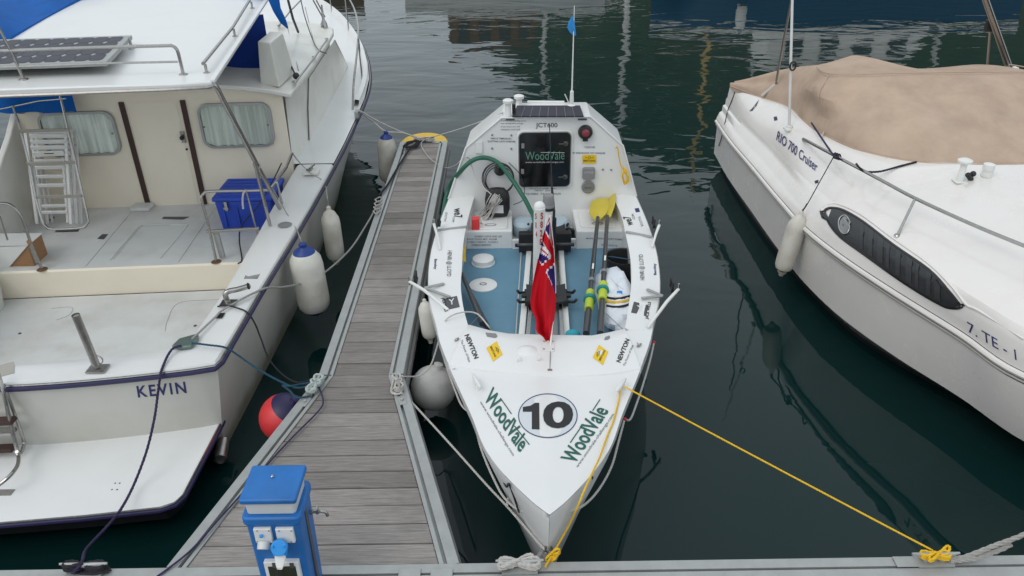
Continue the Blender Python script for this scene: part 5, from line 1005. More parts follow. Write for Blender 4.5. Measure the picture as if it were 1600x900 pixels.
# deck details: panels, drains, corner seat, door sill
def kd(px, m, nm, h=0.002): return MB().poly([P(x, y, RDZ + 0.002) for x, y in px], (0, 0, h)).build(nm, m, krd, smooth=False)
kd(((152, 373), (160, 366), (169, 366), (162, 374)), M['dgrey'], 'drain'); kd(((86, 363), (88, 358), (126, 356), (122, 362)), M['dgrey'], 'drain'); kd(((75, 346), (80, 339), (86, 339), (80, 346)), M['dgrey'], 'drain')
for a, b in (((210, 326), (134, 416)), ((172, 407), (217, 354)), ((217, 354), (289, 350)), ((333, 330), (279, 409))): MB().tube([P(*a, RDZ + .002), P(*b, RDZ + .002)], 0.0025, 4).build('panel_seam', M['seam'], krd)
MB().tube(smooth([P(x, y, RDZ + .004) for x, y in ((176, 406), (218, 356), (230, 352), (285, 351), (290, 356), (250, 404))], 5), 0.005, 5).build('panel_edge', M['deck'], krd)
q = [P(x, y, RDZ) for x, y in ((237, 343), (250, 343), (244, 326), (214, 326))]; MB().mm((PB(214, 326)[0], bulY(-4) - 0.18, RDZ), (PB(240, 326)[0] + 0.03, bulY(-4) - 0.005, RDZ + 0.05)).build('corner_step', M['deck'], krd, smooth=False, bevel=0.02)
kd(((253, 342), (256, 339), (296, 339), (286, 343)), M['dgrey'], 'door_sill', 0.004)
for pxs in (((80, 482), (112, 480), (108, 492), (88, 500)), ((258, 517), (262, 500), (280, 473), (342, 468))): MB().tube(smooth([P(x, y, AF + .002) for x, y in pxs], 5), 0.0025, 4).build('floor_seam', M['seam'], mbk)
for x, y in ((31, 521), (305, 509)): MB().lathe([(0.016, 0), (0.014, 0.003)], P(x, y, AF + .001), n=10).build('drain_plug', M['dgrey'], mbk)
# guard frames in the cockpit
ft = P(338, 409, RDZ); gy = ft[1]
gf = thing('guard_frame', 'stainless guard frame standing round the blue cool box', 'rail', ft)
MB().tube(smooth([ft, PY(325, 350, gy), PY(315, 312, gy + .02), PY(318, 303, gy + .04), PY(328, 299, gy + .06), PY(385, 298, gy + .12), PY(420, 297, gy + .16)], 6), 0.0135, 10).build('frame_tube', M['steel'], gf)
MB().lathe([(0.05, 0), (0.045, 0.006), (0.02, 0.012)], ft, n=14).build('foot', M['rust'], gf)
MB().beam(PY(322, 362, gy), PY(405, 357, gy + .1), 0.03, 0.03).build('cross_rail', M['steel'], gf, smooth=False, bevel=0.006)
MB().tube([PY(384, 296, gy + .12), PY(393, 330, gy + .12), PY(404, 372, gy + .12)], 0.009, 8).build('brace', M['steel'], gf); MB().beam(PY(337, 362, gy + .05), PY(348, 402, gy + .05), 0.03, 0.05).build('leg_plate', M['alu'], gf, smooth=False)
MB().tube(smooth([PY(384, 297, gy + .1), PY(380, 303, gy + .09), PY(379, 315, gy + .09), PY(380, 326, gy + .09)], 4), 0.010, 6).build('cord_tail', M['ropew'], gf)
ft2 = P(66, 421, RDZ); gy = ft2[1]; g2 = thing('guard_frame', 'curved stainless guard rail with tan sleeve beside the covered bin', 'rail', ft2)
MB().tube(smooth([ft2, PY(50, 385, gy), PY(38, 350, gy), PY(30, 334, gy), PY(20, 323, gy), PY(8, 318, gy), PY(-30, 318, gy)], 6), 0.0135, 10).build('frame_tube', M['steel'], g2)
MB().lathe([(0.05, 0), (0.045, 0.006), (0.02, 0.012)], ft2, n=14).build('foot', M['rust'], g2); MB().tube([PY(45, 376, gy), PY(47, 381, gy)], 0.022, 10).build('sleeve', M['crate'], g2)
MB().tube([PY(47, 382, gy), PY(58, 410, gy)], 0.019, 10).build('sleeve', M['steel'], g2); MB().tube([PY(0, 338, gy), PY(12, 375, gy)], 0.008, 8).build('brace', M['steel'], g2)
# plywood box under a white cloth, pale bin
q = P(20, 405, RDZ); bx = thing('covered_box', 'plywood box under a white cloth beside the curved rail', 'box', (P(30, 416, RDZ)[0] - 0.25, 7.05, RDZ))
c0 = P(54, 416, RDZ); Yf = c0[1]; zb = PY(43, 384, Yf)[2]; xr = c0[0]
MB().mm((xr - 0.85, Yf, RDZ), (xr, Yf + 0.26, zb)).build('box_body', M['crate'], bx, smooth=False, bevel=0.006)
cf = [PY(43, 384, Yf - .008), PY(13, 419, Yf - .008), PY(-70, 421, Yf - .008), PY(-70, 384, Yf - .008)]
MB().poly(cf, (0, -0.004, 0)).build('cloth', M['plastic'], bx, smooth=False); MB().mm((cf[3][0], Yf - .012, zb + .001), (cf[0][0], Yf + .27, zb + .007)).build('cloth', M['plastic'], bx, smooth=False)
q = P(-8, 480, AF); tag(MB().lathe([(0.13, 0), (0.155, 0.18), (0.165, 0.26), (0.15, 0.30), (0.06, 0.33)], (q[0] - 0.03, q[1] - 0.05, AF), n=24).build('pale_bin', M['lamp']), 'pale grey rounded bin on the aft cockpit floor', 'bin')
# blue cool box
cy = 7.52; a = P(343, 351, RDZ); b = P(432, 349, RDZ); zt = PY(330, 302, 7.5)[2]
cb_ = thing('cool_box', 'large blue plastic cool box on the raised deck of the motor boat', 'cool box', ((a[0] + b[0]) / 2, 7.75, RDZ))
w0 = -3.03; w1 = -2.45
def tbox(x0, x1, y0, y1, z0, z1, tp): return MB().add([(x0 + tp, y0 + tp, z0), (x1 - tp, y0 + tp, z0), (x1 - tp, y1 - tp, z0), (x0 + tp, y1 - tp, z0), (x0, y0, z1), (x1, y0, z1), (x1, y1, z1), (x0, y1, z1)], [(3, 2, 1, 0), (4, 5, 6, 7), (0, 1, 5, 4), (1, 2, 6, 5), (2, 3, 7, 6), (3, 0, 4, 7)])
bd = tbox(w0, w1, 7.50, 8.02, RDZ, RDZ + 0.34, 0.025).build('box_body', M['cool'], cb_, smooth=False, bevel=0.015)
for k in range(4): MB().mm((w0 + 0.07 + k * 0.14, 7.496, RDZ + 0.04), (w0 + 0.09 + k * 0.14, 7.53, RDZ + 0.30)).build('rib', M['cool'], bd, smooth=False, bevel=0.006)
ldd = MB().poly([V(x, y, RDZ + 0.342) for x, y in ((w0 - .02, 7.48), (w1 + .02, 7.48), (w1 + .02, 8.04), (w0 - .02, 8.04))], (0, 0, 0.05)).build('lid', M['cool'], cb_, smooth=False, bevel=0.02)
for k in range(6): MB().mm((w0 + 0.03, 7.54 + k * 0.085, RDZ + 0.388), (w1 - 0.03, 7.575 + k * 0.085, RDZ + 0.398)).build('rib', M['cool'], ldd, smooth=False, bevel=0.004)
q = V(w0 + 0.12, 7.485, RDZ + 0.30); MB().mm(q + V(-.015, -.012, -.05), q + V(.015, .01, .05)).box(q + V(0.0, -.015, -0.02), (0.05, 0.012, 0.025)).build('latch', M['steel'], bd, smooth=False, bevel=0.002)
MB().mm((w0 + 0.04, 7.55, RDZ - 0.0), (w1 + 0.02, 7.98, RDZ + 0.001)).build('foot_pad', M['dgrey'], cb_, smooth=False)
tag(MB().tube(smooth([PY(440, 255, 7.7), PY(425, 285, 7.45), PY(403, 322, 7.40), P(378, 352, RDZ + 0.09), P(374, 375, RDZ + .05), P(378, 405, RDZ + .008), P(372, 412, RDZ + .008)], 8), 0.007, 6).build('shore_cable', M['black']), 'thin black cable trailing past the blue cool box', 'cable')
# folding chairs leaning against the bulkhead in a strapped stack
YCH = 8.02
def chair_frame(lab, dx, dy, k):
    t = thing('folding_chair', lab, 'chair', P(90 + dx, 352, RDZ), 'folded chairs leaning on the cabin bulkhead')
    f = lambda x, y, o: PY(x + dx, y, 7.55 + dy + (352 - y) / 190 * 0.45 + o)
    for xa, xb in ((40, 58), (104, 111)): MB().beam(f(xb, 350, 0), f(xa if xa < 60 else xa - 2, 208, 0), 0.030, 0.02, up=(0, -1, .3)).build('leg', M['plastic'], t, smooth=False, bevel=0.004)
    for y0 in (206, 213, 222, 231): MB().beam(f(46 + (y0 - 206) * .1, y0, -.01), f(104 + (y0 - 206) * .06, y0 - 1, -.01), 0.020, 0.042, up=(0, -.3, 1)).build('slat', M['plastic'], t, smooth=False, bevel=0.003)
    MB().beam(f(52, 241, -.012), f(100, 239, -.012), 0.02, 0.055, up=(0, -.3, 1)).build('slat', M['plastic'], t, smooth=False, bevel=0.003); MB().beam(f(69, 240, -.024), f(84, 239.5, -.024), 0.004, 0.010, up=(0, -.3, 1)).build('grip_slot', M['dgrey'], t, smooth=False)
    for y0 in (252, 262, 276, 290): MB().beam(f(54 + (y0 - 252) * .14, y0, -.01), f(101 + (y0 - 252) * .06, y0 - 1, -.01), 0.02, 0.036, up=(0, -.3, 1)).build('slat', M['plastic'], t, smooth=False, bevel=0.003)
    for y0 in (322, 332): MB().beam(f(66, y0, 0), f(106, y0 - 1, 0), 0.022, 0.03, up=(0, -.3, 1)).build('stretcher', M['plastic'], t, smooth=False, bevel=0.003)
    for xa, xb in ((50, 66), (98, 106)): MB().beam(f(xb, 348, .03), f(xa, 246, .03), 0.026, 0.018, up=(0, -1, .3)).build('leg', M['plastic'], t, smooth=False, bevel=0.004)
chair_frame('white slatted folding chair strapped upright, front one of the stack', 0, 0.0, 0); chair_frame('white slatted folding chair strapped upright, second in the stack', 9, 0.10, 1); chair_frame('white slatted folding chair strapped upright, against the bulkhead', 16, 0.20, 2)
rk = thing('chair_rack', 'stainless tube rack with straps holding the folded chairs', 'rack', P(105, 356, RDZ)); f = lambda x, y, o=0: PY(x, y, 7.40 + (355 - y) / 190 * 0.42 + o)
MB().tube(smooth([f(20, 165), f(32, 203), f(45, 255), f(56, 310), f(66, 345), f(72, 354), f(84, 358), f(126, 356), f(136, 350), f(137, 340), f(126, 290), f(115, 240), f(106, 200), f(94, 150)], 6), 0.012, 8).build('rack_tube', M['steel'], rk)
for y0, xa, xb in ((203, 30, 107), (254, 42, 117), (306, 56, 127)): MB().beam(f(xa, y0 + 2, -.02), f(xb, y0, -.02), 0.012, 0.035, up=(0, -.3, 1)).build('strap', M['taupe'], rk, smooth=False, bevel=0.003)
MB().tube([PY(-10, 173, 7.9), PY(60, 158, 7.85), PY(103, 154, 7.8)], 0.008, 8).build('top_tube', M['steel'], rk)
MB().box(PB(33, 173, .02), (0.06, 0.04, 0.06)).build('wall_lamp', mat('brass_lamp', (0.35, 0.25, 0.1), 0.4, 0.6), mbk, smooth=False, bevel=0.006)
# hardtop
HT = 2.45
rear = [P(x, y, HT) for x, y in ((330, 127.5), (322, 129), (260, 132.5), (165, 136), (80, 139.5), (0, 142.5))]; rear += [V(-4.6, 5.83, HT), V(-5.3, 5.90, HT), V(-5.62, 5.98, HT)]
fro = [V(-5.12, 9.60, HT + .02), V(-4.4, 9.72, HT + .04), V(-3.6, 9.75, HT + .04), P(415, 0, HT)]
n = 9
def along(l, t):
    d = np.r_[0, np.cumsum([np.linalg.norm(l[i + 1] - l[i]) for i in range(len(l) - 1)])]; s = t * d[-1]; return V(*[np.interp(s, d, [p[k] for p in l]) for k in range(3)])
rows = []
for j in range(7):
    t = j / 6; rows.append([lerp(along(rear, k / 12), along(fro[::-1], k / 12), t) + V(0, 0, 0.05 * math.sin(math.pi * k / 12) * min(1, 0.3 + t)) for k in range(13)])
ht = MB().sheet(rows, (0, 0, -0.055)).build('hardtop', M['gel'], mbk, ang=40, bevel=0.012); bvt = caster(ht)
MB().tube([p + V(0, -0.008, -0.035) for p in rear], 0.014, 6).build('hardtop_trim', M['steeld'], mbk)
MB().beam(P(331, 127, HT - .004), P(416, 0, HT + .012), 0.05, 0.03).build('drip_edge', M['gel'], mbk, smooth=False, bevel=0.01)
pa, pbm = P(334, 129, HT - 0.03), P(437, 325, KZ(7.4) + .03)
MB().tube(smooth([P(300, 129.5, HT - .03), P(322, 128.5, HT - .03), lerp(pa, pbm, .03), lerp(pa, pbm, .12), lerp(pa, pbm, .5), pbm], 6), 0.021, 12).build('hardtop_post', M['steel'], mbk)
MB().tube([lerp(pa, pbm, .55), P(422, 352, KZ(6.9) + .03)], 0.016, 10).build('post_brace', M['steel'], mbk)
qq = lerp(pa, pbm, .6); MB().tube([qq + V(0.03 * math.cos(a), 0, 0.03 * math.sin(a)) - V(0, 0, 0) for a in np.linspace(0, 2 * math.pi, 13)[:-1]], 0.010, 6, closed=True).build('post_lashing', M['ropew'], mbk)
for x, y in ((-2.85, 9.4), (-5.1, 9.3), (-5.35, 6.6)): MB().tube([V(x, y, CT if y > 8 else KZ(6.6)), V(x, y, HT)], 0.018, 10).build('hardtop_post', M['steel'], mbk)
MB().tube([PY(457, 238, 7.0), PY(447, 262, 7.0), PY(425, 292, 6.95)], 0.013, 8).tube([PY(432, 285, 6.95), P(441, 318, KZ(7.1) + .03)], 0.012, 8).build('grab_tube', M['steel'], mbk)
# rails on the hardtop
def onroof(x, y, h=0.0):
    p = cast(bvt, x, y, 0.0); p = p if p is not None else P(x, y, HT + .02); return p + V(0, 0, h)
fa, fb = onroof(286.5, 116.5), onroof(37, 124.5)
pn = np.cross(fb - fa, V(0, 0, 1)); PR = lambda x, y: PP(x, y, fa, pn)
MB().tube(smooth([fa, PR(279, 85), PR(275, 76), PR(268, 71.5), PR(255, 71.5), PR(130, 75), PR(0, 80), PR(-120, 84)], 6), 0.013, 10).build('roof_rail', M['steel'], mbk)
MB().tube([PR(277.5, 96.5), PR(160, 99), PR(0, 105), PR(-120, 108)], 0.009, 8).build('roof_rail', M['steel'], mbk); MB().tube([fb, PR(20, 85), PR(1, 50), PR(-12, 25)], 0.012, 8).build('roof_stanchion', M['steel'], mbk)
for p in (fa, fb): MB().lathe([(0.035, 0), (0.032, 0.006), (0.016, 0.012)], p + V(0, 0, 0.001), n=14).build('rail_foot', M['steeld'], mbk)
hr = [onroof(x, y, .07) for x, y in ((321, 112), (366, 54), (392, 10))]; MB().tube([hr[0] + (hr[0] - hr[1]) * 0.02] + hr, 0.014, 10).build('grab_rail', M['steel'], mbk)
for x, y in ((323, 114), (367, 57), (394, 13)):
    p = onroof(x, y, 0.001); MB().tube([p, p + V(0, 0, .07)], 0.012, 8).lathe([(0.03, 0), (0.02, 0.008)], p, n=10).build('rail_foot', M['steel'], mbk)
# solar panel
sp_ = thing('solar_panel', 'framed solar panel on the motor boat hardtop behind the roof rail', 'solar panel', P(80, 90, HT + 0.06))
c00, c10, c11, c01 = P(166, 96.5, HT + .12), P(206, 55, HT + .12), P(-110, 65, HT + .12), P(-160, 108, HT + .12)
bas = MB().poly([c00, c10, c11, c01], (0, 0, -0.035)).build('panel_frame', M['alu'], sp_, smooth=False, bevel=0.004)
def sl(u, v): return lerp(lerp(c00, c10, v), lerp(c01, c11, v), u)
nu, nv = 13, 4
for i in range(nu):
    for j in range(nv):
        u0, u1, v0, v1 = 0.03 + 0.94 * i / nu + .001, 0.03 + 0.94 * (i + 1) / nu - .001, 0.05 + 0.90 * j / nv + .003, 0.05 + 0.90 * (j + 1) / nv - .003; e, g = (u1 - u0) * 0.18, (v1 - v0) * 0.18
        MB().poly([sl(a, b) + V(0, 0, 0.0015) for a, b in ((u0 + e, v0), (u1 - e, v0), (u1, v0 + g), (u1, v1 - g), (u1 - e, v1), (u0 + e, v1), (u0, v1 - g), (u0, v0 + g))], (0, 0, 0.001)).build('cell', M['cell'], sp_, smooth=False)
for x, y in ((206, 76), (30, 100)): p = onroof(x, y, 0); MB().tube([p, p + V(0, 0, .10)], 0.012, 8).lathe([(0.03, 0), (0.025, 0.006)], p + V(0, 0, .001), n=10).build('foot', M['alu'], sp_)
# blue canvases
rows = []
for j in range(13):
    t = j / 12; r = []
    for k in range(15):
        s = k / 14; x = lerp(-130, lerp(14, 125, t), s); y = lerp(66, 2, t) - 6 * (1 - s) * (1 - t); h = 0.06 + 0.16 * math.sin(math.pi * min(1, s * 1.1 + 0.02)) ** 0.7 * (0.6 + 0.4 * math.sin(4 * t + 3 * s)) + 0.04 * math.sin(9 * s + 6 * t)
        if k == 14: h = 0.035
        p = P(x, y, HT + 0.03); r.append(p + V(0, 0.03 * math.sin(7 * s), max(h, 0.03)))
    rows.append(r)
mb = MB().grid(rows); ed_ = rows[0]; mb.grid([ed_, [V(p[0], p[1] - 0.02, HT - 0.02) for p in ed_]]); ed2 = [r[-1] for r in rows]; mb.grid([ed2, [p + V(0.01, 0, -0.06) for p in ed2]])
tag(mb.build('canvas_cover', M['canvas']), 'bright blue canvas heaped over the edge of the motor boat hardtop', 'canvas')
rows = [[V(lerp(-2.75, -5.0, s), 9.75 + 0.1 * math.sin(9 * s) + 0.12 * math.cos(a), HT + 0.04 + 0.06 * math.sin(a) + 0.012 * math.sin(30 * s)) for a in np.linspace(0, 2 * math.pi, 12)] for s in np.linspace(0, 1, 30)]
tag(MB().grid(rows).build('canvas_roll', M['canvas']), 'rolled blue canvas along the forward edge of the hardtop', 'canvas')
rows = [[V(lerp(-2.66, -5.2, s), 8.95 + 0.05 * math.sin(22 * s + z), z) for s in np.linspace(0, 1, 50)] for z in np.linspace(CT + 0.01, HT - 0.03, 6)]
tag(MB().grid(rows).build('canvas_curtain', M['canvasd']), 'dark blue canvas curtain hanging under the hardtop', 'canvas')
rows = [[V(lerp(-4.45, -5.35, s), 8.02 + 0.03 * math.sin(15 * s) - 0.03 * (2.1 - z), z) for s in np.linspace(0, 1, 24)] for z in np.linspace(CT - 0.09 + 0.0, 2.25, 6)]
tag(MB().grid(rows).build('canvas_apron', M['canvas']), 'blue canvas apron hanging over the cabin top by the chair rack', 'canvas')
# helm console, tarp tail, rails and straps on the cabin top
a, b = P(407, 133, CT + .06), P(437, 137, CT + .05); zt = PY(420, 64, a[1] + .05)[2]
MB().add([a, b, b + V(0.02, .62, 0), a + V(0, .62, 0), V(a[0] + .03, a[1] + .05, zt), V(b[0] - .04, b[1] + .05, zt), V(b[0] - .03, b[1] + .55, zt), V(a[0] + .03, a[1] + .55, zt)], [(3, 2, 1, 0), (4, 5, 6, 7), (0, 1, 5, 4), (1, 2, 6, 5), (2, 3, 7, 6), (3, 0, 4, 7)]).build('helm_console', M['gel2'], mbk, smooth=False, bevel=0.015)
q = [PY(x, y, 9.3) for x, y in ((419, 0), (427, 18), (438, 36), (449, 45), (446, 34), (437, 14), (434, -4))]; MB().poly(q, (0, 0.05, 0)).build('canvas_tail', M['canvas'], mbk)
def ct(x, y, h=0.0):
    q = P(x, y, CT + .05 + h); return V(q[0], q[1], arch(q[0]) + .006 + h)
for pts in (((459, 124), (490, 86), (510, 59)), ((437, 50), (455, 27), (473, 8))):
    l = [ct(*p, .06) for p in pts]; MB().tube(l, 0.011, 8).build('grab_rail', M['steel'], mbk)
    for p in (pts[0], pts[1], pts[2]): MB().tube([ct(*p), ct(*p, .06)], 0.012, 8).lathe([(0.028, 0), (0.02, .008)], ct(*p), n=10).build('rail_foot', M['steel'], mbk)
MB().tube([ct(432, 62, .30), ct(447, 88, .15), ct(461, 113, .06)], 0.011, 6).build('strap', M['black'], mbk); MB().ball(ct(462, 114, .06), 0.038, 10, 8).build('strap_knot', M['black'], mbk)
MB().tube([PY(450, 0, 10.6), PY(458, 30, 10.5), ct(467, 57, .02)], 0.016, 6).build('strap', M['black'], mbk); MB().tube(smooth([PY(470, 0, 11.0), PY(476, 25, 10.9), ct(488, 62, .03), ct(497, 75, .02), ct(510, 78, .0)], 6), 0.007, 6).build('strap', M['dgrey'], mbk)
q = ct(507, 45); MB().lathe([(0.05, 0), (0.045, 0.05), (0.02, 0.10), (0.012, 0.30)], q, n=14).build('horn', M['steel'], mbk); MB().tube([ct(505, 32, .05), PY(489, 0, 11.5)], 0.010, 6).tube([ct(508, 30, .05), PY(494, 0, 11.6)], 0.010, 6).build('mast_stay', M['steel'], mbk)
for a, b in (((450, 50), (466, 108)), ((478, 20), (490, 66))): MB().tube([ct(*a, .002), ct(*b, .002)], 0.005, 4).build('panel_seam', M['grey'], mbk)

# ------------------------------------------------------------------ white motor cruiser under a tan cover
RC = 4.5
ry = [3.55, 3.9, 4.3, 4.8, 5.4, 6.0, 6.7, 7.5, 8.5, 9.6, 10.45]
r_wl = tab(ry, [RC, 4.42, 4.22, 3.95, 3.52, 3.22, 3.07, 2.99, 2.955, 2.96, 3.00]); r_rx = tab(ry, [RC, 3.76, 3.42, 3.265, 3.06, 2.895, 2.80, 2.795, 2.80, 2.79, 2.83])
r_rz = tab(ry, [.93, .88, .85, .85, .845, .83, .79, .75, .72, .70, .68]); r_dx = tab(ry, [RC, 3.86, 3.50, 3.30, 3.19, 3.09, 3.00, 2.96, 2.97, 2.94, 2.95]); r_dz = tab(ry, [1.12, 1.14, 1.15, 1.16, 1.15, 1.13, 1.09, 1.05, 1.02, 1.0, 1.0])
cr = thing('motor_cruiser', 'white motor cruiser under a tan canvas cover with RIO 700 Cruiser on its side', 'boat', (RC, 7, 0))
YS = [3.56, 3.6, 3.65, 3.7, 3.78] + list(np.linspace(3.86, 10.45, 76))
def half(Y):
    w, x, z, dx, dz = r_wl(Y), r_rx(Y), r_rz(Y), r_dx(Y), r_dz(Y); fade = min(1, max(0, (Y - 6.4) / 1.4)); rl = min(1, (Y - 3.5) / 1.2)
    lowers = [V(lerp(w, RC, .25) + .0, Y, -0.12), V(w, Y, 0.03), V(lerp(w, x, .66), Y, lerp(.03, z, .25)), V(lerp(w, x, .72) - .012 * rl, Y, lerp(.03, z, .29)), V(x + 0.035 * rl, Y, z - 0.10), V(x + 0.03 * rl, Y, z - 0.06)]
    ups = [V(x + 0.012 * rl, Y, z + 0.035)]
    for fr, o in ((0.30, 0.0), (0.36, 1.0), (0.62, 0.0), (0.68, 1.0), (0.88, 0.2)): ups.append(V(lerp(x + .012 * rl, dx, fr * (1 - .35 * (1 - fade))) + 0.024 * fade * o - 0.02 * (1 - fade) * math.sin(math.pi * fr) * rl, Y, lerp(z + .035, dz, fr)))
    ups += [V(dx, Y, dz)]
    return lowers, ups
low, up = [], []
for Y in YS: a, b = half(Y); low.append(a); up.append(b)
mir = lambda p: V(2 * RC - p[0], p[1], p[2])
mb = MB().grid(low); mb.grid([[mir(p) for p in r] for r in low]); rhull = mb.tri().build('hull', M['rio'], cr, ang=32)
mb = MB().grid(up); mb.grid([[mir(p) for p in r] for r in up]); rtop = mb.tri().build('topside', M['rio'], cr, ang=55)
for s in (0, 1):
    pts = [V(r_rx(Y) - 0.004, Y, r_rz(Y) - 0.012) for Y in YS]; pts = pts if s == 0 else [mir(p) for p in pts]
    MB().tube([p + V(0.012 if s == 0 else -0.012, 0, 0.018) for p in pts], 0.024, 8).build('rubbing_band', M['rio'], cr); MB().tube([p + V(0.016 if s == 0 else -0.016, 0, -0.026) for p in pts], 0.011, 6).build('taupe_line', M['taupe'], cr)  # rubbing band with a thin taupe line along its lower edge
    bt = [[V(r_wl(Y) - 0.006 + 0.05, Y, -0.13), V(r_wl(Y) - 0.004, Y, 0.0), V(lerp(r_wl(Y), r_rx(Y), .06) - .006, Y, 0.055)] for Y in YS]; bt = bt if s == 0 else [[mir(p) for p in r] for r in bt]; MB().grid(bt).build('antifouling', M['anti'], cr)
    nv_ = [V(lerp(r_wl(Y), r_rx(Y), .10) - .006, Y, 0.082) for Y in YS]; nv_ = nv_ if s == 0 else [mir(p) for p in nv_]; MB().tube(nv_, 0.008, 5).build('boot_stripe', M['navy'], cr)
# transom
a, b = half(10.45); sec = a[1:] + b; MB().poly(sec + [mir(p) for p in sec[::-1]], (0, 0.03, 0)).build('transom', M['rio'], cr, smooth=False)
# deck: from the edge up to the crown, and the coaming beside the cover
E0 = [(2.93, 10.32, 1.20), (3.12, 9.7, 1.235), (3.25, 8.97, 1.32), (3.21, 8.3, 1.355), (3.235, 7.8, 1.37), (3.42, 7.22, 1.39), (3.73, 6.88, 1.41), (4.1, 6.76, 1.42), (RC, 6.72, 1.43)]
coX = tab([6.6, 7.22, 7.8, 8.3, 8.97, 9.7, 10.4], [3.55, 3.42, 3.235, 3.21, 3.25, 3.12, 2.98]); coZ = tab([6.6, 7.22, 7.8, 8.3, 8.97, 9.7, 10.4], [1.40, 1.39, 1.37, 1.355, 1.32, 1.235, 1.20])
rows = []
for Y in YS:
    dx, dz = r_dx(Y), r_dz(Y); e = V(dx, Y, dz)
    crown = tab([3.5, 4.3, 5.4, 6.7, 10.5], [1.14, 1.24, 1.36, 1.43, 1.40])(Y)
    ix = coX(Y) if Y > 6.6 else lerp(dx, RC, 0.42); iz = coZ(Y) if Y > 6.6 else lerp(dz, crown, .72)
    pts = [e, V(lerp(dx, ix, .12), Y, lerp(dz, iz, .26)), V(lerp(dx, ix, .4), Y, lerp(dz, iz, .62)), V(lerp(dx, ix, .75), Y, lerp(dz, iz, .9)), V(ix, Y, iz), V(lerp(ix, RC, .5), Y, lerp(iz, crown, .75)), V(RC, Y, crown)]
    rows.append(pts + [mir(p) for p in pts[::-1]][1:])
rdeck = MB().grid(rows).tri().build('deck', M['rio'], cr, ang=60)
# canvas cover
def loop(l): return [V(p) for p in l] + [mir(V(p)) for p in l[::-1]][1:]
Ed = smooth(loop(E0), 5)
Tp = smooth(loop([(3.02, 10.30, 1.25), (3.38, 9.72, 1.56), (3.46, 9.05, 1.76), (3.36, 8.45, 1.84), (3.36, 8.18, 1.88), (3.52, 8.06, 1.90), (3.82, 8.03, 1.915), (4.15, 8.02, 1.92), (RC, 8.02, 1.92)]), 5)
Sp = smooth([V(RC, 10.30, 1.30), V(RC - .35, 9.75, 1.64), V(RC - .45, 9.2, 1.84), V(RC-.1, 8.6, 1.84), V(RC, 8.3, 1.89), V(RC, 8.15, 1.905), V(RC, 8.10, 1.91), V(RC, 8.08, 1.915), V(RC, 8.05, 1.92), V(RC, 8.08, 1.915), V(RC, 8.10, 1.91), V(RC, 8.15, 1.90), V(RC, 8.3, 1.86), V(RC, 8.6, 1.80), V(RC + .1, 9.15, 1.66), V(RC + .1, 9.75, 1.56), V(RC, 10.30, 1.30)], 5)
rows = [[p + V(0, 0, -0.05) for p in Ed], [p + V(0, 0, 0.012) for p in Ed]]
N_ = len(Ed)
for t in (0.12, 0.25, 0.4, 0.55, 0.7, 0.85):
    r = []
    for k in range(N_):
        p = lerp(Ed[k], Tp[k], t); s = k / (N_ - 1); w = math.sin(math.pi * t)
        out_ = V(p[0] - RC, p[1] - 8.6, 0); out_ = out_ / (np.linalg.norm(out_) + 1e-6)
        f_ = 0.020 * math.sin(46 * s + 5 * t) + 0.028 * math.sin(23 * s - 7 * t + 1) + 0.03 * math.sin(11 * s + 9 * t) + 0.014 * math.sin(80 * s - 12 * t) * (s < .5)
        r.append(p + out_ * w * (0.03 + f_) + V(0, 0, 0.03 * w + 0.4 * f_ * w))
    rows.append(r)
rows.append(Tp)
for t in (0.15, 0.4, 0.7): rows.append([lerp(Tp[k], Sp[k], t) + V(0, 0, (-0.012 + 0.010 * math.sin(30 * k / N_ + 4 * t)) * math.sin(math.pi * t) * 1.5) for k in range(N_)])
rows.append(Sp)
cv = MB().grid(rows).build('canvas_cover', M['tan']); tag(cv, 'weathered tan canvas cover stretched over the motor cruiser cockpit', 'boat cover')
sb_ = cv.modifiers.new('sub', 'SUBSURF'); sb_.levels = 1; sb_.render_levels = 1
MB().tube([p + V(0, 0, 0.012) for p in Tp[12:-12]], 0.006, 6).build('seam', M['tan'], cv); MB().tube([p + V(0, 0, 0.0) for p in Ed], 0.008, 6).build('hem', M['tan'], cv)
for k in (19,):
    MB().tube([r[k] + V(0, 0, 0.004) for r in rows[1:9]], 0.0045, 5).build('seam', M['tan'], cv)
# small ties hold the hem down
for x, y, x2, y2 in ((1287, 206, 1284, 218), (1385, 247, 1377, 258)): MB().tube([P(x, y, 1.40), P(x2, y2, 1.36)], 0.006, 6).build('tie', M['ropew'], cv)
bvT = caster(rtop, rdeck, rhull)
lettering('RIO 700 Cruiser', (1213.5, 219), (1276, 269.5), (1216.5, 204.5), bvT, M['inkb'], rtop, bold=0.008, off=0.008)
lettering('7. TE - 1', (1513.5, 518.5), (1589, 563), (1511.5, 502), bvT, M['inkb'], rtop, off=0.004)
# lens shaped side window with porthole ring and curtains
wo = [(1286, 330), (1291, 325), (1300, 323), (1319, 327), (1350, 345), (1397, 381), (1453, 420), (1484, 453), (1503, 477), (1503, 482), (1491, 484), (1469, 478), (1412, 444), (1350, 400), (1312, 372), (1294, 350)]
wo = [(p[0], p[1]) for p in smooth([V(*p, 0) for p in wo + wo[:1]], 4)[:-1]]; cen = V(1395, 403)
def shrink(px, s): 
    c_ = V(1395, 403); out_ = []
    for i, p in enumerate(px):
        a, b = V(px[i - 1]), V(px[(i + 1) % len(px)]); t = _n(b - a); n_ = V(-t[1], t[0]); n_ = n_ if np.dot(n_, V(wcen(p)) - V(p)) > 0 else -n_; out_.append(tuple(V(p) + n_ * s))
    return out_
def wcen(p):
    t = (p[0] - 1286) / 219.0; return (p[0] + 0, lerp(338, 478, t))
def cp(x, y, o): 
    h = cast(bvT, x, y, o); return h
wi = shrink(wo, 4.2)
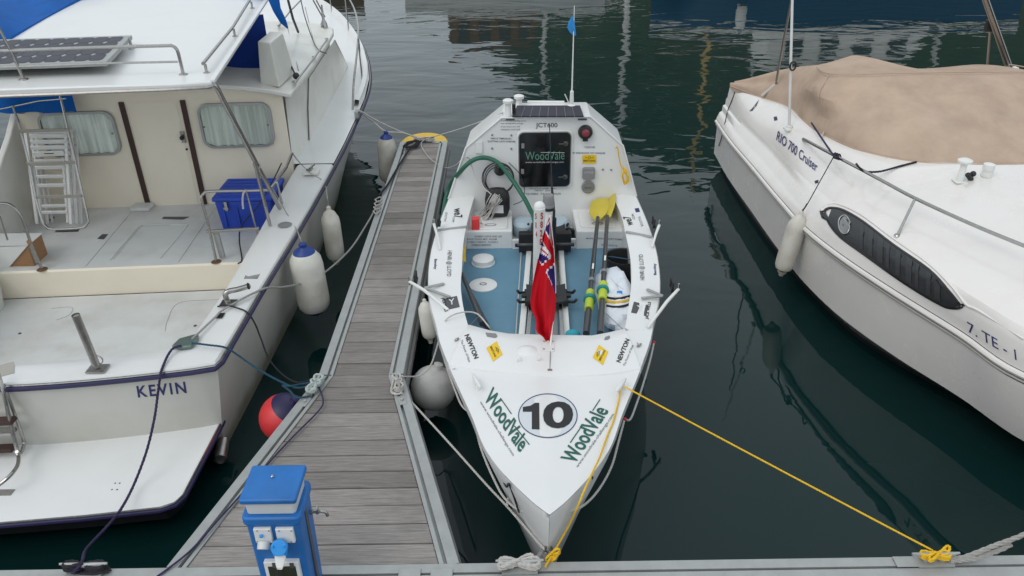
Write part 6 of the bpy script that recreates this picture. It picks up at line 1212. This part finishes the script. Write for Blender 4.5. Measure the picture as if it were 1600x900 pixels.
fo, fi, fi2 = [cp(*p, 0.002) for p in wo], [cp(*p, 0.014) for p in wi], [cp(*p, 0.004) for p in wi]
wf = MB().grid([fo, [lerp(a, b, .25) + (V(-.008, -.004, .004)) for a, b in zip(fo, fi)], fi, fi2], wrap=True).build('window_frame', M['black'], rtop, ang=60)
M['pane2'] = mat('smoked_pane', (0.020, 0.021, 0.023), 0.28, var=0.15)
# pane as a strip between the upper and lower edge
upE = sorted([p for p in wi if p[1] < wcen(p)[1]]); loE = sorted([p for p in wi if p[1] >= wcen(p)[1]])
ux, uy = zip(*upE); lx_, ly = zip(*loE); rows = []; crow = []
for x in np.linspace(max(ux[0], lx_[0]) + 1, min(ux[-1], lx_[-1]) - .5, 50):
    a, b = np.interp(x, ux, uy), np.interp(x, lx_, ly); rows.append([cp(x, lerp(a, b, s), 0.010) for s in np.linspace(0, 1, 5)])
MB().grid(rows).build('pane', M['pane2'], wf)
cu_ = mat('dim_curtain', (0.030, 0.031, 0.033), 0.4, var=0.1)
for k, x in enumerate((1345, 1358, 1372, 1386, 1401, 1417, 1432, 1449, 1462)):
    w = 5 + 2 * (k % 3); g_ = []
    for xx in (x, x + w / 2, x + w): a, b = np.interp(xx, ux, uy) + 2.5, np.interp(xx, lx_, ly) - 3.5; g_.append([cp(xx, lerp(a, b, s), 0.0135) for s in np.linspace(0, 1, 8)])
    MB().grid(g_).build('curtain_fold', cu_, wf)
MB().tube([cp(1320.5 + 8.2 * math.cos(a) + 1.5 * math.sin(a), 352.5 + 14 * math.sin(a), 0.014) for a in np.linspace(0, 2 * math.pi, 25)[:-1]], 0.008, 8, closed=True).build('porthole_ring', M['steel'], wf)
patch(ring2(1320.5, 352.5, 7, 13, 20), bvT, M['grey'], wf, 'porthole_glass', 0.013)
# recess lip above the window and long crease along the side
for px in (((1283, 335), (1284, 326), (1296, 319.5), (1310, 319), (1345, 335), (1395, 372), (1450, 411), (1486, 446), (1510, 476), (1530, 486), (1600, 530)),):
    pts = [cp(x, y, 0.0) for x, y in px]; MB().tube(smooth([p for p in pts if p is not None], 5), 0.011, 6).build('moulding', M['rio'], rtop)
# handrail
hp_ = [(1255, 217, 1.33), (1268, 224, 1.38), (1300, 241, 1.42), (1340, 262, 1.43), (1385, 286, 1.43), (1430, 310, 1.43), (1515, 349, 1.43), (1600, 384, 1.43), (1680, 415, 1.42), (1800, 452, 1.4)]
MB().tube(smooth([P(*p) for p in hp_], 5), 0.0145, 10).build('handrail', M['steel'], cr)
for (x0, y0), (x1, y1, z1) in (((1402, 368), (1430, 310, 1.43)), ((1620, 470), (1640, 400, 1.43))):
    f0 = cast(bvT, x0, y0, 0.0); f0 = f0 if f0 is not None else P(x0, y0, 1.2); MB().tube([f0, P(x1, y1, z1)], 0.012, 8).lathe([(0.028, 0), (0.02, .012)], f0, n=10).build('stanchion', M['steel'], cr)
f0 = cast(bvT, 1255, 218, 0.0); MB().tube([f0, P(1256, 218, 1.335), P(1262, 221, 1.36)], 0.016, 8).build('rail_foot', M['steel'], cr)
# mushroom light, lamp, cleat plate, badges
q = cast(bvT, 1499, 284, 0); lg = MB().box(q + V(0, 0, .006), (0.10, 0.10, 0.012)).lathe([(0.030, 0), (0.026, 0.16), (0.06, 0.17), (0.062, 0.19), (0.03, 0.205)], q + V(0, 0, 0.01), n=18).build('anchor_light', M['plastic'], cr, bevel=0.003)
MB().tube([q + V(0.05, 0, 0.07), q + V(0.10, 0, 0.02)], 0.022, 8).ball(q + V(0.12, 0.03, 0.06), 0.026, 10, 8).build('light_knob', M['black'], lg)
q = cast(bvT, 1541, 275, 0); MB().lathe([(0.05, 0), (0.048, 0.03), (0.044, 0.032), (0.044, 0.06), (0.05, 0.062), (0.048, 0.11), (0.02, 0.12)], q, n=18).build('deck_lamp', M['plastic'], cr)
for px in (((1209, 183), (1214, 182), (1215, 188), (1210, 189)), ((1273, 283), (1279, 281), (1279, 286), (1274, 287))): patch(px, bvT, M['navy'], rtop, 'badge', 0.004)
pts = [cp(x, y, .006) for x, y in ((1171, 174), (1177, 168), (1186, 156), (1182, 166), (1176, 173))]; MB().poly([p for p in pts if p is not None]).build('air_slot', M['dgrey'], rtop, smooth=False)
q = cast(bvT, 1233, 203, 0); MB().box(q + V(0, 0, .01), (0.10, 0.12, 0.02)).lathe([(0.035, 0), (0.03, 0.05)], q, n=12).build('pole_bracket', M['plastic'], cr, bevel=0.004)
tp1 = PY(1239, -40, q[1]); MB().tube([q, tp1], [0.016, 0.012], 10).build('aerial_pole', M['plastic'], cr)
b2 = P(1212, 132, 1.42); MB().tube([b2, PY(1225, 60, b2[1] - .3), PY(1237, 0, b2[1] - .55), PY(1243, -35, b2[1] - .7)], 0.013, 8).build('arch_strut', M['steeld'], cr); MB().tube([P(1190, 150, 1.28), P(1212, 132, 1.42), P(1232, 112, 1.52)], 0.020, 8).build('strut_sleeve', M['ropew'], cr)
MB().tube([V(2.93, 8.3, 1.95) + V(0.03 * math.cos(a) + .06, 0, 0.045 * math.sin(a)) for a in np.linspace(0, 2 * math.pi, 15)[:-1]], 0.010, 6, closed=True).build('hook_ring', M['black'], cr)
b3 = PY(1580, 108, 9.15); MB().tube([b3, PY(1541, -2, 8.9), PY(1528, -40, 8.8)], 0.024, 10).build('arch_strut', M['steel'], cr); MB().tube([b3 + V(-.05, 0, 0), PY(1536, 0, 8.95), PY(1522, -40, 8.85)], 0.012, 8).build('arch_strut', M['steeld'], cr)
b4 = PY(1542, 112, 9.2); MB().tube([b4, PY(1547, 50, 9.1), PY(1550, 32, 9.05)], 0.014, 8).build('arch_stay', M['steeld'], cr); MB().box(b3, (0.14, 0.08, 0.05)).build('strut_foot', M['plastic'], cr, smooth=False, bevel=0.01); MB().box(PY(1546, 40, 9.08), (0.09, 0.05, 0.13)).build('bracket', M['black'], cr, smooth=False, bevel=0.01)

# ------------------------------------------------------------------ fenders and buoys
def fender(label, top, bot, r, cap=None, parts=True, tilt=None, group='fenders hung between the boats'):
    top, bot = V(top), V(bot); ax = top - bot; L = np.linalg.norm(ax); ax = ax / L
    t = thing('fender', label, 'fender', bot, group)
    body = [(0.02, 0.0), (r * 0.45, 0.012), (r * 0.8, L * 0.05), (r * 0.96, L * 0.11), (r, L * 0.2), (r, L * 0.72), (r * 0.93, L * 0.82), (r * 0.68, L * 0.90)]
    MB().lathe(body, bot, ax, 24).build('fender_body', M['fend'], t)
    capm = cap or M['fend']
    MB().lathe([(r * 0.71, L * 0.885), (r * 0.6, L * 0.93), (r * 0.32, L * 0.965), (r * 0.24, L * 0.985), (r * 0.24, L * 1.03), (r * 0.12, L * 1.05)], bot, ax, 20).build('fender_cap', capm, t)
    MB().lathe([(r * 0.5, -0.004), (r * 0.3, -0.03), (0.02, -0.045)], bot, ax, 14).build('fender_end', capm if cap else M['fend'], t)
    return t
fender('white fender with blue cap hanging by the pontoon end, yellow bumper behind it', PY(603, 208, 9.9), PY(607.5, 284, 9.9), 0.122, M['fendb'])
fender('large dirty white fender with blue cap below the rope crossing from the motor boat', PY(473, 384, 6.3), PY(493, 486, 6.3), 0.148, M['fendb'])
fender('plain white fender without cap hanging from the motor boat side', PY(513.5, 326, 7.2), PY(525.5, 406, 7.2), 0.093)
fender('small pale fender hanging under the rowing boat outrigger', PY(663, 470, 5.5), PY(672, 528, 5.5), 0.062)
fender('plain white fender hanging on the cruiser side below its name', P(1252, 333, .92), PX(1222, 424, P(1252, 333, .92)[0] - 0.10), 0.092)
def buoy(label, px, z, r, m, capm, capdir, group=None):
    c = P(px[0], px[1], z); t = thing('ball_buoy', label, 'buoy', c - V(0, 0, r), group); d = _n(capdir)
    MB().lathe([(max(0.004, r * math.sin(a)), -r * math.cos(a)) for a in np.linspace(0.02, math.pi * 0.80, 18)], c, d, 28).build('buoy_body', m, t)
    MB().lathe([(r * 1.012 * math.sin(a), -r * 1.012 * math.cos(a)) for a in np.linspace(math.pi * 0.70, math.pi * 0.93, 8)] + [(r * 0.2, r * 1.04), (r * 0.2, r * 1.2), (r * 0.1, r * 1.24)], c, d, 24).build('buoy_cap', capm, t); return c
cRed = buoy('red ball buoy with navy cap squeezed against the finger pontoon', (444, 652), 0.24, 0.185, M['red'], M['navy'], (0.55, -0.05, 0.8))
cWh = buoy('large dirty white ball buoy between the finger pontoon and the rowing boat', (677, 606), 0.26, 0.18, M['ball'], M['ball'], (0.25, 0.15, 1))

# ------------------------------------------------------------------ ropes
D = DZ + 0.012
def dk(x, y, h=0.0): return P(x, y, D + h)
# old motor boat
k1 = P(410, 452, KZ(5.7) + .035); knot = dk(589, 322, .01)
rope('mooring_line', 'grey white mooring rope sagging from the motor boat quarter to the finger pontoon', [P(300, 530, .86), P(335, 497, .85), P(352, 482, .85), k1, P(440, 449, .70), P(466, 444, .62), P(500, 431, .54), P(545, 392, .50), P(572, 352, .53), knot], 0.0095, M['ropeg'])
mb = MB(); 
for k in range(4): strands(mb, smooth([dk(583 + k, 330 - 6 * k, .0), dk(590 + k, 326 - 6 * k, .03), dk(594 + k, 329 - 6 * k, .0), dk(588 + k, 334 - 6 * k, .015), dk(583 + k, 330 - 6 * k, .02)], 6), 0.008)
tag(mb.build('rope_knot', M['ropew']), 'white rope knot joining the black snubber on the pontoon edge', 'knot')
rope('snubber_line', 'thick black rope running along the pontoon edge to its end cleat', [dk(592, 306, .02), dk(606, 288, .015), dk(625, 256, .015), dk(641, 232, .015), dk(650, 226, .03)], 0.013, M['ropek'])
mb = MB()
for k in range(7):
    a = RNG.uniform(-1, 1, 8); strands(mb, smooth([dk(632 + 3 * a[0], 229 + 2 * a[1], .02), dk(640 + 4 * a[2], 222 + 2 * a[3], .05), dk(652 + 3 * a[4], 220 + 2 * a[5], .04), dk(648 + 4 * a[6], 228 + 2 * a[7], .02), dk(634, 230, .02)], 6), 0.010)
strands(mb, smooth([dk(634, 228, .02), dk(630, 232, .01), dk(628.5, 240, .006)], 6), 0.009)
tag(mb.build('black_rope_coil', M['ropek']), 'tangle of black rope at the outer end of the finger pontoon', 'rope')
mb = MB(); strands(mb, smooth([c + V(0, 0, .02) for c in eight(cE, V(0.12, 0, 0), V(0, 0.06, 0), V(0, 0, 1), 3, 0.012)], 2), 0.009); strands(mb, smooth(eight(cE + V(-.05, .02, .02), V(0.10, 0.03, 0), V(0, 0.05, 0), V(0, 0, 1), 2, 0.012), 2), 0.009)
tag(mb.build('cleat_turns', M['ropew']), 'white rope turns round the end cleat beside the yellow bumper', 'rope')
kb_ = P(561, 172, KZ(10.3) + .10)
rope('bow_line', 'pale rope from the motor boat side deck to the pontoon end, upper strand', sag(kb_, cE + V(-.05, 0, .05), 0.04), 0.009, M['ropew'], group='paired lines from the motor boat to the pontoon end')
rope('bow_line', 'second pale rope from the motor boat to the pontoon end, holding the fender', [kb_ + V(0, -.03, 0), P(585, 192, .85), PY(603, 205, 9.9), PY(630, 208, 9.98), cE + V(-.08, 0, .04)], 0.009, M['ropew'], group='paired lines from the motor boat to the pontoon end')
MB().box(kb_ + V(-.03, 0, -.05), (0.05, 0.12, 0.09)).build('bow_cleat', M['alu'], mbk, smooth=False, bevel=0.01)
rope('cross_line', 'thin pale rope stretched from the pontoon end to the rowing boat cabin roof', sag(cE + V(.04, .02, .05), P(786, 176, 1.70), 0.02), 0.0065, M['ropew'])
rope('slack_line', 'slack pale rope hanging from the pontoon end to the rowing boat cabin side', [cE + V(0, -.02, .05), dk(658, 226, .02), dk(668, 243, .012), dk(680, 254, .012), P(697, 262, .5), P(712, 258, .62), PY(724, 247, 7.5), PY(733, 248, 7.48), PY(738, 262, 7.44), PY(748, 285, 7.38), PY(768, 304, 7.3)], 0.0058, M['ropew'])
fr1 = P(300, 536, .865)
rope('stern_line', 'teal flecked rope from the motor boat stern fairlead to the pontoon cleat', [fr1, P(325, 539, .865), P(352, 543, .845), P(372, 555, .78), P(405, 578, .68), P(440, 597, .60), P(465, 606, .585), cL + V(-.02, 0, .03)], 0.008, M['ropet'])
rope('doubled_line', 'short doubled teal rope end lashed beside the pontoon cleat', [P(441, 602, .60), P(452, 610, .58), P(464, 621, .57), cL + V(-.01, -.12, .02)], 0.008, M['ropet'], extra=[[P(441, 602, .60), P(455, 603, .60), P(472, 600, .58), cL + V(0, .02, .04)]])
mb = MB(); u = DL * 0.085; w = V(-DL[1], DL[0], 0) * 0.05
strands(mb, smooth(eight(cL + V(0, 0, .02), u, w, V(0, 0, 1), 3, 0.012), 2), 0.0105); strands(mb, smooth(eight(cL + V(0, 0, .03) + DL * .03, u * .7, w * 1.2, V(0, 0, 1), 2, 0.012), 2), 0.0105)
tag(mb.build('cleat_turns', M['ropegr']), 'pale green rope turns on the pontoon cleat above the red buoy', 'rope')
rope('thin_hose', 'thin dark hose drooping from the motor boat quarter to the pontoon', [P(340, 479, .84), P(352, 477, .855), P(370, 481, .845), P(386, 488, .82), P(398, 505, .72), P(408, 530, .60), P(420, 560, .50), P(440, 584, .44), P(462, 597, .45), P(480, 595, .5), dk(493, 591, .0)], 0.0065, M['ropek'], cat='hose', twist=False)
rope('stern_rope', 'dark purple rope drooping from the stern fairlead across the swim platform to the main pontoon', [P(283, 540, .87), P(271, 544, .865), P(262, 556, .85), P(253, 577, .83), PY(250, 590, 4.46), PY(246, 620, 4.42), PY(241, 655, 4.30), PY(229, 705, 4.12), PY(208, 760, 3.92), P(188, 797, .36), PY(165, 825, 3.58), PY(135, 858, 3.35), cQ3 + V(-.02, .02, .05), cQ3 + V(-.05, -.04, .03)], 0.0095, M['ropep'])
mb = MB(); strands(mb, smooth(eight(cQ3 + V(0, 0, .02), V(0.11, 0, 0), V(0, .04, 0), V(0, 0, 1), 3, 0.012), 2), 0.010)
for k in range(4): a = RNG.uniform(-1, 1, 4); strands(mb, smooth([cQ3 + V(-.06 + .03 * a[0], .02, .01), cQ3 + V(.02, .03 + .01 * a[1], .03), cQ3 + V(.12 + .02 * a[2], .0, .012), cQ3 + V(.06, -.03, .02), cQ3 + V(-.05, -.02 * a[3], .01)], 6), 0.010)
tag(mb.build('black_rope_coil', M['ropek']), 'heap of black rope on the main pontoon cleat below the motor boat stern', 'rope')
rope('dark_cord', 'thin dark cord lying along the pontoon edge groove from the cleat to the walkway', [cL + V(.03, -.02, .02), dk(505, 628, .004), dk(495, 645, .004), dk(462, 678, .002), dk(430, 712, .002), dk(388, 760, .002), dk(345, 808, .004), dk(300, 858, .006), dk(262, 889, .004), dk(245, 901, .004)], 0.006, M['ropep'], twist=False)
# fender lanyards
rope('fender_line', 'thin grey line from the motor boat cleat to its plain white fender', [PY(457, 240, 7.0), P(470, 256, 1.0), P(487, 272, KZ(8.3) + .07), P(500, 279, KZ(8.2) + .03), P(508, 288, .85), PY(511, 305, 7.22), PY(513, 320, 7.2)], 0.0055, M['ropeg'])
rope('fender_line', 'thin grey line from the grab tube over the side deck to the large fender', [PY(425, 292, 6.95), P(445, 328, KZ(6.9) + .06), P(464, 360, KZ(6.7) + .03), PY(468, 370, 6.32), PY(473, 381, 6.3)], 0.0055, M['ropeg'])
# rowing boat lines
rope('stern_tether', 'thin pale rope from the pontoon cleat to the rowing boat bow ring', [cR + V(.02, 0, .03), dk(626, 612, .01), P(640, 625, .53), P(700, 690, .50), P(760, 757, .50), P(793, 792, .52), bw + V(-.02, -.05, 0)], 0.0075, M['ropew'])
strands_ = MB(); strands(strands_, smooth([P(793, 791, .53), P(792, 784, .55), P(794, 778, .56)], 4), 0.006); strands(strands_, smooth([P(793, 792, .525), P(815, 818, .50), bw + V(-.01, -.05, -.03)], 4), 0.006); tag(strands_.build('tether_tail', M['ropew']), 'loose doubled end spliced into the pale bow tether', 'rope')
rope('cockpit_line', 'slack pale rope from the pontoon cleat over the rowing boat deck into its cockpit', [cR + V(.01, .02, .04), dk(630, 589, .0), P(655, 587, .50), P(672, 572, .55), P(682, 545, .62), P(690, 515, .74), P(700, 497, .835), P(722, 488, .85), P(745, 490, .84), P(762, 508, .86), P(767, 516, .80)], 0.0062, M['ropew'])
mb = MB(); u = DR * 0.085; w = V(-DR[1], DR[0], 0) * 0.05; strands(mb, smooth(eight(cR + V(0, 0, .02), u, w, V(0, 0, 1), 3, 0.012), 2), 0.0085)
for k in range(3): a = RNG.uniform(-1, 1, 6); strands(mb, smooth([cR + V(-.03, .05, .03), cR + V(.04 * a[0], .02, .05), cR + V(-.04, -.05 + .03 * a[1], .01), cR + V(.03, -.09 + .02 * a[2], .01), cR + V(.0, .02, .04)], 6), 0.0075)
tag(mb.build('cleat_turns', M['ropew']), 'white rope turns on the pontoon cleat next to the white ball buoy', 'rope')
hb = caster(hull)
def grab(pts, lab):
    l = [];
    for x, y, z in pts: l.append(P(x, y, z))
    return rope('grab_line', lab, l, 0.0075, M['ropew'], group='grab lines looped along the rowing boat')
grab(((683, 518, .72), (690, 548, .64), (702, 585, .60), (712, 612, .58), (722, 634, .60), (739, 648, .70)), 'white grab line looped along the rowing boat side next to the ball buoy')
grab(((739, 648, .70), (748, 688, .60), (757, 715, .56), (770, 745, .54), (786, 775, .55), (808, 795, .62), (838, 803, .80)), 'white grab line looped from the ball buoy side down to the bow tip')
grab(((1022, 535, .70), (1016, 562, .64), (1005, 600, .60), (995, 630, .58), (985, 655, .58), (976, 655, .70)), 'white grab line looped along the cruiser facing side of the rowing boat')
grab(((976, 655, .70), (966, 692, .62), (957, 725, .58), (944, 752, .57), (926, 777, .60), (905, 794, .68), (876, 804, .80)), 'white grab line looped under the yellow rope down to the bow tip')
for x, y, z in ((739, 648, .70), (976, 655, .70), (838, 803, .80), (876, 804, .80), (683, 518, .72), (1022, 535, .70)): MB().ball(P(x, y, z), 0.014, 8, 6).build('line_eye', M['inkr'], hull)
cR1 = cast(bvf, 969, 611, .05)
yq = cQ2 + V(0.0, 0.03, .05)
rope('yellow_line', 'tight yellow rope from the rowing boat cleat across the water to the main pontoon', sag(cR1, yq, 0.004), 0.0056, M['ropey'])
rope('yellow_tether', 'yellow rope hanging from the rowing boat cleat down to its bow knot', [cR1 + V(0, -.01, -.01)] + [cast(bvf, x, y, .010) for x, y in ((966, 630), (958, 660), (949, 682))] + [P(938, 712, .915), P(926, 738, .925), P(913, 766, .92), P(903, 790, .86), P(888, 822, .70), P(868, 858, .58), P(860, 872, .57), dk(852, 886, .01)], 0.0062, M['ropey'])
mb = MB(); kq = P(864, 866, .58)
for k in range(5): a = RNG.uniform(-1, 1, 6) * .02; strands(mb, smooth([kq + V(-.03 + a[0], a[1], -.02), kq + V(.02, a[2], .03), kq + V(.035, .01, a[3]), kq + V(-.01 + a[4], -.02, -.03), kq + V(-.04, -.01, -.05 + a[5])], 6), 0.0065)
tag(mb.build('yellow_knot', M['ropey']), 'yellow rope knot at the rowing boat bow by the walkway edge', 'knot')
mb = MB(); strands(mb, smooth(eight(cQ2 + V(0, 0, .03), V(0.08, 0, 0), V(0, .035, 0), V(0, 0, 1), 3, 0.010), 2), 0.0075); strands(mb, smooth(eight(cQ2 + V(.02, .0, .045), V(0.07, 0.03, 0), V(0.03, .05, 0), V(0, 0, 1), 2, 0.010), 2), 0.0075)
tag(mb.build('yellow_turns', M['ropey']), 'yellow rope turns lashed on the main pontoon cleat', 'rope')
rope('cruiser_line', 'thick grey white rope from the main pontoon cleat towards the cruiser bow', [cQ2 + V(.03, 0, .03), P(1500, 872, .58), P(1520, 866, .60), P(1555, 852, .66), P(1600, 835, .75), P(1660, 805, .88)], 0.014, M['ropeg'], extra=[[cQ2 + V(.08, -.02, .02), P(1520, 873, .58), P(1560, 860, .62), P(1580, 850, .66)]])
mb = MB(); strands(mb, smooth(eight(cQ1 + V(0, 0, .02), V(0.11, 0, 0), V(0, .045, 0), V(0, 0, 1), 3, 0.012), 2), 0.0105); strands(mb, smooth(eight(cQ1 + V(-.02, 0, .035), V(0.09, 0.02, 0), V(0.02, .055, 0), V(0, 0, 1), 2, 0.012), 2), 0.0105)
tag(mb.build('cleat_turns', M['ropew']), 'white rope turns on the main pontoon cleat at the rowing boat bow', 'rope')
rope('bow_lashing', 'grey rope from the bow ring down to the main pontoon cleat', [bw + V(0, -.05, 0), P(848, 858, .52), P(838, 872, .54), cQ1 + V(.03, .03, .05)], 0.009, M['ropeg'], extra=[[bw + V(.01, -.06, -.01), P(852, 856, .52), P(843, 870, .54), cQ1 + V(.06, .02, .04)]])
mb = MB()
strands(mb, smooth([PY(962, 232, 7.49), PY(965, 229, 7.47), PY(966, 238, 7.48), PY(970, 258, 7.48), PY(974, 263, 7.47)], 5), 0.006)
for k in range(9):
    a = RNG.uniform(-1, 1, 6); strands(mb, smooth([PY(972 + a[0], 262 + a[1], 7.47), PY(978 + 2 * a[2], 268 + 2 * a[3], 7.45), PY(981 + 2 * a[4], 280 + 3 * a[5], 7.45), PY(976 + a[0], 287 + 2 * a[2], 7.46), PY(973 + a[3], 274, 7.44), PY(976, 264, 7.46)], 5), 0.006)
tag(mb.build('yellow_cord_hank', M['ropey']), 'hank of yellow cord hanging at the rowing boat bulkhead edge', 'rope')
# cruiser lines
rope('cover_line', 'navy rope tying the tan cover down to the cruiser handrail', [P(1268, 192, 1.42), P(1282, 213, 1.42), P(1303, 243, 1.44), P(1310, 246, 1.43)], 0.010, M['ropep'], group='dark ropes tying the tan cover')
rope('cover_line', 'black rope looped round the handrail and led to the cover hem', [P(1338, 256, 1.44), P(1343, 262, 1.46), P(1352, 268, 1.42), P(1375, 268, 1.41), P(1405, 260, 1.41), P(1432, 253, 1.42)], 0.010, M['ropek'], group='dark ropes tying the tan cover')
mb = MB()
for k in range(3): strands(mb, smooth([P(1302 + 3 * k, 241 + k, 1.45), P(1306 + 3 * k, 239 + k, 1.43), P(1308 + 3 * k, 246 + k, 1.41), P(1303 + 3 * k, 247 + k, 1.43), P(1302 + 3 * k, 241 + k, 1.45)], 5), 0.007)
tag(mb.build('rail_knot', M['ropek']), 'small dark knot on the cruiser handrail above the fender', 'knot')
rope('fender_line', 'thin dark line from the cruiser handrail to its hanging fender', [P(1302, 246, 1.42), lerp(P(1302, 246, 1.42), P(1262, 318, 1.02), .5), P(1262, 318, 1.02), P(1254, 330, .95)], 0.005, M['ropek'], extra=[[P(1261, 318, 1.02), P(1256, 326, .97), P(1250, 331, .93)]])
pts = [cp(x, y, .008) for x, y in ((1149, 144), (1144, 158), (1138, 172), (1134, 190), (1129, 212), (1124, 228))]; rope('hanging_rope', 'thin black cord hanging down the cruiser stern quarter', [p for p in pts if p is not None], 0.006, M['ropek'], twist=False)
